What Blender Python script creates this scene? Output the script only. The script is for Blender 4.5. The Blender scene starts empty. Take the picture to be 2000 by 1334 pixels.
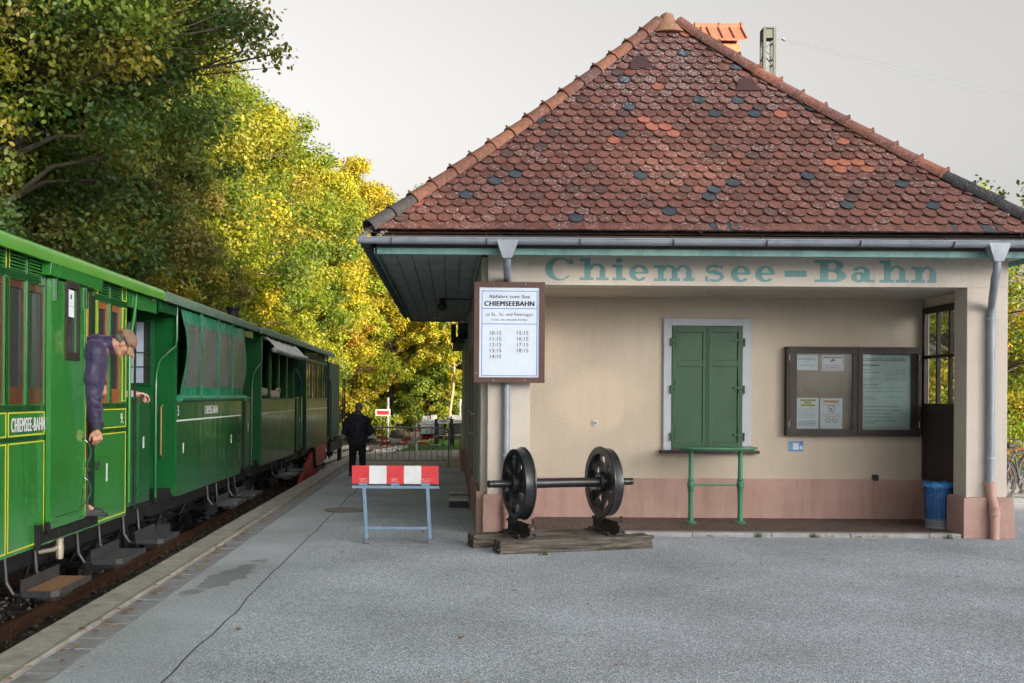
import bpy, math, random
import numpy as np
from mathutils import Vector, Matrix

S = bpy.context.scene
COL = S.collection
R = math.radians

# ---------------------------------------------------------------- camera
cam_d = bpy.data.cameras.new('camera')
cam = bpy.data.objects.new('camera', cam_d)
COL.objects.link(cam)
cam_d.sensor_width = 36.0
cam_d.lens = 36.0
cam_d.shift_x = 0.06
cam_d.shift_y = 0.054
cam_d.clip_start = 0.1
cam_d.clip_end = 2000
cam.matrix_world = Matrix.Translation((0, 0, 1.75)) @ Matrix.Rotation(R(90), 4, 'X') @ Matrix.Rotation(0.0065, 4, 'Z')
S.camera = cam

# ---------------------------------------------------------------- light
SUN_EL, SUN_AZ = R(8.0), R(-50.0)          # azimuth measured from +X towards +Y
w = bpy.data.worlds.new('World'); S.world = w; w.use_nodes = True
nt = w.node_tree; nt.nodes.clear()
sky = nt.nodes.new('ShaderNodeTexSky'); sky.sky_type = 'NISHITA'; sky.sun_disc = False
sky.sun_elevation = SUN_EL; sky.sun_rotation = R(90) - SUN_AZ
sky.air_density = 0.9; sky.dust_density = 5.0; sky.ozone_density = 1.0
hs = nt.nodes.new('ShaderNodeHueSaturation'); hs.inputs['Saturation'].default_value = 0.06
bg = nt.nodes.new('ShaderNodeBackground'); bg.inputs['Strength'].default_value = 0.15
ow = nt.nodes.new('ShaderNodeOutputWorld')
nt.links.new(sky.outputs[0], hs.inputs['Color']); tn = nt.nodes.new('ShaderNodeVectorMath'); tn.operation = 'MULTIPLY'; tn.inputs[1].default_value = (1.03, 1.0, .965); nt.links.new(hs.outputs[0], tn.inputs[0]); nt.links.new(tn.outputs[0], bg.inputs[0]); nt.links.new(bg.outputs[0], ow.inputs[0])
sl = bpy.data.lights.new('sun', 'SUN'); sl.energy = 5.0; sl.angle = R(0.6); sl.color = (1.0, 0.80, 0.52)
so = bpy.data.objects.new('sun', sl); COL.objects.link(so)
sd = Vector((math.cos(SUN_EL) * math.cos(SUN_AZ), math.cos(SUN_EL) * math.sin(SUN_AZ), math.sin(SUN_EL)))
so.rotation_euler = sd.to_track_quat('Z', 'Y').to_euler(); so.location = sd * 60
S.view_settings.view_transform = 'Standard'; S.view_settings.look = 'None'
S.view_settings.gamma = 1.0; S.view_settings.exposure = 1.38
S.cycles.max_bounces = 8; S.cycles.diffuse_bounces = 4; S.cycles.transparent_max_bounces = 12

def P(px, py, d):
    """point of the place seen at photo pixel (px, py) at distance d ahead of the camera"""
    dx, dy = px - 880, py - 775
    return ((dx + .0065 * dy) * d / 2000, d, 1.75 - (dy - .0065 * dx) * d / 2000)
def PX(px, d): return (px - 880) * d / 2000
def PZ(px, py, d): return P(px, py, d)[2]

# ---------------------------------------------------------------- materials
def N(nt, t, **kw):
    n = nt.nodes.new(t)
    for k, v in kw.items():
        if k.startswith('_'): setattr(n, k[1:], v)
        else: n.inputs[k].default_value = v
    return n
def rgba(c): return (c[0], c[1], c[2], 1.0)
def mat(name, col, rough=.6, metal=0., var=.12, vs=6., bump=0., bs=60., coat=0., fine=0., fs=300., spec=.5, col2=None, alpha=1., streak=0.):
    m = bpy.data.materials.new(name); m.use_nodes = True
    t = m.node_tree; b = t.nodes['Principled BSDF']
    b.inputs['Roughness'].default_value = rough; b.inputs['Metallic'].default_value = metal
    b.inputs['Specular IOR Level'].default_value = spec
    if coat: b.inputs['Coat Weight'].default_value = coat; b.inputs['Coat Roughness'].default_value = .06
    g = N(t, 'ShaderNodeNewGeometry')
    nz = N(t, 'ShaderNodeTexNoise', Scale=vs, Detail=5.0, Roughness=.6); t.links.new(g.outputs['Position'], nz.inputs['Vector'])
    mr = N(t, 'ShaderNodeMapRange'); mr.inputs[1].default_value = .3; mr.inputs[2].default_value = .7
    t.links.new(nz.outputs[0], mr.inputs[0])
    mx = N(t, 'ShaderNodeMix', _data_type='RGBA')
    c2 = col2 if col2 else tuple(min(1, c * (1 + var)) for c in col)
    c1 = col if col2 else tuple(c * (1 - var) for c in col)
    mx.inputs[6].default_value = rgba(c1); mx.inputs[7].default_value = rgba(c2)
    t.links.new(mr.outputs[0], mx.inputs[0]); out = mx.outputs[2]
    if fine:
        n2 = N(t, 'ShaderNodeTexNoise', Scale=fs, Detail=2.0); t.links.new(g.outputs['Position'], n2.inputs['Vector'])
        m2 = N(t, 'ShaderNodeMapRange'); m2.inputs[1].default_value = .3; m2.inputs[2].default_value = .7
        m2.inputs[3].default_value = 1 - fine; m2.inputs[4].default_value = 1 + fine
        t.links.new(n2.outputs[0], m2.inputs[0])
        mm = N(t, 'ShaderNodeVectorMath', _operation='SCALE'); t.links.new(out, mm.inputs[0]); t.links.new(m2.outputs[0], mm.inputs['Scale']); out = mm.outputs[0]
    if streak:      # weathering runs and patches
        mp = N(t, 'ShaderNodeMapping'); mp.inputs['Scale'].default_value = (4.5, 4.5, .55); t.links.new(g.outputs['Position'], mp.inputs[0])
        n4 = N(t, 'ShaderNodeTexNoise', Scale=1.6, Detail=7.0, Roughness=.65); t.links.new(mp.outputs[0], n4.inputs['Vector'])
        m4 = N(t, 'ShaderNodeMapRange'); m4.inputs[1].default_value = .48; m4.inputs[2].default_value = .68; m4.inputs[3].default_value = 1.; m4.inputs[4].default_value = 1 - streak; t.links.new(n4.outputs[0], m4.inputs[0])
        m5 = N(t, 'ShaderNodeVectorMath', _operation='SCALE'); t.links.new(out, m5.inputs[0]); t.links.new(m4.outputs[0], m5.inputs['Scale']); out = m5.outputs[0]
    t.links.new(out, b.inputs['Base Color'])
    if bump:
        n3 = N(t, 'ShaderNodeTexNoise', Scale=bs, Detail=4.0); t.links.new(g.outputs['Position'], n3.inputs['Vector'])
        bp = N(t, 'ShaderNodeBump', Strength=bump, Distance=.02); t.links.new(n3.outputs[0], bp.inputs['Height'])
        t.links.new(bp.outputs[0], b.inputs['Normal'])
    if alpha < 1: b.inputs['Alpha'].default_value = alpha
    return m
def leafmat(name, trans=.45):
    m = bpy.data.materials.new(name); m.use_nodes = True
    t = m.node_tree; b = t.nodes['Principled BSDF']; o = t.nodes['Material Output']
    a = N(t, 'ShaderNodeAttribute', _attribute_name='tint')
    b.inputs['Roughness'].default_value = .5; b.inputs['Specular IOR Level'].default_value = .35
    t.links.new(a.outputs['Color'], b.inputs['Base Color'])
    tr = N(t, 'ShaderNodeBsdfTranslucent')
    gm = N(t, 'ShaderNodeVectorMath', _operation='MULTIPLY'); gm.inputs[1].default_value = (1.5, 1.45, .6)
    t.links.new(a.outputs['Color'], gm.inputs[0]); t.links.new(gm.outputs[0], tr.inputs['Color'])
    mx = N(t, 'ShaderNodeMixShader'); mx.inputs[0].default_value = trans
    t.links.new(b.outputs[0], mx.inputs[1]); t.links.new(tr.outputs[0], mx.inputs[2]); t.links.new(mx.outputs[0], o.inputs['Surface'])
    return m
def tilemat(name):
    m = bpy.data.materials.new(name); m.use_nodes = True
    t = m.node_tree; b = t.nodes['Principled BSDF']; b.inputs['Roughness'].default_value = .75
    a = N(t, 'ShaderNodeAttribute', _attribute_name='tint'); g = N(t, 'ShaderNodeNewGeometry')
    n1 = N(t, 'ShaderNodeTexNoise', Scale=22., Detail=6., Roughness=.65); t.links.new(g.outputs['Position'], n1.inputs['Vector'])
    r1 = N(t, 'ShaderNodeMapRange'); r1.inputs[1].default_value = .3; r1.inputs[2].default_value = .7; r1.inputs[3].default_value = .62; r1.inputs[4].default_value = 1.3
    t.links.new(n1.outputs[0], r1.inputs[0])
    sc = N(t, 'ShaderNodeVectorMath', _operation='SCALE'); t.links.new(a.outputs['Color'], sc.inputs[0]); t.links.new(r1.outputs[0], sc.inputs['Scale'])
    # lichen flecks, amount carried by the tile's alpha
    n2 = N(t, 'ShaderNodeTexNoise', Scale=34., Detail=5., Roughness=.7); t.links.new(g.outputs['Position'], n2.inputs['Vector'])
    ad = N(t, 'ShaderNodeMath', _operation='ADD'); t.links.new(n2.outputs[0], ad.inputs[0])
    am = N(t, 'ShaderNodeMath', _operation='MULTIPLY'); am.inputs[1].default_value = .135
    t.links.new(a.outputs['Alpha'], am.inputs[0]); t.links.new(am.outputs[0], ad.inputs[1])
    r2 = N(t, 'ShaderNodeMapRange'); r2.inputs[1].default_value = .665; r2.inputs[2].default_value = .72
    t.links.new(ad.outputs[0], r2.inputs[0])
    mx = N(t, 'ShaderNodeMix', _data_type='RGBA'); mx.inputs[7].default_value = (.42, .42, .43, 1)
    t.links.new(r2.outputs[0], mx.inputs[0]); t.links.new(sc.outputs[0], mx.inputs[6]); t.links.new(mx.outputs[2], b.inputs['Base Color'])
    bp = N(t, 'ShaderNodeBump', Strength=.5, Distance=.008); t.links.new(n1.outputs[0], bp.inputs['Height']); t.links.new(bp.outputs[0], b.inputs['Normal'])
    return m

# ---------------------------------------------------------------- objects
def tag(o, label=None, cat=None, group=None, kind=None):
    if label: o['label'] = label
    if cat: o['category'] = cat
    if group: o['group'] = group
    if kind: o['kind'] = kind
    return o
def thing(name, label, cat, loc=(0, 0, 0), rz=0., group=None):
    o = bpy.data.objects.new(name, None); COL.objects.link(o); o.location = loc; o.rotation_euler = (0, 0, rz)
    o.empty_display_size = .1
    return tag(o, label, cat, group)
def copy_tree(o, parent=None):
    c = o.copy(); COL.objects.link(c); c.parent = parent
    for ch in [k for k in ALL if k.parent == o]:
        copy_tree(ch, c)
    return c
ALL = []

class MB:
    def __init__(s): s.v = []; s.f = []; s.m = []; s.c = []; s.n = 0; s.usecol = False
    def add(s, vs, fs, mi=0, col=None):
        k = s.n; vs = [tuple(map(float, q)) for q in vs]
        s.v.extend(vs); s.n += len(vs)
        for f in fs: s.f.append(tuple(i + k for i in f)); s.m.append(mi)
        if col is not None: s.usecol = True
        s.c.extend([col or (.5, .5, .5, 0)] * len(vs)); return s
    def box(s, x0, x1, y0, y1, z0, z1, mi=0, col=None):
        if x0 > x1: x0, x1 = x1, x0
        if y0 > y1: y0, y1 = y1, y0
        if z0 > z1: z0, z1 = z1, z0
        v = [(x0, y0, z0), (x1, y0, z0), (x1, y1, z0), (x0, y1, z0), (x0, y0, z1), (x1, y0, z1), (x1, y1, z1), (x0, y1, z1)]
        return s.add(v, [(3, 2, 1, 0), (4, 5, 6, 7), (0, 1, 5, 4), (1, 2, 6, 5), (2, 3, 7, 6), (3, 0, 4, 7)], mi, col)
    def bar(s, p0, p1, w, h=None, up=(0, 0, 1), mi=0, col=None):
        h = h or w; p0 = Vector(p0); p1 = Vector(p1); d = (p1 - p0).normalized(); u = Vector(up)
        if abs(d.dot(u)) > .98: u = Vector((1, 0, 0))
        a = d.cross(u).normalized() * (w / 2); b = a.cross(d).normalized() * (h / 2)
        v = [p0 - a - b, p0 + a - b, p0 + a + b, p0 - a + b, p1 - a - b, p1 + a - b, p1 + a + b, p1 - a + b]
        return s.add(v, [(0, 1, 2, 3), (7, 6, 5, 4), (1, 0, 4, 5), (2, 1, 5, 6), (3, 2, 6, 7), (0, 3, 7, 4)], mi, col)
    def tube(s, pts, r, n=8, mi=0, col=None, caps=True):
        pts = [Vector(p) for p in pts]; rs = list(r) if hasattr(r, '__len__') else [r] * len(pts)
        V = []; F = []; a = None
        for i, p in enumerate(pts):
            d = (pts[min(i + 1, len(pts) - 1)] - pts[max(i - 1, 0)]).normalized()
            if a is None:
                a = d.orthogonal().normalized()
            a = (a - d * a.dot(d)).normalized(); b = d.cross(a)
            for k in range(n):
                t = 2 * math.pi * k / n; V.append(p + (a * math.cos(t) + b * math.sin(t)) * rs[i])
            if i:
                for k in range(n):
                    q = (i - 1) * n; F.append((q + k, q + (k + 1) % n, q + n + (k + 1) % n, q + n + k))
        if caps: F.append(tuple(range(n - 1, -1, -1))); q = (len(pts) - 1) * n; F.append(tuple(range(q, q + n)))
        return s.add(V, F, mi, col)
    def lathe(s, prof, c=(0, 0, 0), axis=(0, 0, 1), n=24, mi=0, col=None, closed=False):
        A = Vector(axis).normalized(); a = A.orthogonal().normalized(); b = A.cross(a); c = Vector(c); V = []; F = []
        for (r, z) in prof:
            for k in range(n):
                t = 2 * math.pi * k / n; V.append(c + A * z + (a * math.cos(t) + b * math.sin(t)) * r)
        m = len(prof)
        for i in range(m if closed else m - 1):
            j = (i + 1) % m
            for k in range(n): F.append((i * n + k, i * n + (k + 1) % n, j * n + (k + 1) % n, j * n + k))
        if not closed:
            if prof[0][0] > 1e-6: F.append(tuple(range(n - 1, -1, -1)))
            if prof[-1][0] > 1e-6: F.append(tuple(range((m - 1) * n, m * n)))
        return s.add(V, F, mi, col)
    def sph(s, c, r, n=16, mi=0, col=None, M=None):
        r = r if hasattr(r, '__len__') else (r, r, r); V = []; F = []; h = n // 2
        for i in range(h + 1):
            ph = math.pi * i / h
            for k in range(n):
                t = 2 * math.pi * k / n
                q = Vector((r[0] * math.sin(ph) * math.cos(t), r[1] * math.sin(ph) * math.sin(t), r[2] * math.cos(ph)))
                if M: q = M @ q
                V.append(Vector(c) + q)
        for i in range(h):
            for k in range(n): F.append((i * n + k, (i + 1) * n + k, (i + 1) * n + (k + 1) % n, i * n + (k + 1) % n))
        return s.add(V, F, mi, col)
    def cap(s, p0, r0, p1, r1, n=12):
        """tapered capsule"""
        p0 = Vector(p0); p1 = Vector(p1); L = (p1 - p0).length
        prof = [(max(1e-4, r0 * math.sin(R(a))), -r0 * math.cos(R(a))) for a in (0, 30, 60, 90)]
        prof += [(max(1e-4, r1 * math.cos(R(a))), L + r1 * math.sin(R(a))) for a in (0, 30, 60, 90)]
        return s.lathe(prof, p0, p1 - p0 if L > 1e-6 else (0, 0, 1), n)
    def prism(s, poly, fn, d0, d1, mi=0, col=None):
        """poly 2-D, fn(x, y, depth) -> point"""
        n = len(poly); V = [fn(x, y, d0) for x, y in poly] + [fn(x, y, d1) for x, y in poly]
        F = [tuple(range(n)), tuple(range(2 * n - 1, n - 1, -1))] + [(i, i + n, (i + 1) % n + n, (i + 1) % n) for i in range(n)]
        return s.add(V, F, mi, col)
    def build(s, name, mats, parent=None, bevel=0., smooth=False, fixn=True, label=None):
        me = bpy.data.meshes.new(name); me.from_pydata(s.v, [], s.f)
        mats = mats if isinstance(mats, (list, tuple)) else [mats]
        for m in mats: me.materials.append(m)
        if len(mats) > 1: me.polygons.foreach_set('material_index', s.m)
        if s.usecol:
            at = me.color_attributes.new('tint', 'FLOAT_COLOR', 'POINT'); at.data.foreach_set('color', np.array(s.c, dtype=np.float32).ravel())
        if fixn:
            import bmesh
            bm = bmesh.new(); bm.from_mesh(me); bmesh.ops.recalc_face_normals(bm, faces=bm.faces); bm.to_mesh(me); bm.free()
        if smooth:
            me.shade_smooth() if smooth is True else None
            if smooth == 'auto': me.shade_smooth(); me.set_sharp_from_angle(angle=R(40))
        me.update()
        o = bpy.data.objects.new(name, me); COL.objects.link(o); o.parent = parent; ALL.append(o)
        if label: o['label'] = label
        if bevel:
            b = o.modifiers.new('bevel', 'BEVEL'); b.width = bevel; b.segments = 2; b.limit_method = 'ANGLE'; b.angle_limit = R(50)
        return o

def fuse(prims, name, m, parent, voxel=.008, smooth=3):
    """one continuous surface out of overlapping closed shapes"""
    me = bpy.data.meshes.new('t'); me.from_pydata(prims.v, [], prims.f)
    import bmesh
    bm = bmesh.new(); bm.from_mesh(me); bmesh.ops.remove_doubles(bm, verts=bm.verts, dist=1e-5); bmesh.ops.recalc_face_normals(bm, faces=bm.faces); bm.to_mesh(me); bm.free()
    t = bpy.data.objects.new('t', me); COL.objects.link(t)
    r = t.modifiers.new('r', 'REMESH'); r.mode = 'VOXEL'; r.voxel_size = voxel
    if smooth: s_ = t.modifiers.new('s', 'SMOOTH'); s_.iterations = smooth; s_.factor = .5
    bpy.context.view_layer.update(); dg = bpy.context.evaluated_depsgraph_get()
    m2 = bpy.data.meshes.new_from_object(t.evaluated_get(dg)); bpy.data.objects.remove(t)
    m2.name = name; m2.materials.clear(); m2.materials.append(m); m2.shade_smooth()
    o = bpy.data.objects.new(name, m2); COL.objects.link(o); o.parent = parent; ALL.append(o); return o

_tc = {}
def text_geo(body, bold=0., sp=1.):
    k = (body, bold, sp)
    if k in _tc: return _tc[k]
    c = bpy.data.curves.new('t', 'FONT'); c.body = body; c.size = 1; c.offset = bold; c.resolution_u = 3; c.space_character = sp
    o = bpy.data.objects.new('t', c); COL.objects.link(o); bpy.context.view_layer.update()
    me = bpy.data.meshes.new_from_object(o.evaluated_get(bpy.context.evaluated_depsgraph_get()))
    v = [(q.co.x, q.co.y) for q in me.vertices]; f = [tuple(p.vertices) for p in me.polygons]
    bpy.data.objects.remove(o); bpy.data.curves.remove(c); bpy.data.meshes.remove(me)
    _tc[k] = (v, f); return v, f
def put_text(mb, body, fn, x0, x1, y0, h, bold=0., mi=0, keep=False, sp=1.):
    """text between x0..x1 on baseline y0 with cap height h; fn(x, y) -> point"""
    v, f = text_geo(body, 0., sp)
    if not v: return
    if bold:      # heavier strokes: the line drawn three times, a hair apart
        o_, ex, ey = Vector(fn(0, 0)), Vector(fn(1, 0)), Vector(fn(0, 1)); nn = (ex - o_).cross(ey - o_).normalized()
        for k in (-1, 0, 1):
            put_text(mb, body, lambda x, y, k=k: tuple(Vector(fn(x + k * bold * h * 1.2, y + k * bold * h * .3)) + nn * (.0004 * k)), x0, x1, y0, h, 0., mi, keep, sp)
        return
    a = min(q[0] for q in v); b = max(q[0] for q in v); sy = h / .729
    sx = sy if keep else (x1 - x0) / (b - a)
    mb.add([fn(x0 + (x - a) * sx, y0 + y * sy) for x, y in v], f, mi)

def wall_open(mb, a0, a1, z0, z1, ops, put):
    """wall a0..a1 by z0..z1 with openings (a, b, zlo, zhi); put(a, b, zlo, zhi) adds one box"""
    cuts = sorted(set([a0, a1] + [q for o in ops for q in o[:2] if a0 < q < a1]))
    for a, b in zip(cuts[:-1], cuts[1:]):
        z = z0
        for o in sorted([o for o in ops if o[0] < (a + b) / 2 < o[1]], key=lambda o: o[2]):
            if o[2] > z: put(a, b, z, o[2])
            z = o[3]
        if z < z1: put(a, b, z, z1)
# ================================================================ GROUND
def asphalt():
    m = bpy.data.materials.new('asphalt'); m.use_nodes = True
    t = m.node_tree; b = t.nodes['Principled BSDF']; L = t.links.new
    g = N(t, 'ShaderNodeNewGeometry'); sp = N(t, 'ShaderNodeSeparateXYZ'); L(g.outputs['Position'], sp.inputs[0])
    # wobbling seam between the fine strip along the kerb and the coarse yard surface
    nw = N(t, 'ShaderNodeTexNoise', Scale=.55, Detail=2.); L(g.outputs['Position'], nw.inputs['Vector'])
    w1 = N(t, 'ShaderNodeMath', _operation='MULTIPLY_ADD'); w1.inputs[1].default_value = .16; w1.inputs[2].default_value = -.08; L(nw.outputs[0], w1.inputs[0])
    xx = N(t, 'ShaderNodeMath', _operation='ADD'); L(sp.outputs[0], xx.inputs[0]); L(w1.outputs[0], xx.inputs[1])
    side = N(t, 'ShaderNodeMapRange'); side.inputs[1].default_value = -1.95; side.inputs[2].default_value = -1.45; side.inputs[3].default_value = .38; L(xx.outputs[0], side.inputs[0])
    sm = N(t, 'ShaderNodeMath', _operation='COMPARE'); sm.inputs[1].default_value = -1.745; sm.inputs[2].default_value = .007; L(xx.outputs[0], sm.inputs[0])
    # aggregate
    v = N(t, 'ShaderNodeTexVoronoi', Scale=125.); L(g.outputs['Position'], v.inputs['Vector'])
    n1 = N(t, 'ShaderNodeTexNoise', Scale=90., Detail=5., Roughness=.8); L(g.outputs['Position'], n1.inputs['Vector'])
    n0 = N(t, 'ShaderNodeTexNoise', Scale=.7, Detail=6.); L(g.outputs['Position'], n0.inputs['Vector'])
    cr = N(t, 'ShaderNodeValToRGB'); L(v.outputs['Color'], cr.inputs[0])
    e = cr.color_ramp.elements; e[0].position = .1; e[0].color = (.16, .18, .21, 1); e[1].position = .95; e[1].color = (.88, .95, 1.0, 1)
    e2 = e.new(.55); e2.color = (.37, .425, .50, 1)
    fn = N(t, 'ShaderNodeValToRGB'); L(n1.outputs[0], fn.inputs[0])
    q = fn.color_ramp.elements; q[0].position = .41; q[0].color = (.21, .23, .255, 1); q[1].position = .62; q[1].color = (.58, .62, .67, 1)
    mx = N(t, 'ShaderNodeMix', _data_type='RGBA'); L(side.outputs[0], mx.inputs[0]); L(fn.outputs[0], mx.inputs[6]); L(cr.outputs[0], mx.inputs[7])
    # broad tone
    r0 = N(t, 'ShaderNodeMapRange'); r0.inputs[1].default_value = .3; r0.inputs[2].default_value = .7; r0.inputs[3].default_value = .76; r0.inputs[4].default_value = 1.14; L(n0.outputs[0], r0.inputs[0])
    s1 = N(t, 'ShaderNodeVectorMath', _operation='SCALE'); L(mx.outputs[2], s1.inputs[0]); L(r0.outputs[0], s1.inputs['Scale'])
    # tar seam
    m2 = N(t, 'ShaderNodeMix', _data_type='RGBA'); m2.inputs[7].default_value = (.05, .05, .055, 1); L(sm.outputs[0], m2.inputs[0]); L(s1.outputs[0], m2.inputs[6])
    # damp stain
    sub = N(t, 'ShaderNodeVectorMath', _operation='SUBTRACT'); sub.inputs[1].default_value = (-2.13, 9.9, 0); L(g.outputs['Position'], sub.inputs[0])
    rot = N(t, 'ShaderNodeVectorRotate'); rot.rotation_type = 'Z_AXIS'; rot.inputs['Angle'].default_value = R(9); L(sub.outputs[0], rot.inputs['Vector'])
    scl = N(t, 'ShaderNodeVectorMath', _operation='MULTIPLY'); scl.inputs[1].default_value = (4.6, .9, 1); L(rot.outputs[0], scl.inputs[0])
    ln = N(t, 'ShaderNodeVectorMath', _operation='LENGTH'); L(scl.outputs[0], ln.inputs[0])
    ns = N(t, 'ShaderNodeTexNoise', Scale=3.2, Detail=3.); L(g.outputs['Position'], ns.inputs['Vector'])
    ad = N(t, 'ShaderNodeMath', _operation='MULTIPLY_ADD'); ad.inputs[1].default_value = 1.7; L(ns.outputs[0], ad.inputs[0]); L(ln.outputs['Value'], ad.inputs[2])
    st = N(t, 'ShaderNodeMapRange'); st.inputs[1].default_value = 1.66; st.inputs[2].default_value = 1.5; L(ad.outputs[0], st.inputs[0])
    dk = N(t, 'ShaderNodeMapRange'); dk.inputs[3].default_value = 1.; dk.inputs[4].default_value = .58; L(st.outputs[0], dk.inputs[0])
    s2 = N(t, 'ShaderNodeVectorMath', _operation='SCALE'); L(m2.outputs[2], s2.inputs[0]); L(dk.outputs[0], s2.inputs['Scale'])
    L(s2.outputs[0], b.inputs['Base Color']); b.inputs['Roughness'].default_value = .8
    bp = N(t, 'ShaderNodeBump', Strength=.7, Distance=.006)
    bm_ = N(t, 'ShaderNodeMix', _data_type='FLOAT'); L(side.outputs[0], bm_.inputs[0]); L(n1.outputs[0], bm_.inputs[2]); L(v.outputs['Distance'], bm_.inputs[3])
    L(bm_.outputs[0], bp.inputs['Height']); L(bp.outputs[0], b.inputs['Normal'])
    return m
M_ASPH = asphalt()
M_SOIL = mat('soil', (.035, .030, .022), .95, var=.35, vs=3, fine=.5, fs=60, bump=.5, bs=30, col2=(.07, .062, .04))
M_GRASSG = mat('grass ground', (.03, .075, .015), .9, vs=2, col2=(.06, .12, .025), fine=.4, fs=60)
M_GRAVEL = mat('gravel', (.25, .23, .215), .9, vs=4, col2=(.42, .39, .36), fine=.45, fs=70, bump=.6, bs=90)
M_CONC = mat('kerb concrete', (.26, .24, .21), .85, streak=.2, vs=5, col2=(.39, .37, .335), fine=.35, fs=150, bump=.35, bs=120)
M_JOINT = mat('joint dirt', (.03, .027, .022), .95, vs=20, col2=(.06, .055, .04))
M_PAVER = mat('paver', (.19, .195, .205), .8, vs=9, col2=(.29, .295, .31), fine=.3, fs=150, bump=.3, bs=90)
M_BALL = mat('ballast', (.05, .047, .043), .9, vs=25, col2=(.17, .165, .16), bump=.8, bs=40)
M_RUST = mat('rail rust', (.075, .036, .022), .7, vs=12, col2=(.15, .075, .042), bump=.3, bs=60)
M_RAILTOP = mat('rail top', (.13, .085, .06), .38, .6, vs=12, col2=(.22, .15, .11))
M_SLEEP = mat('sleeper', (.035, .028, .022), .9, vs=8, col2=(.07, .058, .045), bump=.5, bs=40)

def xc(y):                       # centre line of the track, curving right past the platform
    return -4.6 + (0 if y < 27 else (y - 27) ** 2 / 210.)
def ground_sheet():
    ys = np.unique(np.concatenate([np.arange(-60, 0, 6), np.arange(0, 60, .8), np.arange(60, 130, 4), np.arange(130, 620, 40)]))
    base = [-300, -150, -80, -50, -30, -20, -14, -11, -9, -7.5, -6.6, -6.2]
    V = []; F = []
    offs = [-3.2, -2.6, -2.0, -1.2, 0, 1.2, 1.66, 1.78, 2.2, 3.2, 4.5, 6, 8, 10, 14, 20, 30, 50, 90, 170, 320]
    left = [-290, -150, -80, -50, -30, -20, -14, -10, -7, -5]
    cols = left + offs
    rng = np.random.default_rng(5)
    for y in ys:
        c = xc(min(y, 75))
        for o in cols:
            x = c + o
            if o <= -3.2: z = -.30 + max(0, min(1, (-o - 3.2) / 6)) * 1.0
            elif o < -2.5: z = -.45
            elif o <= 1.66: z = -.56 if y < 29 else -.50
            else: z = -.045 if y < 29 else (-.045 if o > 3 else -.35 + .3 * (o - 1.7) / 1.4)
            if o > 1.7 and y > 33: z += -.02
            V.append((x, y, z))
    n = len(cols)
    for j in range(len(ys) - 1):
        for i in range(n - 1): F.append((j * n + i, j * n + i + 1, (j + 1) * n + i + 1, (j + 1) * n + i))
    mb = MB(); mb.add(V, F)
    for k, f in enumerate(mb.f):
        x, y, z = mb.v[f[0]]
        mb.m[k] = 1 if (y > 24 and x > xc(min(y, 75)) + 1.7) or abs(x) > 40 or y > 60 else 0
    o = mb.build('ground', [M_SOIL, M_GRASSG], fixn=False); tag(o, kind='structure')
ground_sheet()
def sheet(name, pts, z, m):
    o = MB().add([(x, y, z) for x, y in pts], [tuple(range(len(pts)))]).build(name, m, fixn=False); return tag(o, kind='structure')
sheet('pavement', [(-2.44, -6), (40, -6), (40, 25.4), (-2.44, 25.4)], 0., M_ASPH)
o = MB()
r_ = random.Random(2)
ed = [(-2.44, 25.4), (14, 25.4), (14, 31.2), (9, 32), (4, 33.6), (1.5, 34.2), (-.6, 33.4), (-1.6, 32.6), (-2.6, 31)]
o.add([(x, y, .003) for x, y in ed], [tuple(range(len(ed)))])
tag(o.build('path', M_GRAVEL, fixn=False), kind='structure')
# kerb: slabs with joints, a rounded lip on their inner side, and a row of setts behind it
kb = MB(); y = -1.5; k = 0
while y < 29:
    L_ = 1.0; dz = r_.uniform(-.003, .003)
    prof = [(-2.985, -.62), (-2.985, .018), (-2.97, .028), (-2.72, .022), (-2.70, .030), (-2.675, .033), (-2.662, .022), (-2.66, -.2)]
    kb.prism(prof, lambda x, z, d, dz=dz: (x, d, z + dz), y + .004, y + L_ - .004); y += L_
kb.box(-2.97, -2.67, -1.5, 29, -.6, .012, 1)
tag(kb.build('kerb', [M_CONC, M_JOINT], bevel=.004), kind='structure')
pv = MB(); y = -1.5
while y < 28.5:
    h = .155
    pv.box(-2.657, -2.447, y + .004, y + h - .004, -.1, .004 + r_.uniform(-.003, .004)); y += h
pv.box(-2.66, -2.44, -1.5, 28.5, -.1, -.006, 1)
tag(pv.build('paving_strip', [M_PAVER, M_JOINT]), kind='structure')

# track: two rails, sleepers, ballast
def rail_profile():                # (across, up) railhead at 0
    return [(-.055, -.13), (.055, -.13), (.055, -.12), (.012, -.105), (.010, -.035), (.028, -.026), (.028, -.004), (.022, 0), (-.022, 0), (-.028, -.004), (-.028, -.026), (-.010, -.035), (-.012, -.105), (-.055, -.12)]
def rail_run(off, name, label):
    ys = [-2] + list(np.arange(27, 70, 1.5)); pr = rail_profile(); V = []; F = []; n = len(pr)
    for y in ys:
        for a, b in pr: V.append((xc(y) + off + a, y, -.37 + b))
    for j in range(len(ys) - 1):
        for i in range(n): F.append((j * n + i, j * n + (i + 1) % n, (j + 1) * n + (i + 1) % n, (j + 1) * n + i))
    mb = MB(); mb.add(V, F)
    for k in range(len(mb.f)): mb.m[k] = 1 if k % n == 7 else 0
    o = mb.build(name, [M_RUST, M_RAILTOP], smooth='auto'); tag(o, label, 'rail', 'rails of the narrow track')
    fst = MB(); y = 0.35
    while y < 40:
        fst.box(xc(y) + off - .09, xc(y) + off - .03, y - .05, y + .05, -.5, -.455); fst.box(xc(y) + off + .03, xc(y) + off + .09, y - .05, y + .05, -.5, -.455)
        fst.tube([(xc(y) + off + .055, y, -.46), (xc(y) + off + .055, y, -.42)], .014, 6); y += .65
    tag(fst.build('rail_clips', M_RUST, o), kind='stuff')
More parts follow.
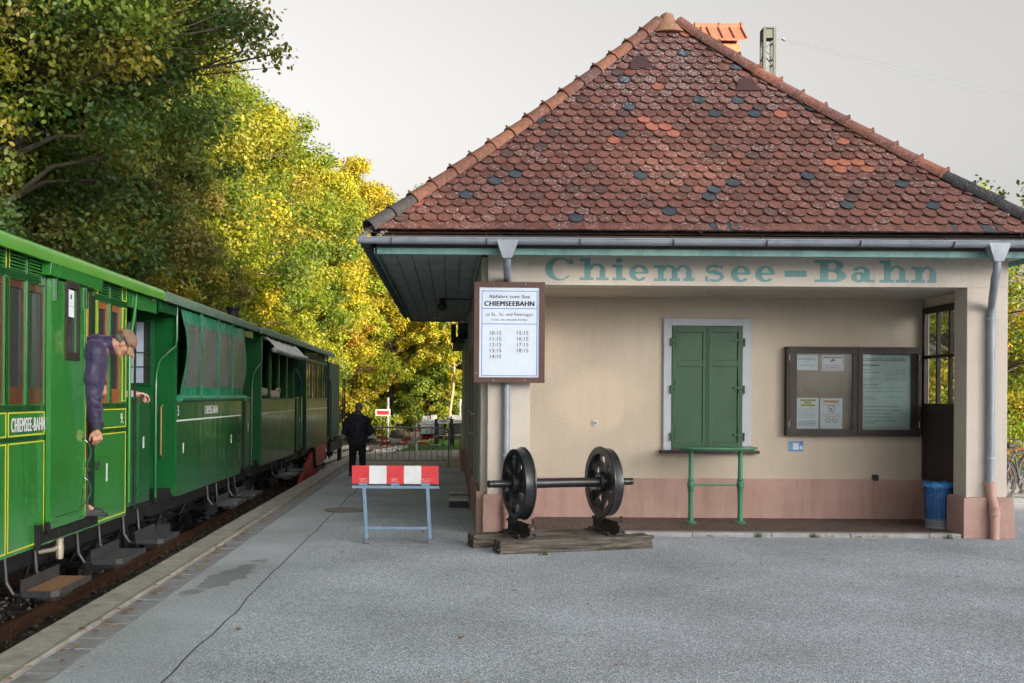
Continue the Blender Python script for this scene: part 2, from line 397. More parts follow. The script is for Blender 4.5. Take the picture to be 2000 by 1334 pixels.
rail_run(.5, 'rail', 'rusty rail running beside the platform kerb'); rail_run(-.5, 'rail', 'rusty rail on the far side beneath the carriages')
sp_ = MB(); y = .35
first = None
while y < 66:
    mb = MB(); mb.box(-.95, .95, -.11, .11, -.14, 0)
    if first is None:
        first = mb.build('sleeper', M_SLEEP, bevel=.01); first.location = (xc(y), y, -.5)
        tag(first, 'dark wooden sleeper across the track bed under the rails', 'sleeper', 'sleepers of the track'); so_ = first
    else:
        so_ = first.copy(); COL.objects.link(so_); so_.location = (xc(y), y, -.5)
    y += .65 if y < 40 else 1.3
def stones(n, fn, smin, smax, name, m, seed):
    rng = np.random.default_rng(seed)
    base = np.array([(1, 0, 0), (-1, 0, 0), (0, 1, 0), (0, -1, 0), (0, 0, 1), (0, 0, -1)], float)
    fc = np.array([(0, 2, 4), (2, 1, 4), (1, 3, 4), (3, 0, 4), (2, 0, 5), (1, 2, 5), (3, 1, 5), (0, 3, 5)])
    ctr = fn(rng, n); s = rng.uniform(smin, smax, (n, 1, 1)); V = base[None] * s * rng.uniform(.6, 1.3, (n, 6, 1)) * rng.uniform(.6, 1.2, (n, 1, 3))
    a = rng.uniform(0, 6.28, n); c, q = np.cos(a), np.sin(a)
    Rm = np.zeros((n, 3, 3)); Rm[:, 0, 0] = c; Rm[:, 0, 1] = -q; Rm[:, 1, 0] = q; Rm[:, 1, 1] = c; Rm[:, 2, 2] = 1
    V = np.einsum('nij,nkj->nki', Rm, V) + ctr[:, None]
    F = (fc[None] + (np.arange(n) * 6)[:, None, None]).reshape(-1, 3)
    return np_mesh(name, V.reshape(-1, 3), F, m)
def np_mesh(name, V, F, m, col=None, parent=None):
    me = bpy.data.meshes.new(name); k = F.shape[1]
    me.vertices.add(len(V)); me.vertices.foreach_set('co', V.astype(np.float32).ravel())
    me.loops.add(F.size); me.loops.foreach_set('vertex_index', F.astype(np.int32).ravel())
    me.polygons.add(len(F)); me.polygons.foreach_set('loop_start', np.arange(0, F.size, k, dtype=np.int32))
    me.update(calc_edges=True)
    if col is not None:
        at = me.color_attributes.new('tint', 'FLOAT_COLOR', 'POINT'); at.data.foreach_set('color', col.astype(np.float32).ravel())
    me.materials.append(m); o = bpy.data.objects.new(name, me); COL.objects.link(o); o.parent = parent; ALL.append(o); return o
def bal(rng, n):
    y = rng.uniform(3, 30, n) ** 1.0; x = rng.uniform(-6.6, -3.0, n); return np.stack([x, y, rng.uniform(-.56, -.51, n)], 1)
tag(stones(16000, bal, .018, .04, 'track_ballast', M_BALL, 3), 'dark stone ballast lying between the rails and sleepers', 'ballast', kind='stuff')
M_PALES = mat('pale stone', (.3, .3, .3), .9, vs=30, col2=(.5, .5, .49))
def bal2(rng, n):
    y = rng.uniform(29, 46, n); o = rng.uniform(-1.7, 2.3, n); x = np.array([xc(v) for v in y]) + o; return np.stack([x, y, -.47 + .16 * np.clip(o - 1.5, 0, 1)], 1)
tag(stones(9000, bal2, .03, .07, 'pale_gravel', M_PALES, 4), 'pale grey stones heaped round the curving track past the platform', 'gravel', kind='stuff')
def bal3(rng, n):
    y = rng.uniform(3, 13, n); x = rng.choice([-4.25, -4.7, -5.3], n) + rng.normal(0, .1, n); return np.stack([x, y, -.5 + rng.uniform(0, .02, n)], 1)
tag(stones(500, bal3, .015, .03, 'light_stones', M_PALES, 6), 'pale stones scattered among the dark ballast beside the rail', 'stones', kind='stuff')

# fallen leaves
LM = leafmat('dry leaf', .2)
def quads(ctr, size, nrm_up, rng, cols, asp=.62, out=None, lobed=False):
    n = len(ctr); d = rng.normal(size=(n, 3)); nr = d / np.linalg.norm(d, axis=1)[:, None]; nr[:, 2] += nrm_up
    if out is not None: nr += out
    nr /= np.linalg.norm(nr, axis=1)[:, None]
    t = rng.normal(size=(n, 3)); t -= (t * nr).sum(1)[:, None] * nr; t /= np.linalg.norm(t, axis=1)[:, None]; b = np.cross(nr, t)
    s = (size * rng.uniform(.65, 1.3, n))[:, None]
    V = np.stack([ctr - t * s, ctr - b * s * asp - t * s * .1 + nr * s * .15, ctr + t * s, ctr + b * s * asp - t * s * .1 + nr * s * .15], 1).reshape(-1, 3)
    if lobed:      # pointed oval leaf, folded along its midrib
        V = np.stack([ctr - t * s, ctr - t * s * .45 - b * s * asp * .75 + nr * s * .12, ctr + t * s * .25 - b * s * asp * .95 + nr * s * .16, ctr + t * s * 1.05,
                      ctr + t * s * .35 + b * s * asp * .85 + nr * s * .14, ctr - t * s * .4 + b * s * asp * .9 + nr * s * .12], 1).reshape(-1, 3)
        return V, np.arange(6 * n).reshape(n, 6), np.repeat(cols, 6, axis=0)
    F = np.arange(4 * n).reshape(n, 4); return V, F, np.repeat(cols, 4, axis=0)
rng = np.random.default_rng(11)
A = [np.stack([rng.normal(-2.60, .05, 260), rng.uniform(4, 27, 260)], 1), np.stack([rng.uniform(-2.4, 9, 150), rng.uniform(4, 25, 150)], 1),
     np.stack([rng.uniform(-2.3, .4, 240), rng.uniform(23, 33, 240)], 1), np.stack([rng.uniform(1.2, 6.6, 60), rng.normal(12.93, .06, 60)], 1)]
A = np.concatenate(A); C3 = np.concatenate([A, np.full((len(A), 1), .022)], 1); C3[(C3[:, 0] < -2.62), 2] = .045
pc = np.array([(.36, .17, .06, 1), (.28, .14, .06, 1), (.42, .27, .08, 1), (.22, .10, .05, 1)])[rng.integers(0, 4, len(A))]
V, F, cc = quads(C3, np.full(len(A), .033), 5, rng, pc, .7)
tag(np_mesh('fallen_leaves', V, F, LM, cc), 'dry orange leaves strewn along the kerb and over the asphalt', 'leaves', kind='stuff')
# grass
n = 26000; gx = rng.uniform(-2.2, 16, n); gy = rng.uniform(34, 60, n); gz = np.full(n, -.07)
keep = gx > np.array([xc(q) for q in gy]) + 2.6; gx, gy, gz = gx[keep], gy[keep], gz[keep]; n = len(gx)
h = rng.uniform(.05, .14, n); a = rng.uniform(0, 3.14, n); w2 = .02
V = np.stack([np.stack([gx - w2 * np.cos(a), gy - w2 * np.sin(a), gz], 1), np.stack([gx + w2 * np.cos(a), gy + w2 * np.sin(a), gz], 1), np.stack([gx + rng.normal(0, .03, n), gy + rng.normal(0, .03, n), gz + h], 1)], 1).reshape(-1, 3)
gc = np.repeat(np.array([(.05, .16, .02, 1), (.08, .22, .03, 1), (.10, .20, .04, 1)])[rng.integers(0, 3, n)], 3, axis=0)
tag(np_mesh('grass', V, np.arange(3 * n).reshape(n, 3), LM, gc), 'bright green grass strip behind the barrier fence', 'grass', kind='stuff')
# weeds in the joints
def tuft(x, y, z, n, h, seed):
    rg = np.random.default_rng(seed); V = []; F = []
    for i in range(n):
        a = rg.uniform(0, 6.28); r = rg.uniform(0, .06); bx, by = x + r * math.cos(a), y + r * math.sin(a) * .5; k = len(V); hh = h * rg.uniform(.5, 1)
        V += [(bx - .004, by, z), (bx + .004, by, z), (bx + rg.normal(0, .3) * hh, by + rg.normal(0, .2) * hh, z + hh)]; F.append((k, k + 1, k + 2))
    return V, F
mb = MB()
for i, (x, y, z) in enumerate([(6.28, 12.9, 0), (1.05, 11.36, 0), (7.35, 12.9, 0), (7.5, 12.95, 0), (3.9, 12.93, 0), (4.6, 12.94, 0), (-3.1, 7.6, -.5), (-3.15, 8.6, -.5), (-3.2, 9.4, -.5)]):
    v, f = tuft(x, y, z, 26, .09 if z == 0 else .22, i); mb.add(v, f, 0, (.05, .085, .025, 1))
tag(mb.build('weeds', LM, fixn=False), 'small weeds in the joints by the step and rail', 'weeds', kind='stuff')
mb = MB(); mb.lathe([(.29, 0), (.33, 0), (.33, .008), (.3, .01), (.29, .006)], (-1.6, 15.7, .001), n=40); mb.lathe([(0, .003), (.288, .003)], (-1.6, 15.7, .001), n=40)
tag(mb.build('manhole_cover', mat('cast iron', (.12, .12, .125), .5, .7, vs=20)), 'round metal manhole cover set flush in the asphalt', 'manhole cover')
# ================================================================ STATION BUILDING
M_PLAS = mat('cream plaster', (.52, .465, .405), streak=0.08, rough=.85, vs=1.2, col2=(.58, .53, .475), bump=.12, bs=120, fine=.05, fs=40)
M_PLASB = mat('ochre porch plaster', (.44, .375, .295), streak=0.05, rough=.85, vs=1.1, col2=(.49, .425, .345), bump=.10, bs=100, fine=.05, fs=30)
M_PINK = mat('pink plinth', (.36, .225, .19), streak=0.18, rough=.85, vs=1.6, col2=(.43, .28, .245), bump=.12, bs=100, fine=.06, fs=40)
M_TEAL = mat('teal paint', (.11, .25, .24), streak=0.3, rough=.6, vs=4, col2=(.16, .32, .30), fine=.12, fs=40)
M_TEALL = mat('teal lettering', (.12, .27, .27), .7, vs=3, col2=(.18, .35, .35))
M_SOFF = mat('soffit board', (.32, .36, .37), streak=0.35, rough=.8, vs=2.5, col2=(.46, .50, .51), fine=.15, fs=30)
M_GUT = mat('zinc gutter', (.24, .275, .33), streak=0.18, rough=.5, metal=.2, vs=3, col2=(.31, .345, .40))
M_DKW = mat('dark wood', (.022, .015, .012), .6, vs=5, col2=(.038, .025, .019))
M_BRN = mat('brown frame', (.075, .035, .026), .55, vs=5, col2=(.11, .05, .038))
M_WHT = mat('white frame paint', (.34, .37, .42), .6, vs=4, col2=(.42, .45, .50))
M_GRN = mat('shutter green', (.009, .058, .020), streak=0.22, rough=.5, vs=3, col2=(.014, .080, .029), fine=.1, fs=30)
M_TERR = mat('terracotta pipe', (.42, .25, .20), streak=0.15, rough=.7, vs=4, col2=(.48, .30, .25))
M_PFLO = mat('porch tiles', (.085, .06, .055), .7, vs=5, col2=(.13, .09, .08), fine=.2, fs=60)
M_STEP = mat('step stone', (.26, .26, .26), .85, vs=5, col2=(.36, .36, .355), fine=.2, fs=90)
M_TILE = tilemat('roof tile')
M_MORT = mat('mortar', (.14, .135, .125), .95, vs=20, col2=(.28, .27, .25), bump=.8, bs=40)
M_DARK = mat('dark void', (.012, .012, .012), .9)
M_STEEL = mat('steel', (.45, .47, .5), .35, .8)
M_PAPW = mat('white enamel', (.62, .70, .82), .45, var=.04)
M_BLUE = mat('blue print', (.03, .16, .48), .5, var=.02)
M_INK = mat('black print', (.02, .02, .03), .6, var=.02)
def glassmat(name, tint=(.9, .93, .93), t=.86, rough=.03):
    m = bpy.data.materials.new(name); m.use_nodes = True; nt = m.node_tree; b = nt.nodes['Principled BSDF']; o = nt.nodes['Material Output']
    b.inputs['Base Color'].default_value = rgba([c * .12 for c in tint]); b.inputs['Roughness'].default_value = rough; b.inputs['Specular IOR Level'].default_value = .9
    tr = N(nt, 'ShaderNodeBsdfTransparent'); tr.inputs[0].default_value = rgba(tint)
    g = N(nt, 'ShaderNodeNewGeometry'); nz = N(nt, 'ShaderNodeTexNoise', Scale=3.); nt.links.new(g.outputs['Position'], nz.inputs['Vector'])
    bp = N(nt, 'ShaderNodeBump', Strength=.06, Distance=.02); nt.links.new(nz.outputs[0], bp.inputs['Height']); nt.links.new(bp.outputs[0], b.inputs['Normal'])
    mx = N(nt, 'ShaderNodeMixShader'); mx.inputs[0].default_value = t
    nt.links.new(b.outputs[0], mx.inputs[1]); nt.links.new(tr.outputs[0], mx.inputs[2]); nt.links.new(mx.outputs[0], o.inputs['Surface']); return m
M_GLASS = glassmat('window glass')

B = thing('station_building', 'cream plastered station building with steep red tiled hip roof and open porch', 'building', (3.77, 13.2, 0))
def b_(mb, name, m, parent=B, **k):      # build in place coordinates, then hang under the building's base point
    o = mb.build(name, m, None, **k)
    o.parent = parent
    o.matrix_parent_inverse = Matrix.Translation(-Vector((3.77, 13.2, 0)))  if parent is B else Matrix.Identity(4)
    return o
XL, XR, YF, YB, YE = .47, 7.07, 13.0, 14.6, 23.8
ZC = 3.18
# walls
mb = MB(); mb.box(XL, XR, YF, 13.33, ZC, 3.56); fw = b_(mb, 'front_wall', M_PLAS)
mb = MB(); mb.box(.72, XR - .34, YB, YB + .3, .03, 3.5); b_(mb, 'back_wall', M_PLASB)
mb = MB(); mb.box(.39, .72, 13.14, YE, .02, 3.546); b_(mb, 'side_wall', M_PLAS)
mb = MB()
wall_open(mb, 13.33, YE, .02, 3.53, [(13.36, 14.56, .62, 3.05), (15.2, 15.201, .02, .021)], lambda a, b, z0, z1: mb.box(6.74, 6.80 if b < 15.3 else 7.065, a, b, z0, z1)); b_(mb, 'side_wall', M_PLAS)
mb = MB(); mb.box(.72, 6.74, YE - .3, YE, .02, 3.5); b_(mb, 'rear_wall', M_PLAS)
mb = MB(); mb.box(.60, 6.9, 13.1, 14.75, 3.181, 3.24); b_(mb, 'porch_ceiling', M_PLASB)
for x0, x1 in ((XL, 1.01), (6.55, XR)):
    mb = MB(); mb.box(x0, x1, YF, 13.33, .45, ZC); c = b_(mb, 'column', M_PLAS, bevel=.008)
    mb = MB(); e = .055 if x0 > 1 else .055; mb.prism([(x0 - e, 0), (x1 + e + (.03 if x0 > 1 else 0), 0), (x1 + e, .50), (x1 + e - .03, .522), (x0 - e + .03, .522), (x0 - e, .50)], lambda x, z, d: (x, d, z), YF - .06, 13.39)
    p = b_(mb, 'plinth', M_PINK, None, bevel=.006); p.parent = c; p.matrix_parent_inverse = Matrix.Identity(4)
# plinth of walls
mb = MB(); mb.box(.66, 6.74, YB - .035, YB + .01, .04, .61); mb.box(6.70, 6.745, 13.42, YB - .036, .04, .61); b_(mb, 'plinth', M_PINK)
mb = MB()
mb.box(.335, .385, 13.10, 23.9, -.02, .50); mb.box(.335, .465, 13.08, 13.12, -.02, .545); mb.box(.32, .40, 23.7, 24, 0, .52)
for y in (15.6, 18.0, 20.5): mb.box(.315, .39, y, y + .35, 0, .54)
b_(mb, 'plinth', M_PINK, bevel=.006)
for y in (15.6, 18.0, 20.5):
    mb = MB(); mb.box(.365, .395, y, y + .35, .54, 3.45); b_(mb, 'pilaster', M_PLAS)
# wooden boarded doors along the track side
for y0 in (14.2, 16.6, 19.1):
    mb = MB(); mb.box(.36, .388, y0, y0 + 1.0, .55, 2.6); d = b_(mb, 'side_door', mat('grey boards', (.22, .21, .19), .8, vs=6, col2=(.3, .29, .265)))
    mb = MB(); mb.tube([(.36, y0 + .8, 1.5), (.31, y0 + .8, 1.5), (.31, y0 + .9, 1.49)], .012, 6)
    h = mb.build('handle', M_STEEL, d)
mb = MB(); mb.box(.26, .37, 15.9, 16.35, 1.18, 1.20); mb.bar((.37, 15.92, 1.06), (.28, 15.92, 1.18), .015); mb.bar((.37, 16.33, 1.06), (.28, 16.33, 1.18), .015)
b_(mb, 'wall_shelf', M_GUT)
# porch floor
mb = MB(); rr = random.Random(4); y = 13.12; row = 0
mb.box(1.0, 6.72, 13.0, 14.62, -.05, .042)
while y < 14.58:
    x = 1.02 + (.11 if row % 2 else 0)
    while x < 6.68:
        mb.box(x + .004, min(x + .236, 6.70), y + .004, min(y + .236, 14.6), .04, .052 + rr.uniform(-.0015, .0015)); x += .24
    y += .24; row += 1
b_(mb, 'porch_floor', M_PFLO)
mb = MB(); x = 1.07
while x < 6.46: mb.box(x + .003, min(x + .997, 6.47), 12.95, 13.10, -.05, .055); x += 1.
b_(mb, 'porch_step', M_STEP, bevel=.006)

# ---- lettering painted on the lintel
LT = MB(); _k = [0]
def lp(px, py): return P(px, py, YF - .001)
def zz(zx, zy, d=0):                # drawing units of the sign band -> place
    x, _, z = P(1040 + zx * .41, 480 + zy * .41, YF); return (x, YF - d, z)
def poly(pts):
    _k[0] += 1; LT.prism(pts, lambda x, y, d: zz(x, y, d), .0, .002 + .00012 * _k[0])
def rect(x0, y0, x1, y1): poly([(x0, y0), (x1, y0), (x1, y1), (x0, y1)])
def ring(cx, cy, rx, ry, ix, iy, a0, a1, ox=0, n=26):
    o = [(cx + rx * math.cos(R(a0 + (a1 - a0) * i / n)), cy - ry * math.sin(R(a0 + (a1 - a0) * i / n))) for i in range(n + 1)]
    q = [(cx + ox + ix * math.cos(R(a0 + (a1 - a0) * i / n)), cy - iy * math.sin(R(a0 + (a1 - a0) * i / n))) for i in range(n + 1)]
    for i in range(n):
        poly([o[i], o[i + 1], q[i + 1], q[i]]); _k[0] -= 1
    _k[0] += 1
def dr(x): return (x - 60) * .0054        # drift of the painted line
def gC(x):
    ring(x + 66, 111, 66, 55, 40, 47, 38, 322, 10); poly([(x + 112, 72), (x + 128, 56), (x + 136, 90), (x + 112, 86)])
def g_h(x, y, asc=105, w=1.):
    b = y
    rect(x + 22, b - asc, x + 52, b); rect(x, b - asc, x + 30, b - asc + 14); rect(x, b - 13, x + 66, b)
    ring(x + 80, b - 46, 42, 33, 20, 24, 0, 175); rect(x + 94, b - 50, x + 122, b); rect(x + 78, b - 13, x + 138, b)
def g_i(x, y):
    rect(x + 18, y - 75, x + 48, y); rect(x, y - 75, x + 24, y - 62); rect(x, y - 13, x + 66, y); ring(x + 33, y - 95, 16, 12, 0, 0, 0, 360)
def g_e(x, y):
    ring(x + 47, y - 37, 47, 39, 19, 28, 0, 318, 2); rect(x + 24, y - 43, x + 90, y - 33)
def g_n(x, y):
    rect(x + 22, y - 75, x + 52, y); rect(x, y - 75, x + 30, y - 62); rect(x, y - 13, x + 64, y)
    ring(x + 76, y - 44, 42, 32, 18, 22, 0, 175); rect(x + 90, y - 48, x + 118, y); rect(x + 76, y - 13, x + 118, y)
def g_m(x, y):
    rect(x + 20, y - 75, x + 48, y); rect(x, y - 75, x + 26, y - 62); rect(x, y - 13, x + 62, y)
    ring(x + 72, y - 44, 40, 32, 18, 22, 0, 175); rect(x + 86, y - 48, x + 114, y); rect(x + 74, y - 13, x + 126, y)
    ring(x + 140, y - 44, 40, 32, 18, 22, 0, 175); rect(x + 154, y - 48, x + 182, y); rect(x + 140, y - 13, x + 196, y)
def g_s(x, y):
    ring(x + 42, y - 56, 40, 23, 22, 12, 40, 250); ring(x + 48, y - 23, 42, 25, 22, 14, -140, 75)
    poly([(x + 14, y - 46), (x + 34, y - 36), (x + 74, y - 26), (x + 82, y - 42), (x + 42, y - 54)])
    poly([(x + 70, y - 74), (x + 82, y - 76), (x + 84, y - 54), (x + 76, y - 58)]); poly([(x, y - 26), (x + 12, y - 22), (x + 16, y + 2), (x + 2, y - 2)])
def g_B(x, y):
    rect(x + 30, y - 104, x + 66, y); rect(x, y - 104, x + 90, y - 92); rect(x, y - 12, x + 90, y); rect(x + 60, y - 60, x + 100, y - 49)
    ring(x + 88, y - 77, 52, 27.5, 18, 17, -92, 92); ring(x + 92, y - 29, 60, 29.5, 20, 18, -92, 92)
def g_a(x, y):
    ring(x + 36, y - 24, 36, 25, 12, 15, 0, 360); ring(x + 46, y - 50, 42, 26, 16, 15, -5, 165); rect(x + 62, y - 54, x + 88, y - 4); rect(x + 66, y - 13, x + 112, y)
gC(60); g_h(225, 164); g_i(380, 165); g_e(460, 166); g_m(577, 168); g_s(822, 170); g_e(945, 171); g_e(1062, 171.5)
rect(1202, 119, 1305, 149); g_B(1342, 173); g_a(1518, 174); g_h(1653, 175); g_n(1804, 176)
b_(LT, 'painted_lettering', M_TEALL)

# ---- roof
def tile_colours(rng, x, z, hot=True):
    k = rng.random()
    u = (z - 3.7) / 3.7
    li = rng.random() * .42 - .1
    if hot:
        if 5.0 < z < 5.75 and 2.5 < x < 3.2 and k < .3: return (.40, .14, .095, 0)
        if 4.6 < z < 4.9 and 4.9 < x < 5.4 and k < .7: return (.38, .14, .09, 0)
    if k < .012: return (.38, .13, .09, 0)
    if k < .06 or (u > .6 and x > 3.2 and k < .13): return (.05, .065, .085, .5 + .5 * rng.random() if u > .5 else .2)
    if k < .10: return (.10, .055, .05, .5)
    if k < .13: return (.20, .08, .06, li + .2)
    b = rng.uniform(.75, 1.2)
    return (.165 * b, .066 * b, .053 * b, .5 + li + (.25 if u > .5 else 0))
def tile_slope(mb, O, u, v, H, uL, uR, rng, W=.179, pitch=.146, sag=.11, phase=0.):
    O = np.array(O, float); u = np.array(u, float); v = np.array(v, float); u /= np.linalg.norm(u); v /= np.linalg.norm(v)
    n = np.cross(u, v); n = n if n[2] > 0 else -n
    pos = lambda a, b, h: O + u * a + v * b + n * (h - sag * math.sin(math.pi * min(max(b / H, 0), 1)))
    rows = int(H / pitch) + 1
    for k in range(-1, rows):
        v0 = k * pitch if k >= 0 else .0
        c0 = (uL(max(v0, 0)) - W) // W
        i = 0
        while True:
            a = (c0 + i) * W + (W / 2 if k % 2 else 0) + phase; i += 1
            if a > uR(max(v0, 0)) + W: break
            if a < uL(v0 + .06) - W * .75 or a > uR(v0 + .06) + W * .75 - W: continue
            jit = rng.uniform(-.009, .009) + (rng.uniform(-.025, .02) if rng.random() < .02 else 0); tw = rng.uniform(-.007, .007); lift = rng.uniform(0, .006)
            top = min(v0 + .30, H)
            if k < 0: low = [(0.003, 0), (W - .003, 0)]
            else: low = [(.005, .078), (.013, .048), (.034, .020), (.062, .004), (W / 2, 0), (W - .062, .004), (W - .034, .020), (W - .013, .048), (W - .005, .078)]
            pts = [(.003, top - v0)] + low + [(W - .003, top - v0)]
            V = []
            for (p, q) in pts:
                aa = min(max(a + p, uL(v0 + q) + .03), uR(v0 + q) - .03)
                hh = .064 + lift - .175 * q + (tw * (p / W - .5) * 2)
                V.append(pos(aa, v0 + q + (jit if q < .06 else 0) * (1 if k >= 0 else 0), max(hh, .004)))
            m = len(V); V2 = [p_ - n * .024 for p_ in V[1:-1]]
            F = [tuple(range(m))] + [(j + 1, j + 2, m + j + 1, m + j) for j in range(m - 3)] + [tuple(range(2 * m - 3, m - 1, -1))]
            cx = pos(a + W / 2, v0, 0)
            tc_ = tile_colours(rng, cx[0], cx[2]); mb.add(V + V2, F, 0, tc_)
            for q_ in range(len(V2)): mb.c[-1 - q_] = (.03, .026, .024, 0)  # near-black lower edge: mossy rim plus the shadow gap put into the colour
    return pos
AP = Vector((3.17, 15.2, 7.35)); RB = Vector((3.17, 21.0, 7.35)); EX0, EX1, EY0, EY1, EZ = -.98, 7.32, 12.45, 23.95, 3.75
mb = MB(); rng = random.Random(21)
Hf = math.hypot(AP.y - EY0, AP.z - EZ); w_ = EX1 - EX0; aL = AP.x - EX0
pf = tile_slope(mb, (EX0, EY0, EZ), (1, 0, 0), (0, AP.y - EY0, AP.z - EZ), Hf, lambda t: aL * t / Hf, lambda t: w_ - (w_ - aL) * t / Hf, rng)
Hs = math.hypot(aL, AP.z - EZ); d_ = EY1 - EY0
pl = tile_slope(mb, (EX0, EY1, EZ), (0, -1, 0), (aL, 0, AP.z - EZ), Hs, lambda t: (EY1 - RB.y) * t / Hs, lambda t: d_ - (AP.y - EY0) * t / Hs, rng)
Hr = math.hypot(EX1 - AP.x, AP.z - EZ)
pr = tile_slope(mb, (EX1, EY0, EZ), (0, 1, 0), (-(EX1 - AP.x), 0, AP.z - EZ), Hr, lambda t: (AP.y - EY0) * t / Hr, lambda t: d_ - (EY1 - RB.y) * t / Hr, rng)
bk = tile_slope(mb, (EX1, EY1, EZ), (-1, 0, 0), (0, -(EY1 - RB.y), AP.z - EZ), math.hypot(EY1 - RB.y, AP.z - EZ), lambda t: (EX1 - AP.x) * t / Hf / 1.01, lambda t: w_ - aL * t / Hf / 1.01, rng)
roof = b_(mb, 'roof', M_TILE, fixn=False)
mo_ = MB(); rg = random.Random(9)
for i in range(150):
    v_ = rg.uniform(.1, Hf - .3); k_ = int(v_ / .146); v_ = k_ * .146 - .01; u0_, u1_ = aL * v_ / Hf, w_ - (w_ - aL) * v_ / Hf
    u_ = rg.choice([rg.uniform(u0_ + .15, u1_ - .15), u1_ - rg.uniform(.1, .6), u0_ + rg.uniform(.1, .4)]); c_ = pf(u_, v_, .03)
    for q_ in range(3): mo_.sph(Vector(c_) + Vector((rg.uniform(-.03, .03), 0, rg.uniform(-.008, .008))), (rg.uniform(.008, .022), .012, .009), 6)
tag(mo_.build('moss', mat('moss', (.02, .028, .008), .95, vs=40, col2=(.05, .06, .015)), roof, smooth=True), kind='stuff')
# boarding just below the tiles
mb = MB()
def under(pos, H, uL, uR, n=12):
    V = []; F = []
    for i in range(n + 1):
        t = H * i / n; V += [tuple(pos(uL(t), t, -.02)), tuple(pos(uR(t), t, -.02))]
    for i in range(n): F.append((2 * i, 2 * i + 1, 2 * i + 3, 2 * i + 2))
    mb.add(V, F)
under(pf, Hf, lambda t: aL * t / Hf, lambda t: w_ - (w_ - aL) * t / Hf); under(pl, Hs, lambda t: (EY1 - RB.y) * t / Hs, lambda t: d_ - (AP.y - EY0) * t / Hs)
under(pr, Hr, lambda t: (AP.y - EY0) * t / Hr, lambda t: d_ - (EY1 - RB.y) * t / Hr); under(bk, math.hypot(EY1 - RB.y, 3.6), lambda t: (EX1 - AP.x) * t / Hf / 1.01, lambda t: w_ - aL * t / Hf / 1.01)
mb.box(EX0 + .02, EX1 - .02, EY0 + .02, EY0 + .06, EZ - .19, EZ - .03); mb.box(EX0 + .02, EX0 + .06, EY0 + .02, EY1, EZ - .19, EZ - .03)
mb.box(EX1 - .06, EX1 - .02, EY0 + .02, EY1, EZ - .19, EZ - .03)
o = mb.build('roof_boarding', M_DKW, roof, fixn=False)
# ridge tiles along the hips
def hip(path, rad, cols, seed, name='hip_ridge'):
    rg = random.Random(seed); mb = MB(); mo = MB(); L = [0]
    for a, b in zip(path[:-1], path[1:]): L.append(L[-1] + (b - a).length)
    def at(s):
        for i in range(len(L) - 1):
            if s <= L[i + 1] or i == len(L) - 2:
                t = (s - L[i]) / (L[i + 1] - L[i]); return path[i].lerp(path[i + 1], t)
    n = round(L[-1] / .385)
    for i in range(n):
        a = at(L[-1] * i / n); b = at(L[-1] * (i + 1) / n + (.04 if i < n - 1 else 0)); up = Vector((0, 0, 1)); d = (b - a).normalized()
        s = d.cross(up).normalized(); q = s.cross(d).normalized(); off = q * .035 + Vector((rg.uniform(-.006, .006), 0, rg.uniform(-.006, .006)))
        V = []; F = []; prof = [(0, rad * 1.18), (.045, rad * 1.18), (.055, rad * 1.05), (1, rad * .92)]
        prof = [(0, rad * 1.15), (.10, rad * 1.15), (.12, rad * 1.02), (1, rad * .9)]
        K = 10
        for (t, r) in prof:
            for k in range(K + 1):
                an = math.pi * (-.08 + 1.16 * k / K); V.append(a.lerp(b, t) + off + (s * math.cos(an) + q * math.sin(an)) * r)
        for (t, r) in prof:
            for k in range(K + 1):
                an = math.pi * (-.08 + 1.16 * k / K); V.append(a.lerp(b, t) + off + (s * math.cos(an) + q * math.sin(an)) * (r - .018))
        m = (K + 1); tot = m * len(prof)
        for j in range(len(prof) - 1):
            for k in range(K):
                F.append((j * m + k, j * m + k + 1, (j + 1) * m + k + 1, (j + 1) * m + k)); F.append((tot + j * m + k, tot + (j + 1) * m + k, tot + (j + 1) * m + k + 1, tot + j * m + k + 1))
        for k in range(K): F.append((k, tot + k, tot + k + 1, k + 1))
        mb.add(V, F, 0, cols(i / n, rg))
        mb.tube([a + q * (rad * 1.1 + .02) + d * .03, a + q * (rad * 1.1 + .06) + d * .02], .016, 6, 0, cols(i / n, rg))
    rgm = np.random.default_rng(seed)
    for i in range(int(L[-1] / .055)):
        p = at(i * .055); 
        for sg in (-1, 1):
            mo.sph(p + Vector((sg * (rad * .92 + rgm.uniform(-.02, .02)), rgm.uniform(-.02, .02), -.035 + rgm.uniform(-.02, .02))), (.05 * rgm.uniform(.6, 1.2), .045, .03 * rgm.uniform(.7, 1.3)), 6)
    o = mb.build(name, M_TILE, roof, smooth='auto'); mo.build('mortar_bed', M_MORT, roof, smooth=True)
def cl(t, rg):
    if t < .12: return (.06, .055, .06, .15)
    return rg.choice([(.22, .095, .06, .35), (.26, .11, .068, .3), (.14, .07, .062, .5), (.20, .085, .058, .4), (.28, .125, .075, .3)])
def cr_(t, rg):
    if t < .2: return (.05, .05, .055, .4)
    return rg.choice([(.24, .10, .075, .55), (.20, .09, .075, .5), (.27, .11, .08, .5)])
def hippts(pos, f, H, n=14): return [Vector(pos(f(H * i / n), H * i / n, 0.0)) for i in range(n + 1)]
hip(hippts(pf, lambda t: aL * t / Hf, Hf)[:-1] + [AP - Vector((.12, .08, .08))], .105, cl, 1)
hip(hippts(pf, lambda t: w_ - (w_ - aL) * t / Hf, Hf)[:-1] + [AP - Vector((-.12, .08, .08))], .105, cr_, 2)
hip(hippts(bk, lambda t: (EX1 - AP.x) * t / Hf / 1.01, 4.6), .105, cr_, 3); hip(hippts(bk, lambda t: w_ - aL * t / Hf / 1.01, 4.6), .105, cr_, 4)
hip([RB, AP], .105, cr_, 5, 'ridge')
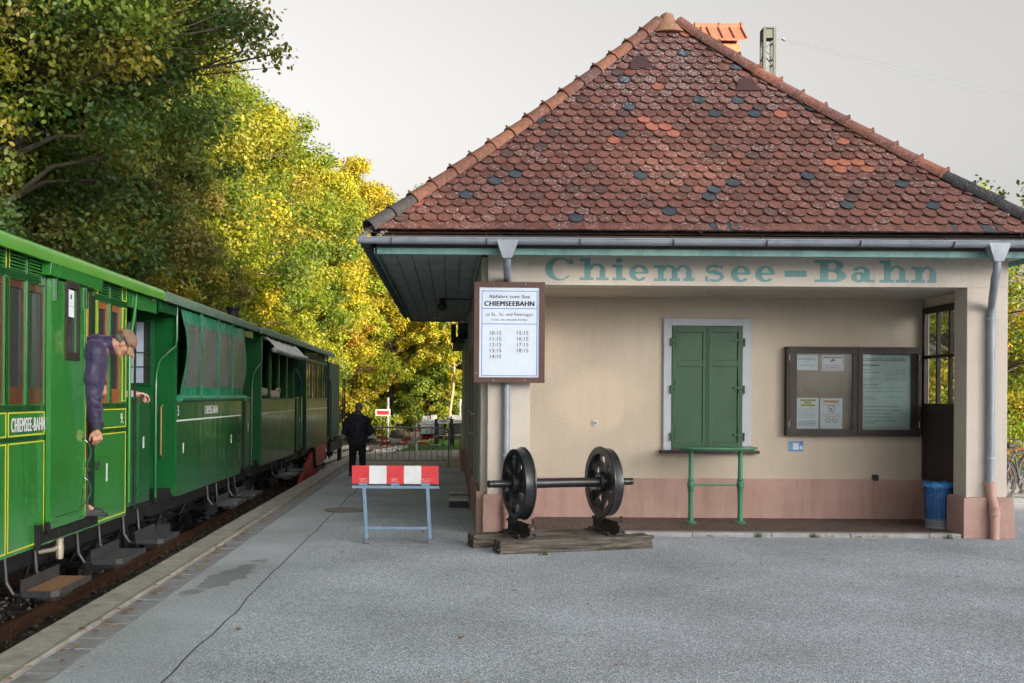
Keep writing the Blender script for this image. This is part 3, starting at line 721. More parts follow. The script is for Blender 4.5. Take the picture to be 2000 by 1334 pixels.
mb = MB(); prof = [(.30, -.26), (.22, -.15), (.13, -.05), (.10, .01), (.095, .05), (.085, .06), (.0, .063)]
mb.lathe(prof, AP + Vector((0, -.02, .02)), (0, 0, 1), 20, 0, (.36, .19, .11, .5)); mb.build('finial', M_TILE, roof, smooth='auto')
# sheet-metal snow guards let into the tiling
for (a, b) in ((3.66, 3.44), (5.1, 2.97)):
    mb = MB(); mb.prism([(-.17, -.06), (.2, -.06), (.12, .05), (.08, .2), (-.1, .19), (-.14, .08)], lambda x, y, d: pf(a + x, b + y, .05 + d), 0, .02); mb.build('vent_hood', mat('bronze sheet', (.10, .055, .055), .45, .4), roof)

# ---- chimney on the far slope
cx0, cy0 = 4.66, 18.0
mb = MB(); rg = random.Random(3); z = 5.6
while z < 7.93:
    for i in range(3):
        for (sx, sy) in ((0, -1), (0, 1)):
            mb.box(cx0 - .245 + i * .165, cx0 - .245 + i * .165 + .157, cy0 + sy * .245 - .02, cy0 + sy * .245 + .02, z + .004, z + .07, 0, (.40 * rg.uniform(.8, 1.15), .14, .08, 0))
        for sx in (-1, 1):
            mb.box(cx0 + sx * .245 - .02, cx0 + sx * .245 + .02, cy0 - .222 + i * .15, cy0 - .222 + i * .15 + .143, z + .004, z + .07, 0, (.40 * rg.uniform(.8, 1.15), .14, .08, 0))
    z += .075
mb.box(cx0 - .24, cx0 + .24, cy0 - .24, cy0 + .24, 5.4, 7.93, 0, (.25, .16, .12, 0))
mb.box(cx0 - .31, cx0 + .31, cy0 - .31, cy0 + .31, 7.72, 7.88, 0, (.45, .16, .085, 0))
ch = mb.build('chimney', M_TILE, roof, bevel=.003)
mb = MB(); oc = (.29, .115, .075, 0)
for i in range(4):
    for sg in (-1, 1):
        x = cx0 - .40 + i * .2
        V = [(x + .004, cy0 + sg * .42, 7.90), (x + .196, cy0 + sg * .42, 7.90), (x + .196, cy0 + sg * .02, 8.25), (x + .004, cy0 + sg * .02, 8.25)]
        V2 = [(a, b, c + .03) for a, b, c in V]; mb.add(V + V2, [(0, 1, 2, 3), (7, 6, 5, 4), (0, 4, 5, 1), (1, 5, 6, 2), (2, 6, 7, 3), (3, 7, 4, 0)], 0, oc)
        mb.tube([(x + .19, cy0 + sg * .42, 7.94), (x + .19, cy0 + sg * .03, 8.28)], .02, 6, 0, oc)
mb.lathe([(.075, -.42), (.085, -.42), (.085, -.38), (.07, -.38), (.07, .0), (.085, .0), (.085, .03), (.07, .03), (.07, .37), (.09, .38), (.09, .42), (.0, .42)], (cx0, cy0, 8.27), (1, 0, 0), 16, 0, oc)
mb.build('chimney_cap', M_TILE, roof, smooth='auto')

# ---- eaves: fascia, soffit, gutters
mb = MB(); mb.box(-.93, 7.28, 12.47, 12.50, 3.485, 3.565); mb.box(-.94, -.91, 12.47, 23.9, 3.485, 3.565); mb.box(7.25, 7.28, 12.50, 23.9, 3.485, 3.565); b_(mb, 'fascia', M_TEAL)
mb = MB(); x = -.91; rg = random.Random(8)
while x < .38:
    x1 = min(x + .205, .385); mb.box(x + .006, x1 - .006, 12.5, 18.2 + rg.uniform(-1, 1), 3.545, 3.57); mb.box(x + .006, x1 - .006, 19.3 + rg.uniform(-.1, .1), 23.9, 3.545, 3.57)
    mb.box(x + .006, x1 - .006, 17, 20, 3.547, 3.569); x += .205
mb.box(-.91, 7.26, 12.5, 12.99, 3.548, 3.575); mb.box(7.07, 7.26, 12.99, 23.9, 3.548, 3.575); mb.box(-.92, .39, 12.5, 23.9, 3.575, 3.585)
mb.box(-.93, .39, 23.9, 23.93, 3.50, 3.75)
b_(mb, 'soffit', M_SOFF)
def gutter(p0, p1, r, side):
    mb = MB(); K = 10; d = (p1 - p0).normalized(); V = []; F = []
    for p in (p0, p1):
        for rr_ in (r, r - .006):
            for k in range(K + 1):
                an = math.pi * k / K; V.append(p + side * (-math.cos(an)) * rr_ + Vector((0, 0, -math.sin(an) * rr_)))
    m = K + 1
    for k in range(K):
        F.append((k, k + 1, 2 * m + k + 1, 2 * m + k)); F.append((m + k, 3 * m + k, 3 * m + k + 1, m + k + 1))
        F.append((k, m + k, m + k + 1, k + 1)); F.append((2 * m + k, 2 * m + k + 1, 3 * m + k + 1, 3 * m + k))
    mb.add(V, F); mb.tube([p0 - side * -r, p1 - side * -r], .010, 8)
    L = (p1 - p0).length; i = 0
    return mb, L
g1, L = gutter(Vector((-1.13, 12.33, 3.655)), Vector((7.30, 12.33, 3.655)), .07, Vector((0, -1, 0)))
gt = b_(g1, 'gutter', M_GUT, smooth='auto')
for x in [-.72, .42] + [.42 + 1.12 * i for i in range(1, 6)] + [7.27]:
    mb = MB(); pts = [(x, 12.33 - .078 * math.cos(a * math.pi / 8), 3.655 - .078 * math.sin(a * math.pi / 8)) for a in range(9)]
    for a, b in zip(pts[:-1], pts[1:]): mb.bar(a, b, .028, .006, up=(1, 0, 0))
    mb.bar((x, 12.41, 3.655), (x, 12.47, 3.73), .02, .006); mb.build('bracket', M_BRN, gt)
g2, L = gutter(Vector((-1.05, 12.33, 3.655)), Vector((-1.05, 23.95, 3.655)), .07, Vector((-1, 0, 0)))
mb2 = g2
for i in range(26):
    y = 12.7 + i * .44; pts = [(-1.05 - .076 * math.cos(a * math.pi / 8), y, 3.655 - .076 * math.sin(a * math.pi / 8)) for a in range(9)]
    for a, b in zip(pts[:-1], pts[1:]): mb2.bar(a, b, .02, .008, up=(0, 1, 0))
b_(mb2, 'gutter', mat('dull gutter', (.10, .12, .14), .6, .2, vs=3), smooth='auto')
# downpipes
def downpipe(x, kick, zlow, clay_top, zs=3.22, dz=.33):
    r = .047; mb = MB()
    y0, yw = 12.33, 12.945
    mb.add([(x - .135, y0 - .066, 3.66), (x + .135, y0 - .066, 3.66), (x + .135, y0 + .05, 3.66), (x - .135, y0 + .05, 3.66), (x - .12, y0 - .07, 3.60), (x + .12, y0 - .07, 3.60), (x + .12, y0 + .055, 3.60), (x - .12, y0 + .055, 3.60),
            (x - .055, y0 - .055, 3.42), (x + .055, y0 - .055, 3.42), (x + .055, y0 + .055, 3.42), (x - .055, y0 + .055, 3.42)],
           [(0, 1, 5, 4), (1, 2, 6, 5), (2, 3, 7, 6), (3, 0, 4, 7), (4, 5, 9, 8), (5, 6, 10, 9), (6, 7, 11, 10), (7, 4, 8, 11), (8, 9, 10, 11), (3, 2, 1, 0)])
    pts = [(x, y0, 3.52), (x, y0, zs + .08), (x, y0 + .03, zs + .03)]
    for i in range(7):
        t = i / 6; s = t * t * (3 - 2 * t); pts.append((x - kick * s, y0 + .05 + (yw - y0 - .05) * s, zs - dz * t))
    pts += [(x - kick, yw, 2.8), (x - kick, yw, clay_top)]
    mb.tube(pts, r, 14)
    o = b_(mb, 'downpipe', M_GUT, smooth='auto')
    mb = MB()
    for z in (2.78, 1.02):
        mb.lathe([(.05, -.012), (.058, -.012), (.058, .012), (.05, .012)], (x - kick, yw, z), n=16, closed=True); mb.box(x - kick + .052, x - kick + .075, yw - .012, yw + .012, z - .012, z + .012)
    mb.build('pipe_clip', M_WHT, o)
    mb = MB(); xk = x - kick
    prof = [(.0, clay_top + .03), (.048, clay_top + .03), (.066, clay_top + .028), (.066, clay_top - .03), (.058, clay_top - .045)]
    mb.lathe([(.05, .055), (.068, .05), (.068, 0), (.05, -.004)], (xk, yw, clay_top - .03), n=16)
    mb.tube([(xk, yw - .005, clay_top - .02), (xk + .004, yw - .005, clay_top - .12), (xk + .014, yw - .03, clay_top - .22), (xk + .02, yw - .07, clay_top - .30), (xk + .02, yw - .07, -.02)], [.062, .053, .055, .055, .055], 14)
    mb.lathe([(.056, -.06), (.066, -.055), (.068, -.04), (.062, -.02), (.062, .02), (.07, .035), (.07, .055), (.056, .06)], (xk + .02, yw - .07, clay_top - .35), n=16)
    mb.build('clay_pipe', M_TERR, o, smooth='auto')
downpipe(6.57, -.26, .6, .70)
downpipe(PX(989, 12.33), -.035, .6, .70, 3.38, .17)
# annex at the back with its own narrower eaves
mb = MB(); mb.box(.33, 6, 23.95, 30, .0, 3.1); mb.box(.26, .32, 24.0, 30, 0, .5, 1); b_(mb, 'annex', [M_PLAS, M_PINK])
mb = MB(); mb.prism([(.05, 3.1), (3.2, 5.3), (6.3, 3.1)], lambda x, z, d: (x, d, z), 23.97, 30.3); b_(mb, 'annex_roof', M_DKW)
mb = MB()
mb.tube([(.06, 24.1, 3.46), (.06, 24.1, 3.02)], .06, 10)
for i in range(9): mb.lathe([(.06, -.012), (.072, 0), (.06, .012)], (.06, 24.1, 3.04 + i * .05), n=12)
mb.box(.16, .42, 24.0, 24.05, 3.0, 3.5); b_(mb, 'rain_head', mat('dull rain head', (.08, .095, .105), .6, .2))
# ---- window with closed shutters
def Wp(px, py, d=YB): return P(px, py, d)
x0, x1, z1, z0 = Wp(1295, 750)[0], Wp(1464, 750)[0], PZ(1380, 623, YB), PZ(1380, 879, YB)
win = thing('window', None, None); win.parent = B; win.matrix_parent_inverse = Matrix.Translation(-Vector((3.77, 13.2, 0)))
del_ = win
mb = MB()
for (a, b, c, d) in ((x0, x0 + .115, z0, z1), (x1 - .115, x1, z0, z1), (x0 + .115, x1 - .115, z1 - .10, z1)): mb.box(a, b, YB - .045, YB + .01, c, d)
for (a, b, c, d) in ((x0 - .012, x0, z0, z1 + .012), (x1, x1 + .012, z0, z1 + .012), (x0, x1, z1, z1 + .012)): mb.box(a, b, YB - .03, YB + .01, c, d)
win2 = mb.build('window', M_WHT, B, bevel=.004); win2.matrix_parent_inverse = Matrix.Translation(-Vector((3.77, 13.2, 0)))
bpy.data.objects.remove(win)
xm = (x0 + x1) / 2
for sg in (0, 1):
    a, b = (x0 + .117, xm + .004) if sg == 0 else (xm + .006, x1 - .117); lz0, lz1 = z0 + .02, z1 - .105
    mb = MB(); st = .07; mid = lz0 + (lz1 - lz0) * .695
    mb.box(a, a + st, YB - .06, YB - .02, lz0, lz1); mb.box(b - st, b, YB - .06, YB - .02, lz0, lz1)
    for (c, d) in ((lz0, lz0 + .09), (mid - .045, mid + .045), (lz1 - .09, lz1)): mb.box(a + st, b - st, YB - .06, YB - .02, c, d)
    mb.box(a + st, b - st, YB - .045, YB - .025, lz0 + .09, mid - .045); mb.box(a + st, b - st, YB - .045, YB - .025, mid + .045, lz1 - .09)
    mb.box(b - .02 if sg == 0 else a, b + .015 if sg == 0 else a + .02, YB - .068, YB - .0595, lz0, lz1)
    sh = mb.build('shutter', M_GRN, win2, bevel=.003)
    hx = a if sg == 0 else b; s = 1 if sg == 0 else -1
    for z in (lz0 + .2, lz0 + (lz1 - lz0) * .5, lz1 - .2):
        mb = MB(); mb.bar((hx - s * .025, YB - .066, z), (hx + s * .12, YB - .066, z), .012, .03); mb.bar((hx + s * .05, YB - .066, z - .09), (hx + s * .05, YB - .066, z + .11), .022, .01, up=(0, 1, 0)); mb.tube([(hx - s * .02, YB - .07, z - .09), (hx - s * .02, YB - .07, z + .03)], .012, 8); mb.build('hinge', M_GRN, win2)
mb = MB(); mb.box(x0 - .05, x1 + .12, YB - .11, YB + .01, z0 - .045, z0); mb.build('sill', M_DKW, win2, bevel=.004)
# ---- glazed opening in the right-hand porch wall
xa, xb = 6.70, 6.76; ya, yb, za, zb, zt = 13.37, 14.555, .62, 1.70, 3.05
mb = MB()
for (c, d, e, f) in ((ya, ya + .06, za, zt), (yb - .06, yb, za, zt), (ya + .06, yb - .06, zt - .09, zt), (ya + .06, yb - .06, zb - .12, zb), (ya + .06, yb - .06, 2.33, 2.375)): mb.box(xa, xb, c, d, e, f)
for i in (1, 2): y = ya + .06 + (yb - ya - .12) * i / 3; mb.box(xa + .005, xb - .005, y - .02, y + .02, zb, zt - .09)
mb.box(xa + .015, xb - .01, ya + .06, yb - .06, 1.12, zb - .12); mb.box(xa + .002, xb, ya + .06, yb - .06, 1.02, 1.12); mb.box(xa + .012, xb - .01, ya + .06, yb - .06, za, 1.02)
sw = b_(mb, 'window', M_DKW, bevel=.003)
mb = MB()
for i in range(3):
    y = ya + .06 + (yb - ya - .12) * i / 3; mb.box(6.73, 6.734, y + .022, y + (yb - ya - .12) / 3 - .022, zb + .002, 2.328); mb.box(6.73, 6.734, y + .022, y + (yb - ya - .12) / 3 - .022, 2.377, zt - .092)
mb.build('pane', M_GLASS, sw)
# ---- step blocks by the side door
for k, (y0, z) in enumerate(((16.15, .0), (17.3, .0))):
    s = thing('step_block', ['nearer grey concrete step block on the asphalt beside the plinth', 'farther grey concrete step block on the asphalt beside the plinth'][k], 'step', (.14, y0, 0), 0, 'concrete step blocks beside the station wall')
    mb = MB(); mb.box(-.16, .16, 0, .42, .10, .155); mb.build('tread', mat('pale slab', (.42, .42, .41), .8, vs=8), s, bevel=.008)
    mb = MB(); mb.box(-.15, .155, .03, .40, 0, .10); mb.build('base', mat('dark block', (.06, .06, .06), .9), s)
# ================================================================ THINGS AT THE PORCH
# departure board on the left column
sx0, sy0, sz0 = P(925, 747, 12.80); sx1, _, sz1 = P(1065, 551, 12.80)
T = thing('departure_sign', 'framed white departure board with hourly times hanging on the corner column', 'sign', ((sx0 + sx1) / 2, 12.84, sz0))
def loc(T, p): return (p[0] - T.location.x, p[1] - T.location.y, p[2] - T.location.z)
def box_at(mb, T, x0, x1, y0, y1, z0, z1, mi=0):
    l = T.location; mb.box(x0 - l.x, x1 - l.x, y0 - l.y, y1 - l.y, z0 - l.z, z1 - l.z, mi)
W_ = sx1 - sx0; H_ = sz1 - sz0; f = .068
mb = MB(); hw = W_ / 2
mb.box(-hw, hw, -.04, .04, 0, f); mb.box(-hw, hw, -.04, .04, H_ - f, H_); mb.box(-hw, -hw + f, -.04, .04, f, H_ - f); mb.box(hw - f, hw, -.04, .04, f, H_ - f); mb.box(-hw + .02, hw - .02, .02, .035, .02, H_ - .02)
mb.build('frame', M_BRN, T, bevel=.003)
mb = MB(); mb.box(-hw + f, hw - f, -.02, .0, f, H_ - f); mb.build('panel', M_PAPW, T)
def sp(px, py):
    x, y, z = P(px, py, 12.80); return (x - T.location.x, z - T.location.z)
mb = MB()
bx0, bz0 = sp(940, 734); bx1, bz1 = sp(1050, 568)
t = .008
for (a, b, c, d) in ((bx0, bx1, bz0, bz0 + t), (bx0, bx1, bz1 - t, bz1), (bx0, bx0 + t, bz0 + t, bz1 - t), (bx1 - t, bx1, bz0 + t, bz1 - t)): mb.box(a, b, -.022, -.019, c, d)
for py in (602.5, 632.5): z = sp(990, py)[1]; mb.box(bx0 + t, bx1 - t, -.0222, -.019, z - .004, z + .004)
mb.build('blue_rule', M_BLUE, T)
mb = MB(); fn = lambda x, z: (x, -.023, z)
def line(mb, s, px0, px1, pyb, cap, bold=0., fn=fn, mi=0, spc=1.03):
    a, zb = sp(px0, pyb); b, _ = sp(px1, pyb); put_text(mb, s, fn, a, b, zb, cap * 12.8 / 2000, bold, mi, sp=spc)
line(mb, 'Abfahrt zum See', 955, 1035, 582, 7.2, .018); line(mb, 'CHIEMSEEBAHN', 946.5, 1043.5, 597, 10.0, .060, spc=1.10)
line(mb, 'an Sa., So. und Feiertagen', 949, 1041, 616.5, 6.8, .0); line(mb, 'on Sat., Sun. and public holidays', 960, 1030, 625.8, 4.2, .0)
for i, s in enumerate(('10:15', '11:15', '12:15', '13:15', '14:15')): line(mb, s, 957, 979, 653.5 + i * 11.5, 7.6, .004)
for i, s in enumerate(('15:15', '16:15', '17:15', '18:15')): line(mb, s, 1010, 1032, 653.5 + i * 11.5, 7.6, .004)
mb.build('lettering', M_INK, T, fixn=False)
mb = MB()
for (a, b) in ((-.2, H_ - .03), (.2, H_ - .03), (-.2, .03), (.2, .03), (-hw + .03, .12)): mb.sph((a, -.041, b), (.008, .004, .008), 8)
mb.build('screw', M_STEEL, T)

# notice case on the back wall
YC = YB - .12
a = P(1537, 765, YC); b = P(1800, 765, YC); zt_, zb_ = PZ(1600, 677, YC), PZ(1600, 851, YC)
NC = thing('notice_case', 'dark brown two-door glazed notice case on the porch back wall', 'notice case', ((a[0] + b[0]) / 2, YB - .002, zb_))
hw = (b[0] - a[0]) / 2; hh = zt_ - zb_
mb = MB(); mb.box(-hw, hw, -.118, -.0, 0, .035); mb.box(-hw, hw, -.118, 0, hh - .035, hh); mb.box(-hw, -hw + .03, -.118, 0, .035, hh - .035); mb.box(hw - .03, hw, -.118, 0, .035, hh - .035); mb.box(-hw + .03, hw - .03, -.03, 0, .035, hh - .035)
mb.build('case', M_DKW, NC, bevel=.003)
def cp(px, py, d=YC + .085):
    x, y, z = P(px, py, d); return (x - NC.location.x, z - NC.location.z)
mb = MB(); l0 = cp(1552, 838)[0]; l1 = cp(1660, 838)[0]; r0 = cp(1680, 838)[0]; r1 = cp(1787, 838)[0]; c0 = cp(1600, 838)[1]; c1 = cp(1600, 691)[1]
for (u0, u1, i0, i1) in ((-hw + .032, (l1 + r0) / 2 - .003, l0, l1), ((l1 + r0) / 2 + .003, hw - .032, r0, r1)):
    mb.box(u0, i0, -.122, -.095, .037, hh - .037); mb.box(i1, u1, -.122, -.095, .037, hh - .037); mb.box(i0, i1, -.122, -.095, .037, c0); mb.box(i0, i1, -.122, -.095, c1, hh - .037)
    d = mb.build('door', M_DKW, NC, bevel=.003)
    m2 = MB(); m2.box(i0 - .005, i1 + .005, -.108, -.104, c0 - .005, c1 + .005); m2.build('glass', M_GLASS, d)
    m2 = MB(); s = -1 if u0 < -.5 * hw else 1; xx = u0 if s < 0 else u1
    for z in (.12, hh - .2): m2.tube([(xx, -.125, z), (xx, -.125, z + .09)], .006, 6)
    m2.build('hinge', M_STEEL, d); mb = MB()
m2 = MB(); m2.box(-hw + .035, 0.03, -.034, -.0302, .04, hh - .04); m2.build('cork_board', mat('cork', (.30, .22, .15), .9, vs=4, col2=(.38, .29, .20)), NC)
m2 = MB()
for px, py in ((1594.5, 729), (1623.5, 727), (1564.5, 762.5), (1598, 763), (1633, 763)): x, z = cp(px, py); m2.sph((x, -.036, z), (.014, .008, .014), 10)
m2.build('pin', M_WHT, NC)
M_PAPER = mat('paper', (.75, .79, .86), .7, var=.03); M_YEL = mat('yellow marker', (.62, .52, .05), .7, var=.05); M_ORG = mat('orange marker', (.7, .38, .1), .7, var=.05)
M_RED = mat('red print', (.5, .04, .05), .6, var=.05); M_GREY = mat('grey print', (.14, .15, .18), .7, var=.05); M_LGR = mat('pale green board', (.60, .72, .67), .6, var=.03)
NY = -.040
def sheet_thing(name, label, px0, px1, py0, py1, m, group, skew=0):
    x0_, z0_ = cp(px0, py1); x1_, z1_ = cp(px1, py0); l = NC.location
    t = thing(name, label, 'notice', (l.x + (x0_ + x1_) / 2, l.y + NY, l.z + z0_), 0, group)
    q = MB(); q.box(-(x1_ - x0_) / 2, (x1_ - x0_) / 2, 0, .004, 0, z1_ - z0_); q.build('paper', m, t)
    def w(px, py): x, z = cp(px, py); return (x - (x0_ + x1_) / 2, z - z0_)
    return t, w
def txt(q, w, s, px0, px1, pyb, cap, bold=0., mi=0, dy=.002):
    a, z = w(px0, pyb); b_x, _ = w(px1, pyb); put_text(q, s, lambda x, zz_: (x, -dy, zz_), a, b_x, z, cap * 14.5 / 2000, bold, mi)
def bars(q, w, px0, px1, py0, py1, mi=0, dy=.001):
    a, z0_ = w(px0, py1); b_x, z1_ = w(px1, py0); q.box(a, b_x, -dy, 0, z0_, z1_, mi)
G = 'papers behind the glass of the notice case'
t, w = sheet_thing('notice_sheet', 'small white card with three centred blue-grey lines, upper left in the case', 1554, 1597, 692, 723, M_PAPER, G)
q = MB(); txt(q, w, 'Chiemsee-Bahnhof', 1558, 1592, 701, 3.6); txt(q, w, 'wird', 1571, 1579, 707.5, 3.6); txt(q, w, 'videoüberwacht!', 1560, 1590, 714.5, 3.6); bars(q, w, 1558, 1592, 702, 702.5, dy=.002); q.build('print', M_GREY, t, fixn=False)
t, w = sheet_thing('notice_sheet', 'white card with a surveillance camera symbol in a red border', 1604.5, 1648, 694, 724.5, M_PAPER, G)
q = MB(); txt(q, w, 'Dieser Raum wird', 1610, 1642.5, 715, 3.4, .02); txt(q, w, 'videoüberwacht!', 1611, 1641, 719.5, 3.4, .02)
for (a_, b_2, c_, d_2) in ((1606.5, 1645.5, 697, 697.6), (1606.5, 1645.5, 722, 722.6), (1606.5, 1607.1, 697, 722), (1645, 1645.6, 697, 722)): bars(q, w, a_, b_2, c_, d_2, dy=.002)
q.build('print', M_RED, t, fixn=False)
q = MB(); x_, z_ = w(1626, 704.5); q.bar((x_ - .035, -.004, z_ - .004), (x_ + .035, -.004, z_ + .012), .006, .028, up=(0, 0, 1)); q.box(x_ - .004, x_ + .004, -.003, 0, z_, z_ + .04); bars(q, w, 1608, 1644, 698, 699.5, dy=.0025); q.build('camera_symbol', M_INK, t)
t, w = sheet_thing('notice_sheet', 'sheet of small text under three yellow highlighted heading lines', 1555.5, 1598.5, 777, 837, M_PAPER, G)
q = MB()
for i, (u0, u1) in enumerate(((1562, 1593), (1570, 1584), (1563, 1591))): bars(q, w, u0, u1, 779.8 + i * 4.8, 783.6 + i * 4.8)
q.build('highlight', M_YEL, t)
q = MB(); txt(q, w, 'Aktuelle Hinweise', 1562.5, 1592.5, 783.3, 3.0, .01); txt(q, w, 'Bahnhof', 1571, 1583, 788, 3.0, .01); txt(q, w, 'Informationen', 1564, 1590, 792.8, 3.0, .01)
for i in range(6): txt(q, w, 'Bitte beachten Sie die Hinweise am Bahnsteig', 1558, 1595 - (i % 3) * 3, 799 + i * 3.2, 1.6)
for i in range(3): txt(q, w, 'Bitte halten Sie Abstand zueinander', 1559, 1594 - i, 824 + i * 3.4, 2.2, .03)
q.build('print', M_GREY, t, fixn=False)
t, w = sheet_thing('notice_sheet', 'sheet with an orange heading and three round red prohibition symbols', 1601.5, 1645, 778, 837, M_PAPER, G)
q = MB(); bars(q, w, 1608, 1638, 782, 786.2); q.build('highlight', M_ORG, t)
q = MB(); txt(q, w, 'Unsere Hinweise', 1609, 1637, 785.6, 2.8, .01)
for i in range(2): txt(q, w, 'Bitte beachten Sie die Hinweise', 1606, 1641, 790 + i * 2.6, 1.6)
for i in range(3): txt(q, w, 'Mund-Nasen-Schutz tragen', 1606, 1640, 808 + i * 2.9, 1.6)
x_, z_ = w(1623, 798.5); q.prism([(x_ - .02, z_ + .01), (x_, z_ - .02), (x_ + .02, z_ + .01)], lambda x, z, d: (x, -d, z), 0, .003); q.build('print', M_GREY, t, fixn=False)
q = MB()
for px, py, r in ((1623, 798, 6.8), (1616, 821, 5.2), (1629.5, 821, 5.2)):
    x_, z_ = w(px, py); rr_ = r * 14.5 / 2000; q.lathe([(rr_, 0), (rr_, .003), (rr_ * .82, .003), (rr_ * .82, 0)], (x_, -.003, z_), (0, -1, 0), 24, closed=True); q.bar((x_ - rr_ * .6, -.003, z_ + rr_ * .6), (x_ + rr_ * .6, -.003, z_ - rr_ * .6), .006, .003) if r < 6 else q.bar((x_ - .035, -.003, z_ - .03), (x_ + .035, -.003, z_ - .03), .01, .003)
q.build('prohibition_symbol', M_RED, t)
t, w = sheet_thing('price_board', 'pale green fare list filling the right-hand door of the notice case', 1680.5, 1778, 692.5, 839, M_LGR, G)
q = MB(); txt(q, w, 'CHIEMSEE-BAHN UND SCHIFFFAHRT', 1686, 1769, 703, 4.2); bars(q, w, 1686, 1769, 704.3, 704.7, dy=.002); txt(q, w, 'Fahrpreise', 1686, 1716.5, 715, 5.2, .03)
rows = [('Bahnfahrt', 723, 1686, 1700, '', .02), ('Prien Bhf - Stock/Hafen', 728.5, 1686, 1717, 'Hin und Rück   € 3,90   € 2,00', 0), ('', 732.5, 0, 0, 'Einfache Fahrt   € 2,50   € 1,00', 0), ('Zuschlag 1. Klasse', 739, 1686, 1712, 'Hin und Rück   € 2,00', 0), ('Salonwagen', 743, 1686, 1702, 'Einfache Fahrt   € 1,00', 0),
        ('Bahn- und Schifffahrt', 752.5, 1686, 1716, '', .02), ('Prien Bhf - bis Herreninsel', 758.5, 1686, 1721, 'Hin und Rück   € 11,60   € 5,90', 0), ('Prien Bhf - bis Fraueninsel', 765.5, 1686, 1724, 'Hin und Rück   € 12,80   € 6,50', 0), ('Prien Bhf - bis', 776, 1686, 1705, 'Hin und Rück   € 16,30   € 8,20', 0), ('Große Chiemseefahrt', 780, 1686, 1711, '', 0)]
for s, yb_, u0, u1, s2, bo in rows:
    if s: txt(q, w, s, u0, u1, yb_, 2.4, bo)
    if s2: txt(q, w, s2, 1730, 1769, yb_, 1.9)
txt(q, w, 'Erw.', 1749, 1755, 723.5, 2., .02); txt(q, w, 'Kind', 1762, 1769, 723.5, 2., .02)
for s, yb_, u1 in (('Bahnfahrkarten auch im Zug erhältlich', 795, 1754), ('Bahn-Schifffahrtskarten nur am Schalter', 802, 1757), ('Kinderpreise von 6 - 15 Jahren', 808.7, 1740), ('Schulklassen zu Kinderpreisen', 815.4, 1740), ('Preise für Gruppen und andere Ziele', 822.5, 1751), ('siehe Liste', 826.8, 1707)): txt(q, w, s, 1686 if yb_ < 825 else 1688, u1, yb_, 3.2)
txt(q, w, 'CHIEMSEE-SCHIFFFAHRT  Prien am Chiemsee', 1685, 1768, 836, 2.2); q.build('print', M_INK, t, fixn=False)
q = MB(); bars(q, w, 1775, 1776.5, 692.6, 838.9, dy=.002); q.build('stripe', M_TEAL, t)

# small things on the back wall
a = P(1539, 881, YB); b = P(1568.5, 861.5, YB)
mb = MB(); w0, h0 = (b[0] - a[0]), b[2] - a[2]
mb.box(-w0 / 2, w0 / 2, -.004, 0, 0, h0, 0); mb.box(w0 * .26, w0 / 2, -.006, -.004, h0 * .65, h0, 1); mb.box(-w0 / 2, w0 / 2, -.006, -.004, 0, h0 * .1, 1); mb.box(-w0 * .18, w0 * .2, -.006, -.004, h0 * .14, h0 * .78, 2); mb.box(w0 * .27, w0 * .45, -.0065, -.004, h0 * .2, h0 * .5, 2)
o = mb.build('sticker', [mat('sky blue', (.12, .25, .42), .5), M_BLUE, mat('ice blue', (.45, .55, .65), .5)]); o.location = ((a[0] + b[0]) / 2, YB - .0, a[2]); tag(o, 'small blue and white picture plate under the notice case', 'plaque')
a = P(1162.5, 826, YB); t = thing('light_switch', 'small square white switch on the bare porch wall', 'switch', (a[0], YB, a[2]))
mb = MB(); mb.box(-.04, .04, -.02, 0, -.04, .04); mb.build('plate', M_WHT, t, bevel=.006); mb = MB(); mb.lathe([(0, 0), (.012, 0), (.012, .012), (0, .012)], (0, -.02, 0), (0, -1, 0), 12); mb.build('button', M_INK, t)
a = P(1707, 935, YB); t = thing('wall_tap', 'dark metal tap with pipe on the pink plinth of the porch', 'tap', (a[0], YB - .04, a[2]))
mb = MB(); mb.box(-.03, .03, -.05, .03, -.02, .06); mb.tube([(0, -.05, .03), (0, -.08, .03), (0, -.09, 0)], .01, 8); mb.build('valve', mat('tap iron', (.05, .05, .05), .5, .6), t, bevel=.005)
mb = MB(); mb.tube([(0, .0, -.02), (0, -.0, -.42), (0, -.01, -.47)], .017, 8); mb.build('pipe', M_TERR, t)
a = P(1374, 566, 13.9); mb = MB(); mb.lathe([(0, -.03), (.05, -.03), (.06, -.01), (.06, .0)], (0, 0, 0), n=16); o = mb.build('ceiling_sensor', M_PLASB, smooth='auto'); o.location = (a[0], 13.9, 3.181); tag(o, 'small round fitting under the porch ceiling', 'fitting')
# soffit lamp
t = thing('soffit_lamp', 'round dark globe lamp hanging under the wide side eaves', 'lamp', (-.16, 18.7, 3.545))
mb = MB(); mb.lathe([(.0, 0), (.06, 0), (.06, -.05), (.045, -.07)], n=16); mb.build('mount', M_DKW, t); mb = MB(); mb.sph((0, 0, -.14), .088, 18); mb.build('globe', mat('smoked glass', (.05, .06, .055), .25), t, smooth=True)
mb = MB(); mb.tube([(.0, 0.02, -.012), (.54, .02, -.012)], .01, 6); mb.build('conduit', M_INK, t)

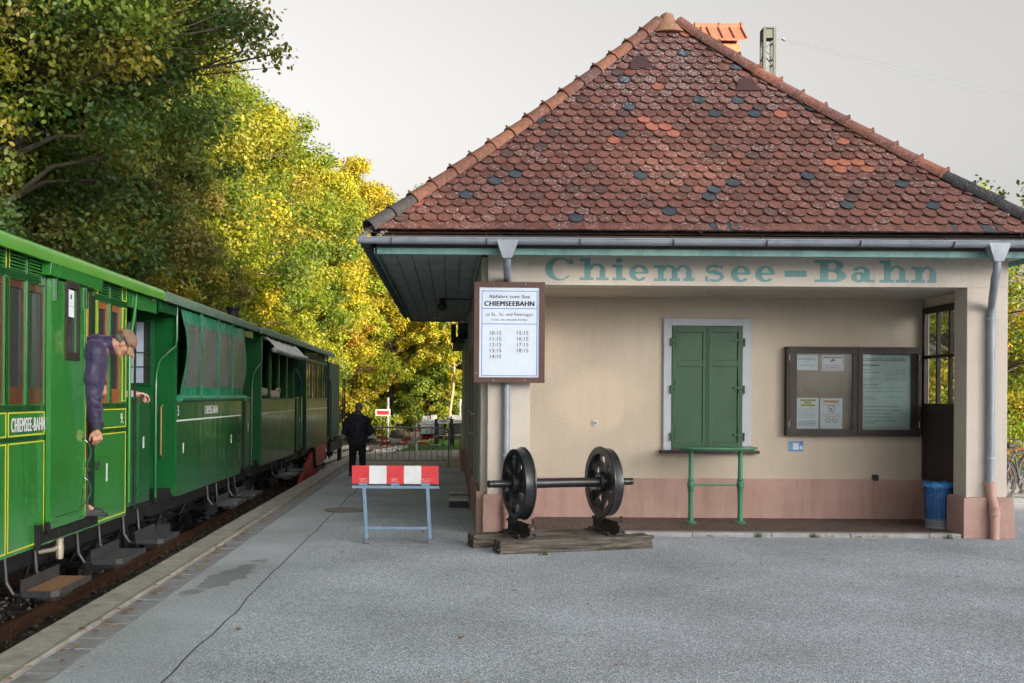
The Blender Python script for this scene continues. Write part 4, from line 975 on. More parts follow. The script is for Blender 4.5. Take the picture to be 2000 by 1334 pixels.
# standing table
M_TG = mat('table green', (.035, .16, .09), .4, vs=5, col2=(.05, .21, .12), coat=.2)
xa_, _, zt2 = P(1316, 872, 13.95); xb_ = P(1478, 872, 13.95)[0]
t = thing('standing_table', 'green cast-iron bistro standing table below the shuttered window', 'table', ((xa_ + xb_) / 2, 13.95, .055))
TW = (xb_ - xa_) / 2; TZ = zt2 - .055
mb = MB(); pts = []
for i in range(40):
    an = 2 * math.pi * i / 40; c_, s_ = math.cos(an), math.sin(an); pts.append(((abs(c_) ** .7) * (1 if c_ > 0 else -1) * TW, (abs(s_) ** .8) * (1 if s_ > 0 else -1) * .3))
mb.prism(pts, lambda x, y, d: (x, y, d), TZ - .022, TZ); mb.prism([(x * .93, y * .9) for x, y in pts], lambda x, y, d: (x, y, d), TZ - .04, TZ - .022)
mb.build('tabletop', M_TG, t, bevel=.006)
for px in (1350, 1446.5):
    lx = PX(px, 13.95) + .003 - t.location.x
    mb = MB(); prof = [(.0, 0), (.085, 0), (.085, .012), (.06, .02), (.036, .035), (.034, .05), (.04, .055), (.04, .085), (.033, .09), (.034, .4), (.036, .43), (.045, .44), (.045, .455), (.034, .46), (.05, .49), (.055, .52), (.05, .55), (.034, .575), (.045, .585), (.045, .6), (.034, .61), (.031, .9), (.036, .905), (.036, .93), (.03, .935), (.03, TZ - .04)]
    mb.lathe(prof, (lx, 0, 0), n=20); mb.lathe([(0, -.065), (.025, -.065), (.025, .065), (0, .065)], (lx, 0, .52), (0, 1, 0), 14); lg = mb.build('leg', M_TG, t, smooth='auto')
mb = MB(); mb.tube([(PX(1350, 13.95) - t.location.x, 0, .52), (PX(1446.5, 13.95) - t.location.x, 0, .52)], .014, 10); mb.build('stretcher', M_TG, t)

# litter bin: wire basket with a blue bag
t = thing('litter_bin', 'wire litter bin lined with a blue bag beside the porch column', 'bin', (6.505, 13.62, .052))
r0_, r1_, hb = .165, .19, .56
mb = MB()
for k in range(32):
    a_ = 2 * math.pi * k / 32; mb.tube([(r0_ * math.cos(a_), r0_ * math.sin(a_), .01), (r1_ * math.cos(a_), r1_ * math.sin(a_), hb)], .004, 4)
for i in range(17):
    z = .01 + (hb - .01) * i / 16; r = r0_ + (r1_ - r0_) * i / 16; mb.lathe([(r - .003, -.003), (r + .003, -.003), (r + .003, .003), (r - .003, .003)], (0, 0, z), n=32, closed=True)
mb.build('basket', mat('blue wire', (.02, .07, .22), .5), t)
rg = np.random.default_rng(3); V = []; K = 48; zs = [(.145, .01), (.150, .12), (.158, .25), (.165, .38), (.172, .5), (.186, .585), (.2, .60), (.205, .58), (.20, .54)]
mb = MB(); F = []
for i, (r, z) in enumerate(zs):
    for k in range(K):
        a_ = 2 * math.pi * k / K; rr_ = r + rg.normal(0, .004) + .004 * math.sin(k * 2.7 + i); V.append((rr_ * math.cos(a_), rr_ * math.sin(a_), z + rg.normal(0, .006)))
for i in range(len(zs) - 1):
    for k in range(K): F.append((i * K + k, i * K + (k + 1) % K, (i + 1) * K + (k + 1) % K, (i + 1) * K + k))
mb.add(V, F)
mb.build('bag', mat('blue plastic', (.03, .19, .58), .2, vs=14, col2=(.08, .34, .72), bump=1., bs=22), t, smooth=True, fixn=False)
mb = MB(); mb.lathe([(0, 0), (.168, 0), (.172, .12), (.165, .125)], n=32); mb.build('base', mat('galvanised base', (.30, .35, .38), .5, .3), t, smooth='auto')

# wheelset on rail stubs
M_BLK = mat('black gloss paint', (.012, .013, .016), .33, vs=8, col2=(.022, .023, .027), bump=.12, bs=60, coat=.15)
ROT = R(17.0)
t = thing('wheelset', 'black railway wheelset with spoked wheels displayed before the station', 'wheelset', (1.32, 12.08, 0), ROT)
AZ, RW = .745, .425
mb = MB(); mb.lathe([(0, -.92), (.04, -.92), (.043, -.915), (.043, -.885), (.036, -.88), (.036, -.87), (.043, -.865), (.043, -.64), (.062, -.63), (.062, -.50), (.058, -.49), (.056, 0), (.058, .49), (.062, .50), (.062, .63), (.043, .64), (.043, .865), (.036, .87), (.036, .88), (.043, .885), (.043, .915), (.04, .92), (0, .92)], (0, 0, AZ), (1, 0, 0), 24)
mb.build('axle', M_BLK, t, smooth='auto')
for sg in (-1, 1):
    x = sg * .555
    mb = MB(); o_ = -sg        # flange on the inner side
    prof = [(RW - .085, -.055), (RW - .028, -.055 * 1), (RW - .022, -.05), (RW - .018, .035), (RW - .012, .045), (RW, .055), (RW + .0, .068), (RW - .008, .075), (RW - .085, .075)]
    prof = [(r, z * 1.0) for r, z in prof]
    mb.lathe(prof, (x, 0, AZ), (o_, 0, 0), 64, closed=True)
    wl = mb.build('wheel', M_BLK, t, smooth='auto')
    mb = MB(); mb.lathe([(.05, -.09), (.105, -.09), (.12, -.06), (.13, 0), (.12, .06), (.1, .085), (.05, .085)], (x, 0, AZ), (1, 0, 0), 32, closed=True)
    for k in range(8):
        an = 2 * math.pi * k / 8 + .2; u = Vector((0, math.cos(an), math.sin(an))); v = Vector((0, -math.sin(an), math.cos(an))); c0_ = Vector((x, 0, AZ)); V = []
        for (r, wd, th, bow) in ((.10, .065, .03, 0), (.17, .05, .022, .012), (.25, .048, .018, .014), (.31, .06, .018, .006), (.355, .095, .022, 0)):
            for (i_, j_) in ((-1, -1), (1, -1), (1, 1), (-1, 1)): V.append(c0_ + u * r + v * (i_ * wd) + Vector((j_ * th + bow * sg, 0, 0)))
        F = []
        for a_ in range(4):
            for b2 in range(4): F.append((a_ * 4 + b2, a_ * 4 + (b2 + 1) % 4, (a_ + 1) * 4 + (b2 + 1) % 4, (a_ + 1) * 4 + b2))
        mb.add(V, F)
    mb.build('spokes', M_BLK, wl, bevel=.006)
    mb = MB(); pr = [(a_ * 1.05, b2 * 1.15) for a_, b2 in rail_profile()]
    mb.prism(pr, lambda a_, z, d: (x + a_, d, z + .312), -.42, .30)
    mb.box(x - .13, x + .13, -.37, -.2, .148, .165); mb.box(x - .13, x + .13, .12, .28, .148, .165)
    for (bx, by) in ((-.1, -.3), (.1, -.3), (-.1, .2), (.1, .2)): mb.lathe([(0, 0), (.018, 0), (.018, .03), (0, .03)], (x + bx, by, .165), n=6)
    mb.bar((x - .03, -.02, .3), (x - .03, .16, .34), .05, .09); mb.lathe([(0, 0), (.014, 0), (.014, .1), (0, .1)], (x + .07, -.30, .27), n=6)
    mb.build('rail_stub', mat('stub iron', (.02, .019, .019), .6, .3, vs=20, col2=(.045, .035, .03)), t)
def beam(name, lab, cx, cy, x0_, x1_, y0_, y1_, h, seed):
    rg = np.random.default_rng(seed); nx, ny, nz = 26, 4, 4
    o_ = thing(name, lab, 'beam', (cx, cy, 0), ROT) if False else None
    import bmesh
    bm = bmesh.new(); bmesh.ops.create_cube(bm, size=1); bmesh.ops.subdivide_edges(bm, edges=bm.edges[:], cuts=7, use_grid_fill=True)
    for v in bm.verts:
        px_ = v.co.x
        v.co = Vector((x0_ + (v.co.x + .5) * (x1_ - x0_), y0_ + (v.co.y + .5) * (y1_ - y0_), (v.co.z + .5) * h))
        v.co += Vector((rg.normal(0, .004), rg.normal(0, .004), rg.normal(0, .004)))
        if abs(px_) > .49: v.co.x += rg.normal(0, .01)
    me = bpy.data.meshes.new(name); bm.to_mesh(me); bm.free()
    m = bpy.data.materials.get('old timber') or wood()
    me.materials.append(m); q = bpy.data.objects.new(name, me); COL.objects.link(q); q.location = (cx, cy, 0); q.rotation_euler = (0, 0, ROT)
    b2 = q.modifiers.new('b', 'BEVEL'); b2.width = .012; b2.segments = 2; b2.limit_method = 'ANGLE'; b2.angle_limit = R(50)
    tag(q, lab, 'beam', 'timbers carrying the wheelset')
def wood():
    m = bpy.data.materials.new('old timber'); m.use_nodes = True; nt = m.node_tree; b = nt.nodes['Principled BSDF']; b.inputs['Roughness'].default_value = .9
    tc = N(nt, 'ShaderNodeTexCoord'); mp = N(nt, 'ShaderNodeMapping'); mp.inputs['Scale'].default_value = (1.2, 14, 14); nt.links.new(tc.outputs['Object'], mp.inputs[0])
    n = N(nt, 'ShaderNodeTexNoise', Scale=3., Detail=8., Roughness=.7); nt.links.new(mp.outputs[0], n.inputs['Vector'])
    n2 = N(nt, 'ShaderNodeTexNoise', Scale=5., Detail=4.); nt.links.new(tc.outputs['Object'], n2.inputs['Vector'])
    cr = N(nt, 'ShaderNodeValToRGB'); e = cr.color_ramp.elements; e[0].position = .3; e[0].color = (.02, .016, .012, 1); e[1].position = .72; e[1].color = (.22, .195, .16, 1); q = e.new(.5); q.color = (.085, .072, .058, 1)
    nt.links.new(n.outputs[0], cr.inputs[0])
    mx = N(nt, 'ShaderNodeMix', _data_type='RGBA', ); mx.blend_type = 'MULTIPLY'; mx.inputs[0].default_value = .6; nt.links.new(cr.outputs[0], mx.inputs[6]); nt.links.new(n2.outputs['Color'], mx.inputs[7]); nt.links.new(cr.outputs[0], b.inputs['Base Color'])
    bp = N(nt, 'ShaderNodeBump', Strength=1., Distance=.015); nt.links.new(n.outputs[0], bp.inputs['Height']); nt.links.new(bp.outputs[0], b.inputs['Normal']); return m
beam('wooden_beam', 'front weathered oak sleeper lying under the wheelset', 1.32, 12.08, -.93, .95, -.46, -.22, .148, 1)
beam('wooden_beam', 'rear weathered oak sleeper lying under the wheelset', 1.32, 12.08, -1.06, .83, .08, .32, .148, 2)

# red and white barrier board on blue legs
t = thing('barrier_board', 'red and white striped barrier board on a blue-grey trestle', 'barrier', (PX(773, 12.2), 12.2, 0), R(1))
M_BL = mat('blue grey steel', (.13, .22, .33), .5, .2, vs=6, col2=(.18, .28, .39)); M_RD = mat('red reflective', (.50, .022, .03), .45, vs=7, col2=(.60, .035, .045)); M_WR = mat('white reflective', (.55, .58, .6), .45, vs=6, col2=(.68, .70, .72))
wb = 169 * 12.2 / 2000; h0_ = PZ(773, 945, 12.2); h1_ = PZ(773, 909.5, 12.2)
mb = MB()
for i in range(5):
    mb.box(-wb / 2 + wb * i / 5, -wb / 2 + wb * (i + 1) / 5, -.015, .01, h0_, h1_, i % 2)
bo = mb.build('board', [M_RD, M_WR], t, bevel=.003)
mb = MB()
for x_ in (-.38, 0, .36):
    mb.box(x_ - .05, x_ + .05, -.03, .03, h0_ - .02, h0_ + .01)
mb.build('clamp', M_BL, t); mb = MB()
rs_ = random.Random(6)
for x_ in (-.38, 0, .36):
    for i in range(5): mb.box(x_ - .05 + rs_.uniform(-.02, .02), x_ + .04 + rs_.uniform(-.03, .03), -.0165, -.014, h0_ + .03 + i * .008 + rs_.uniform(0, .002), h0_ + .0335 + i * .008) if i % 2 == 0 else mb.sph((x_ + rs_.uniform(-.04, .04), -.0155, h0_ + .02 + rs_.uniform(0, .05)), (.006, .002, .005), 6)
mb.build('scratch', M_WR, bo)
mb = MB(); mb.box(-wb / 2, wb / 2 + .01, -.02, .02, h0_ - .055, h0_ - .022); mb.build('top_rail', M_BL, t, bevel=.003)
for xt, xb2 in ((-.37, -.335), (.385, .42)):
    mb = MB(); mb.bar((xt, 0, h0_ - .05), (xb2, 0, .03), .042, .042, up=(0, 1, 0)); lg = mb.build('leg', M_BL, t, bevel=.004)
    mb = MB(); mb.box(xb2 - .035, xb2 + .035, -.04, .04, 0, .06); mb.build('foot', mat('grey foot', (.12, .13, .15), .7), lg, bevel=.01)
mb = MB(); mb.box(-.33, .38, -.015, .015, .165, .20); mb.build('stretcher', M_BL, t, bevel=.003)
# ================================================================ TRAIN
def part(mb, name, m, T, **k):
    o = mb.build(name, m, T, **k); o.matrix_parent_inverse = Matrix.Translation(-T.location) if T.type == 'EMPTY' else Matrix.Identity(4); return o
def paint(name, col, col2, wav=.05, ro=.16, co=.6):
    m = mat(name, tuple(c * .8 for c in col), ro, vs=1.6, col2=tuple(c * .85 for c in col2), coat=co, spec=.5, streak=.16); nt = m.node_tree; b = nt.nodes['Principled BSDF']
    g = N(nt, 'ShaderNodeNewGeometry'); mp = N(nt, 'ShaderNodeMapping'); mp.inputs['Scale'].default_value = (1, 1.7, .8); nt.links.new(g.outputs['Position'], mp.inputs[0])
    n = N(nt, 'ShaderNodeTexNoise', Scale=2.6, Detail=2.); nt.links.new(mp.outputs[0], n.inputs['Vector'])
    bp = N(nt, 'ShaderNodeBump', Strength=wav, Distance=.12); nt.links.new(n.outputs[0], bp.inputs['Height']); nt.links.new(bp.outputs[0], b.inputs['Normal']); nt.links.new(bp.outputs[0], b.inputs['Coat Normal'])
    return m
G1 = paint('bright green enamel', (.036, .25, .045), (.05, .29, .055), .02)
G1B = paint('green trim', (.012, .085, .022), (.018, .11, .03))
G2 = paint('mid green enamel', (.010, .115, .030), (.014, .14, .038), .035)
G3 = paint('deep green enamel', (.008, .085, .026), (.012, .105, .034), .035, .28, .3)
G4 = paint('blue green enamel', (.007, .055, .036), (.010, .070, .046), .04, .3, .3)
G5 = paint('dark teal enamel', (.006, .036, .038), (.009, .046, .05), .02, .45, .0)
YEL = mat('yellow lining', (.62, .58, .04), .45, var=.05); WLN = mat('white lining', (.7, .72, .7), .45, var=.04)
ORW = mat('varnished wood', (.26, .085, .025), .4, vs=6, col2=(.36, .13, .04), coat=.3); TANW = mat('tan wood', (.42, .24, .06), .5, vs=5, col2=(.5, .3, .09))
UND = mat('underframe black', (.007, .007, .008), .6, spec=.3, vs=10, col2=(.022, .021, .022)); IRON = mat('worn iron', (.05, .05, .052), .45, .5, vs=9, col2=(.09, .09, .095))
RWD = mat('red brown inside', (.11, .03, .018), .6); INT = mat('inside dark', (.02, .025, .02), .8); BRASS = mat('brass rail', (.42, .30, .12), .35, .7)
ROOFM = mat('roof sheet green', (.10, .17, .12), .5, vs=5, col2=(.15, .23, .17)); ROOF1 = mat('sunlit roof edge', (.10, .31, .04), .3, vs=4, col2=(.135, .37, .055), coat=.3)  # lime edge of the first roof: warm light put into the green
RED = mat('red frame', (.30, .025, .014), .5, vs=5, col2=(.38, .035, .02)); GLD = glassmat('carriage glass', (.75, .8, .78), .55)
TPL = mat('tread wood', (.20, .10, .05), .7, vs=12, col2=(.28, .15, .075), fine=.2, fs=60)
OLDW = mat('dark varnished wood', (.06, .022, .012), .4, vs=5, col2=(.12, .045, .02), coat=.3)
SHINE = mat('worn tread plate', (.10, .105, .11), .32, .6, vs=14, col2=(.2, .2, .21))
XS, XF, ZF = -3.45, -5.75, .58
def rivets(mb, pts, r=.008, n=6):
    for p in pts: mb.sph(p, (r * .6, r, r), n)
def frange(a, b, s):
    n = max(1, int(round((b - a) / s))); return [a + (b - a) * (i + .5) / n for i in range(n)]
def roof(T, y0, y1, edge, top, dz=0.):
    out = [(-3.36, 2.86), (-3.352, 2.93), (-3.36, 2.965), (-3.39, 2.985), (-3.48, 3.01), (-3.85, 3.10), (-4.3, 3.165), (-4.6, 3.18), (-4.9, 3.165), (-5.35, 3.10), (-5.72, 3.01), (-5.81, 2.985), (-5.84, 2.965), (-5.848, 2.93), (-5.84, 2.86),
           (-5.80, 2.86), (-5.80, 2.92), (-5.3, 3.05), (-4.6, 3.12), (-3.9, 3.05), (-3.40, 2.92), (-3.40, 2.86)]
    V = []; n = len(out)
    for y in (y0, y1): V += [(x, y, z + dz) for x, z in out]
    F = [(i, (i + 1) % n, n + (i + 1) % n, n + i) for i in range(n)] + [(i, n - 1 - i - 0, n - 2 - i, i + 1) for i in range(10)] + [(n + i + 1, n + n - 2 - i, n + n - 1 - i, n + i) for i in range(10)]
    mb = MB(); mb.add(V, F)
    for k in range(n): mb.m[k] = 1 if 3 <= k <= 10 else 0
    return part(mb, 'roof', [edge, top], T, smooth='auto')
def wheels(T, ys):
    for y in ys:
        for x in (-4.1, -5.1):
            mb = MB(); mb.lathe([(.26, -.04), (.33, -.04), (.335, .03), (.355, .045), (.355, .06), (.26, .06)], (x, y, -.04), (-1, 0, 0), 32, closed=True)
            mb.lathe([(0, -.07), (.07, -.07), (.08, .05), (0, .05)], (x, y, -.04), (-1, 0, 0), 16)
            for k in range(8):
                a = 2 * math.pi * k / 8; mb.bar((x, y + .06 * math.cos(a), -.04 + .06 * math.sin(a)), (x, y + .28 * math.cos(a), -.04 + .28 * math.sin(a)), .05, .025, up=(1, 0, 0))
            part(mb, 'wheel', UND, T, smooth='auto')
        mb = MB(); mb.tube([(-5.4, y, -.04), (-3.75, y, -.04)], .05, 10)
        for x in (-3.80,):
            mb.box(x - .07, x + .09, y - .09, y + .09, -.13, .06); mb.box(x + .09, x + .11, y - .06, y + .06, -.1, .03)
            mb.bar((x, y - .13, -.2), (x, y - .13, .44), .02, .05); mb.bar((x, y + .13, -.2), (x, y + .13, .44), .02, .05); mb.bar((x, y - .13, -.18), (x, y + .13, -.18), .04, .03)
            for i in range(5): mb.bar((x, y - .42 + i * .05, .13 + i * .022 + .02), (x, y + .42 - i * .05, .13 + i * .022 + .02), .06, .016)
            mb.bar((x, y - .42, .14), (x, y - .5, .40), .02, .03); mb.bar((x, y + .42, .14), (x, y + .5, .40), .02, .03)
        part(mb, 'axle_box', IRON, T)
def underframe(T, y0, y1):
    mb = MB()
    mb.box(-3.66, -3.56, y0, y1, .30, .468); mb.box(-5.62, -5.5, y0, y1, .30, .468); mb.box(XF + .06, -3.5, y0, y1, .468, .53)
    y = y0 + .3
    while y < y1: mb.box(-5.5, -3.66, y, y + .1, .32, .46); y += .9
    mb.tube([(-3.72, y0 + .2, .22), (-3.72, y1 - .2, .22)], .025, 8); mb.tube([(-3.80, y0 + .1, .08), (-3.80, y1 - .3, .10)], .018, 8)
    mb.box(-4.75, -4.45, y0 - .12, y0, .25, .42); mb.box(-4.75, -4.45, y1, y1 + .12, .25, .42); mb.lathe([(0, 0), (.16, 0), (.16, .03), (0, .03)], (-4.6, y1 + .12, .33), (0, 1, 0), 20)
    mb.tube([(-4.9, y0 + .6, .15), (-4.9, y0 + 1.5, .15)], .14, 14); mb.tube([(-4.3, y0 + 1.9, .1), (-4.3, y0 + 2.5, .1)], .12, 14)
    yy = y1 - .05
    for yy, s in ((y1 + .02, 1), (y0 - .02, -1)):
        for x in (-3.85, -4.15): mb.tube([(x, yy - s * .1, .35), (x, yy + s * .06, .33), (x + .02, yy + s * .12, .15), (x + .03, yy + s * .13, -.08), (x + .02, yy + s * .2, -.16), (x, yy + s * .27, -.1), (x, yy + s * .29, .12)], .028, 8)
    for i, yy in enumerate(frange(y0 + .3, y1 - .3, .62)):
        mb.bar((-3.62, yy, .30), (-3.70 - (i % 2) * .2, yy + (.1 if i % 2 else -.1), -.05 + (i % 3) * .08), .035, .02); mb.bar((-3.75, yy, .12), (-4.6, yy + .2, .1), .03)
    part(mb, 'underframe', UND, T)
def step(T, y0, y1, wood=False, zt=.18):
    mb = MB(); xi, xo = -3.37, -3.10
    c = .05
    mb.prism([(xi, y0), (xo - c, y0), (xo, y0 + c), (xo, y1), (xi, y1)], lambda x, y, d: (x, y, d), zt - .03, zt)
    mb.bar((xo, y0 + c, zt - .01), (xo, y1, zt - .01), .012, .05, up=(0, 0, 1)); mb.bar((xo - c, y0, zt - .01), (xo, y0 + c, zt - .01), .012, .05); mb.bar((xi, y0 - .004, zt - .01), (xo - c, y0 - .004, zt - .01), .012, .05)
    mb.box(xi - .015, xi, y0, y1, zt - .03, zt + .10)
    for y in (y0 + .08, y1 - .1):
        mb.tube([(xi - .03, y, zt - .04), (xi - .10, y, zt - .03), (xi - .16, y, zt + .06), (xi - .18, y, zt + .30), (-3.6, y, .36)], .017, 8)
        mb.bar((xi - .03, y, zt - .045), (xo - .04, y, zt - .045), .025, .025)
    mb.box(xi + .03, xo - .08, y0 + .2, y1 - .2, zt - .10, zt - .032)
    s = part(mb, 'step', IRON, T, smooth=False)
    mb = MB(); mb.prism([(xi + .004, y0 + .01), (xo - c - .01, y0 + .01), (xo - .012, y0 + c + .01), (xo - .012, y1 - .01), (xi + .004, y1 - .01)], lambda x, y, d: (x, y, d), zt, zt + .006)
    part(mb, 'tread', TPL if wood else SHINE, s)
def lining(mb, ya, yb, za, zb, w=.011, x=XS, t=.003):
    mb.box(x, x + t, ya, yb, za, za + w); mb.box(x, x + t, ya, yb, zb - w, zb); mb.box(x, x + t, ya, ya + w, za + w, zb - w); mb.box(x, x + t, yb - w, yb, za + w, zb - w)
def tr_text(mb, s, ya, yb, zb, cap, bold=0., x=XS, t=.004, sp=1.): put_text(mb, s, lambda a, b: (x + t, a, b), ya, yb, zb, cap, bold, sp=sp)
def ends(T, b0, b1, g, door=(-4.98, -4.22)):
    for y in (b0, b1):
        mb = MB(); wall_open(mb, XF, XS - .051, .5, 2.90, [(door[0], door[1], .6, 2.5)], lambda a, b, c, d: mb.box(a, b, y - .025 if y == b1 else y, y + .025 if y == b0 else y, c, d)); part(mb, 'end_wall', g, T)
def body_core(T, b0, b1, y0, y1):
    mb = MB(); mb.box(XF + .05, XS - .06, y0 + .05, y1 - .05, .53, ZF); part(mb, 'floor', UND, T)
def louvres(mb, mg, ya, yb, za, zb, mi=0):
    n = 5
    for i in range(n):
        z = za + (zb - za) * (i + .5) / n; mb.bar((XS - .012, ya, z), (XS - .012, yb, z), .028, .012, up=(.6, 0, 1))
def end_platform(T, ya, yb, g, s):        # s=+1: the platform lies beyond the body
    lo, hi = min(ya, yb), max(ya, yb)
    mb = MB(); mb.box(-3.50, -3.47, lo + .02, hi - .05, .54, 1.70); mb.box(-3.515, -3.45, lo + .02, hi - .05, 1.70, 1.725)
    p = part(mb, 'platform_screen', g, T)
    mb = MB(); mb.box(XF + .02, XF + .05, lo, hi - .05, .54, 1.70); part(mb, 'platform_screen', g, T)
    mb = MB(); mid = (lo + hi) / 2; mb.box(-3.47, -3.455, mid - .02, hi - .1, .60, 1.66)
    for z in frange(.62, 1.64, .07): rivets(mb, [(-3.453, mid, z), (-3.453, hi - .12, z)], .008)
    for y in frange(mid, hi - .12, .05): rivets(mb, [(-3.453, y, .62), (-3.453, y, 1.64)], .008)
    for z in frange(.62, 1.64, .16): rivets(mb, [(-3.468, lo + .15, z)], .010)
    mb.box(-3.4545, -3.45, mid + .12, mid + .155, 1.15, 1.28, 1)
    part(mb, 'gate', [g, WLN], T)
    for x in (-3.46, XF + .03):
        mb = MB(); mb.tube([(x, lo + .3, .5), (x, lo + .3, 2.9)], .014, 8); part(mb, 'handrail', UND, T)

# --- carriage 1 (nearest)
T = thing('carriage', 'nearest bright green carriage with yellow lining and an open sliding door', 'carriage', (-4.6, 8.5, -.37), 0, 'carriages of the green narrow-gauge train')
y0, y1, b0, b1 = 4.4, 12.0, 5.4, 10.9
roof(T, y0, y1, ROOF1, ROOFM)
mb = MB(); pt = lambda a, b, c, d: mb.box(XS - .05, XS, a, b, c, d)
W1 = [(6.2, 6.9), (7.02, 7.45), (7.52, 7.92), (8.01, 8.31), (8.385, 8.70), (10.03, 10.34), (10.42, 10.73)]
wall_open(mb, b0, b1, .47, 2.90, [(a, b, 1.665, 2.665) for a, b in W1] + [(a, b, 2.73, 2.875) for a, b in W1] + [(8.74, 9.86, .60, 2.75)], pt)
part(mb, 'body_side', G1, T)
mb = MB(); mb.box(XF, XF + .05, b0, b1, .47, 2.9); part(mb, 'body_side', G3, T)
ends(T, b0, b1, G1); body_core(T, b0, b1, y0, y1); underframe(T, y0 + .1, y1 - .1); wheels(T, (7.75, 5.6)); wheels(T, (10.9,))
mb = MB(); mb.box(-5.65, -3.56, b0 + .1, b1 - .1, .6, .62); mb.box(-3.62, -3.60, 9.95, b1, .62, 1.6); mb.box(-5.6, -3.52, 9.90, 9.93, .6, 2.85); mb.box(-4.2, -4.16, 6, 10, .6, 2.8, 1); part(mb, 'interior', [RWD, INT], T)
mb = MB()
for a, b in W1: louvres(mb, G1, a, b, 2.735, 2.87)
part(mb, 'louvres', G1, T)
mb = MB()
for za, zb in ((2.675, 2.722), (1.615, 1.658), (1.372, 1.405)):
    for ya, yb in ((b0, 8.73), (9.88, b1)): mb.box(XS, XS + .008, ya, yb, za, zb)
for y in (7.955, 8.345, 8.73 - .01, 10.38): mb.box(XS, XS + .008, y - .018, y + .018, 1.66, 2.675); mb.box(XS, XS + .006, y - .018, y + .018, 2.724, 2.88)
rv = []
for z in (2.699, 1.637, 1.389):
    rv += [(XS + .009, y, z) for y in frange(7.6, 8.7, .045)] + [(XS + .009, y, z) for y in frange(9.9, b1, .045)]
for y in (7.945, 7.965, 8.345, 10.38, 10.885): rv += [(XS + .009, y, z) for z in frange(1.67, 2.66, .035)]
rivets(mb, rv, .005, 5)
part(mb, 'riveted_rail', G1B, T)
mb = MB()
lining(mb, 7.985, 8.70, .50, 1.36); lining(mb, 7.985, 8.70, 1.41, 1.605); lining(mb, 9.90, b1 - .02, .50, 1.36); lining(mb, 9.90, b1 - .02, 1.41, 1.605)
lining(mb, 5.6, 7.95, .50, 1.36); lining(mb, 5.6, 7.95, 1.41, 1.605)
for y in (7.93, 7.985, 9.945, 10.76): mb.box(XS, XS + .003, y, y + .010, 1.68, 2.66)
for ya, yb in ((7.93, 7.995), (10.74, 10.87), (9.90, 10.0)): lining(mb, ya, yb, 1.68, 2.665, .008); lining(mb, ya, yb, 2.735, 2.875, .008)
part(mb, 'yellow_lining', YEL, T)
mb = MB(); tr_text(mb, 'CHIEMSEE-BAHN.', 8.035, 8.72, 1.447, .118, .032, t=.006, sp=1.16); tr_text(mb, '9.', 10.70, 10.79, 1.45, .115, .03); mb.box(XS, XS + .003, 10.27, 10.305, .88, 1.06)
lt = part(mb, 'white_lettering', WLN, T, fixn=False)
mb = MB(); tr_text(mb, 'CHIEMSEE-BAHN.', 8.045, 8.73, 1.437, .118, .032, t=.002, sp=1.16); part(mb, 'lettering_shade', M_INK, T, fixn=False)
for a, b in W1[2:]:
    mb = MB(); mb.box(XS - .045, XS - .015, a, b, 2.60, 2.665); mb.box(XS - .045, XS - .015, a, b, 1.665, 1.81)
    fw_ = .045 if a > 9.9 else .018
    mb.box(XS - .045, XS - .015, a, a + fw_, 1.81, 2.60); mb.box(XS - .045, XS - .015, b - fw_, b, 1.81, 2.60); w_ = part(mb, 'window', ORW if a > 9.9 else OLDW, T)
    mb = MB(); mb.box(XS - .032, XS - .028, a + fw_, b - fw_, 1.81, 2.60); part(mb, 'pane', GLD, w_)
# sliding door hung outside
mb = MB(); da, db, xd0, xd1 = 8.70, 9.52, XS + .012, XS + .055
wall_open(mb, da, db, .60, 2.735, [(9.04, 9.29, 2.11, 2.70)], lambda a, b, c, d: mb.box(xd0, xd1, a, b, c, d))
mb.box(xd1, xd1 + .006, db - .03, db, .62, 2.72); dr_ = part(mb, 'sliding_door', G1, T)
mb = MB(); rivets(mb, [(xd1 + .007, db - .012, z) for z in frange(.66, 2.7, .03)], .005, 5); mb.box(xd1 + .0055, xd1 + .0075, db - .004, db, .62, 2.72); part(mb, 'door_rivets', YEL, dr_)
mb = MB(); ya, yb, za, zb = 9.0, 9.33, 2.055, 2.755
for (a, b, c, d) in ((ya, yb, za, za + .07), (ya, yb, zb - .06, zb), (ya, ya + .045, za + .07, zb - .06), (yb - .045, yb, za + .07, zb - .06)): mb.box(xd1, xd1 + .018, a, b, c, d)
wf = part(mb, 'door_window', M_DKW, dr_, bevel=.003)
mb = MB(); mb.box(xd1 - .02, xd1 - .016, 9.04, 9.29, 2.11, 2.70); part(mb, 'pane', GLD, dr_)
mb = MB()
for y in (9.08, 9.125, 9.19, 9.235): mb.box(xd0 - .005, xd0 + .005, y, y + .014, 2.11, 2.7)
part(mb, 'window_bars', TANW, dr_)
mb = MB(); mb.box(xd1 + .001, xd1 + .004, 9.07, 9.21, 2.44, 2.68); pp = part(mb, 'paper_notice', M_PAPER, dr_); mb = MB()
tr_text(mb, 'Bitte', 9.10, 9.18, 2.56, .012, x=xd1); tr_text(mb, 'Abstand halten', 9.08, 9.20, 2.53, .012, x=xd1); mb.box(xd1 + .004, xd1 + .006, 9.12, 9.15, 2.6, 2.64); part(mb, 'notice_print', M_INK, dr_)
for z in (1.33, .98):
    mb = MB(); mb.tube([(xd1 + .05 * math.sin(math.pi * i / 10) ** .6, db - .02 + .03 * math.sin(math.pi * i / 10), z - .24 * i / 10) for i in range(11)], .010, 8); part(mb, 'door_handle', G1B, dr_)
mb = MB()
mb.lathe([(.022, -.005), (.03, -.005), (.03, .005), (.022, .005)], (xd1 + .03, db + .03, 1.05), (1, 0, 0), 16, closed=True)
rivets(mb, [(xd1 + .006, y, z) for y, z in ((db - .05, .98), (db - .05, .72), (db - .05, 1.34), (8.76, .66), (8.76, .8), (9.4, .63), (db - .04, .85))], .014, 8)
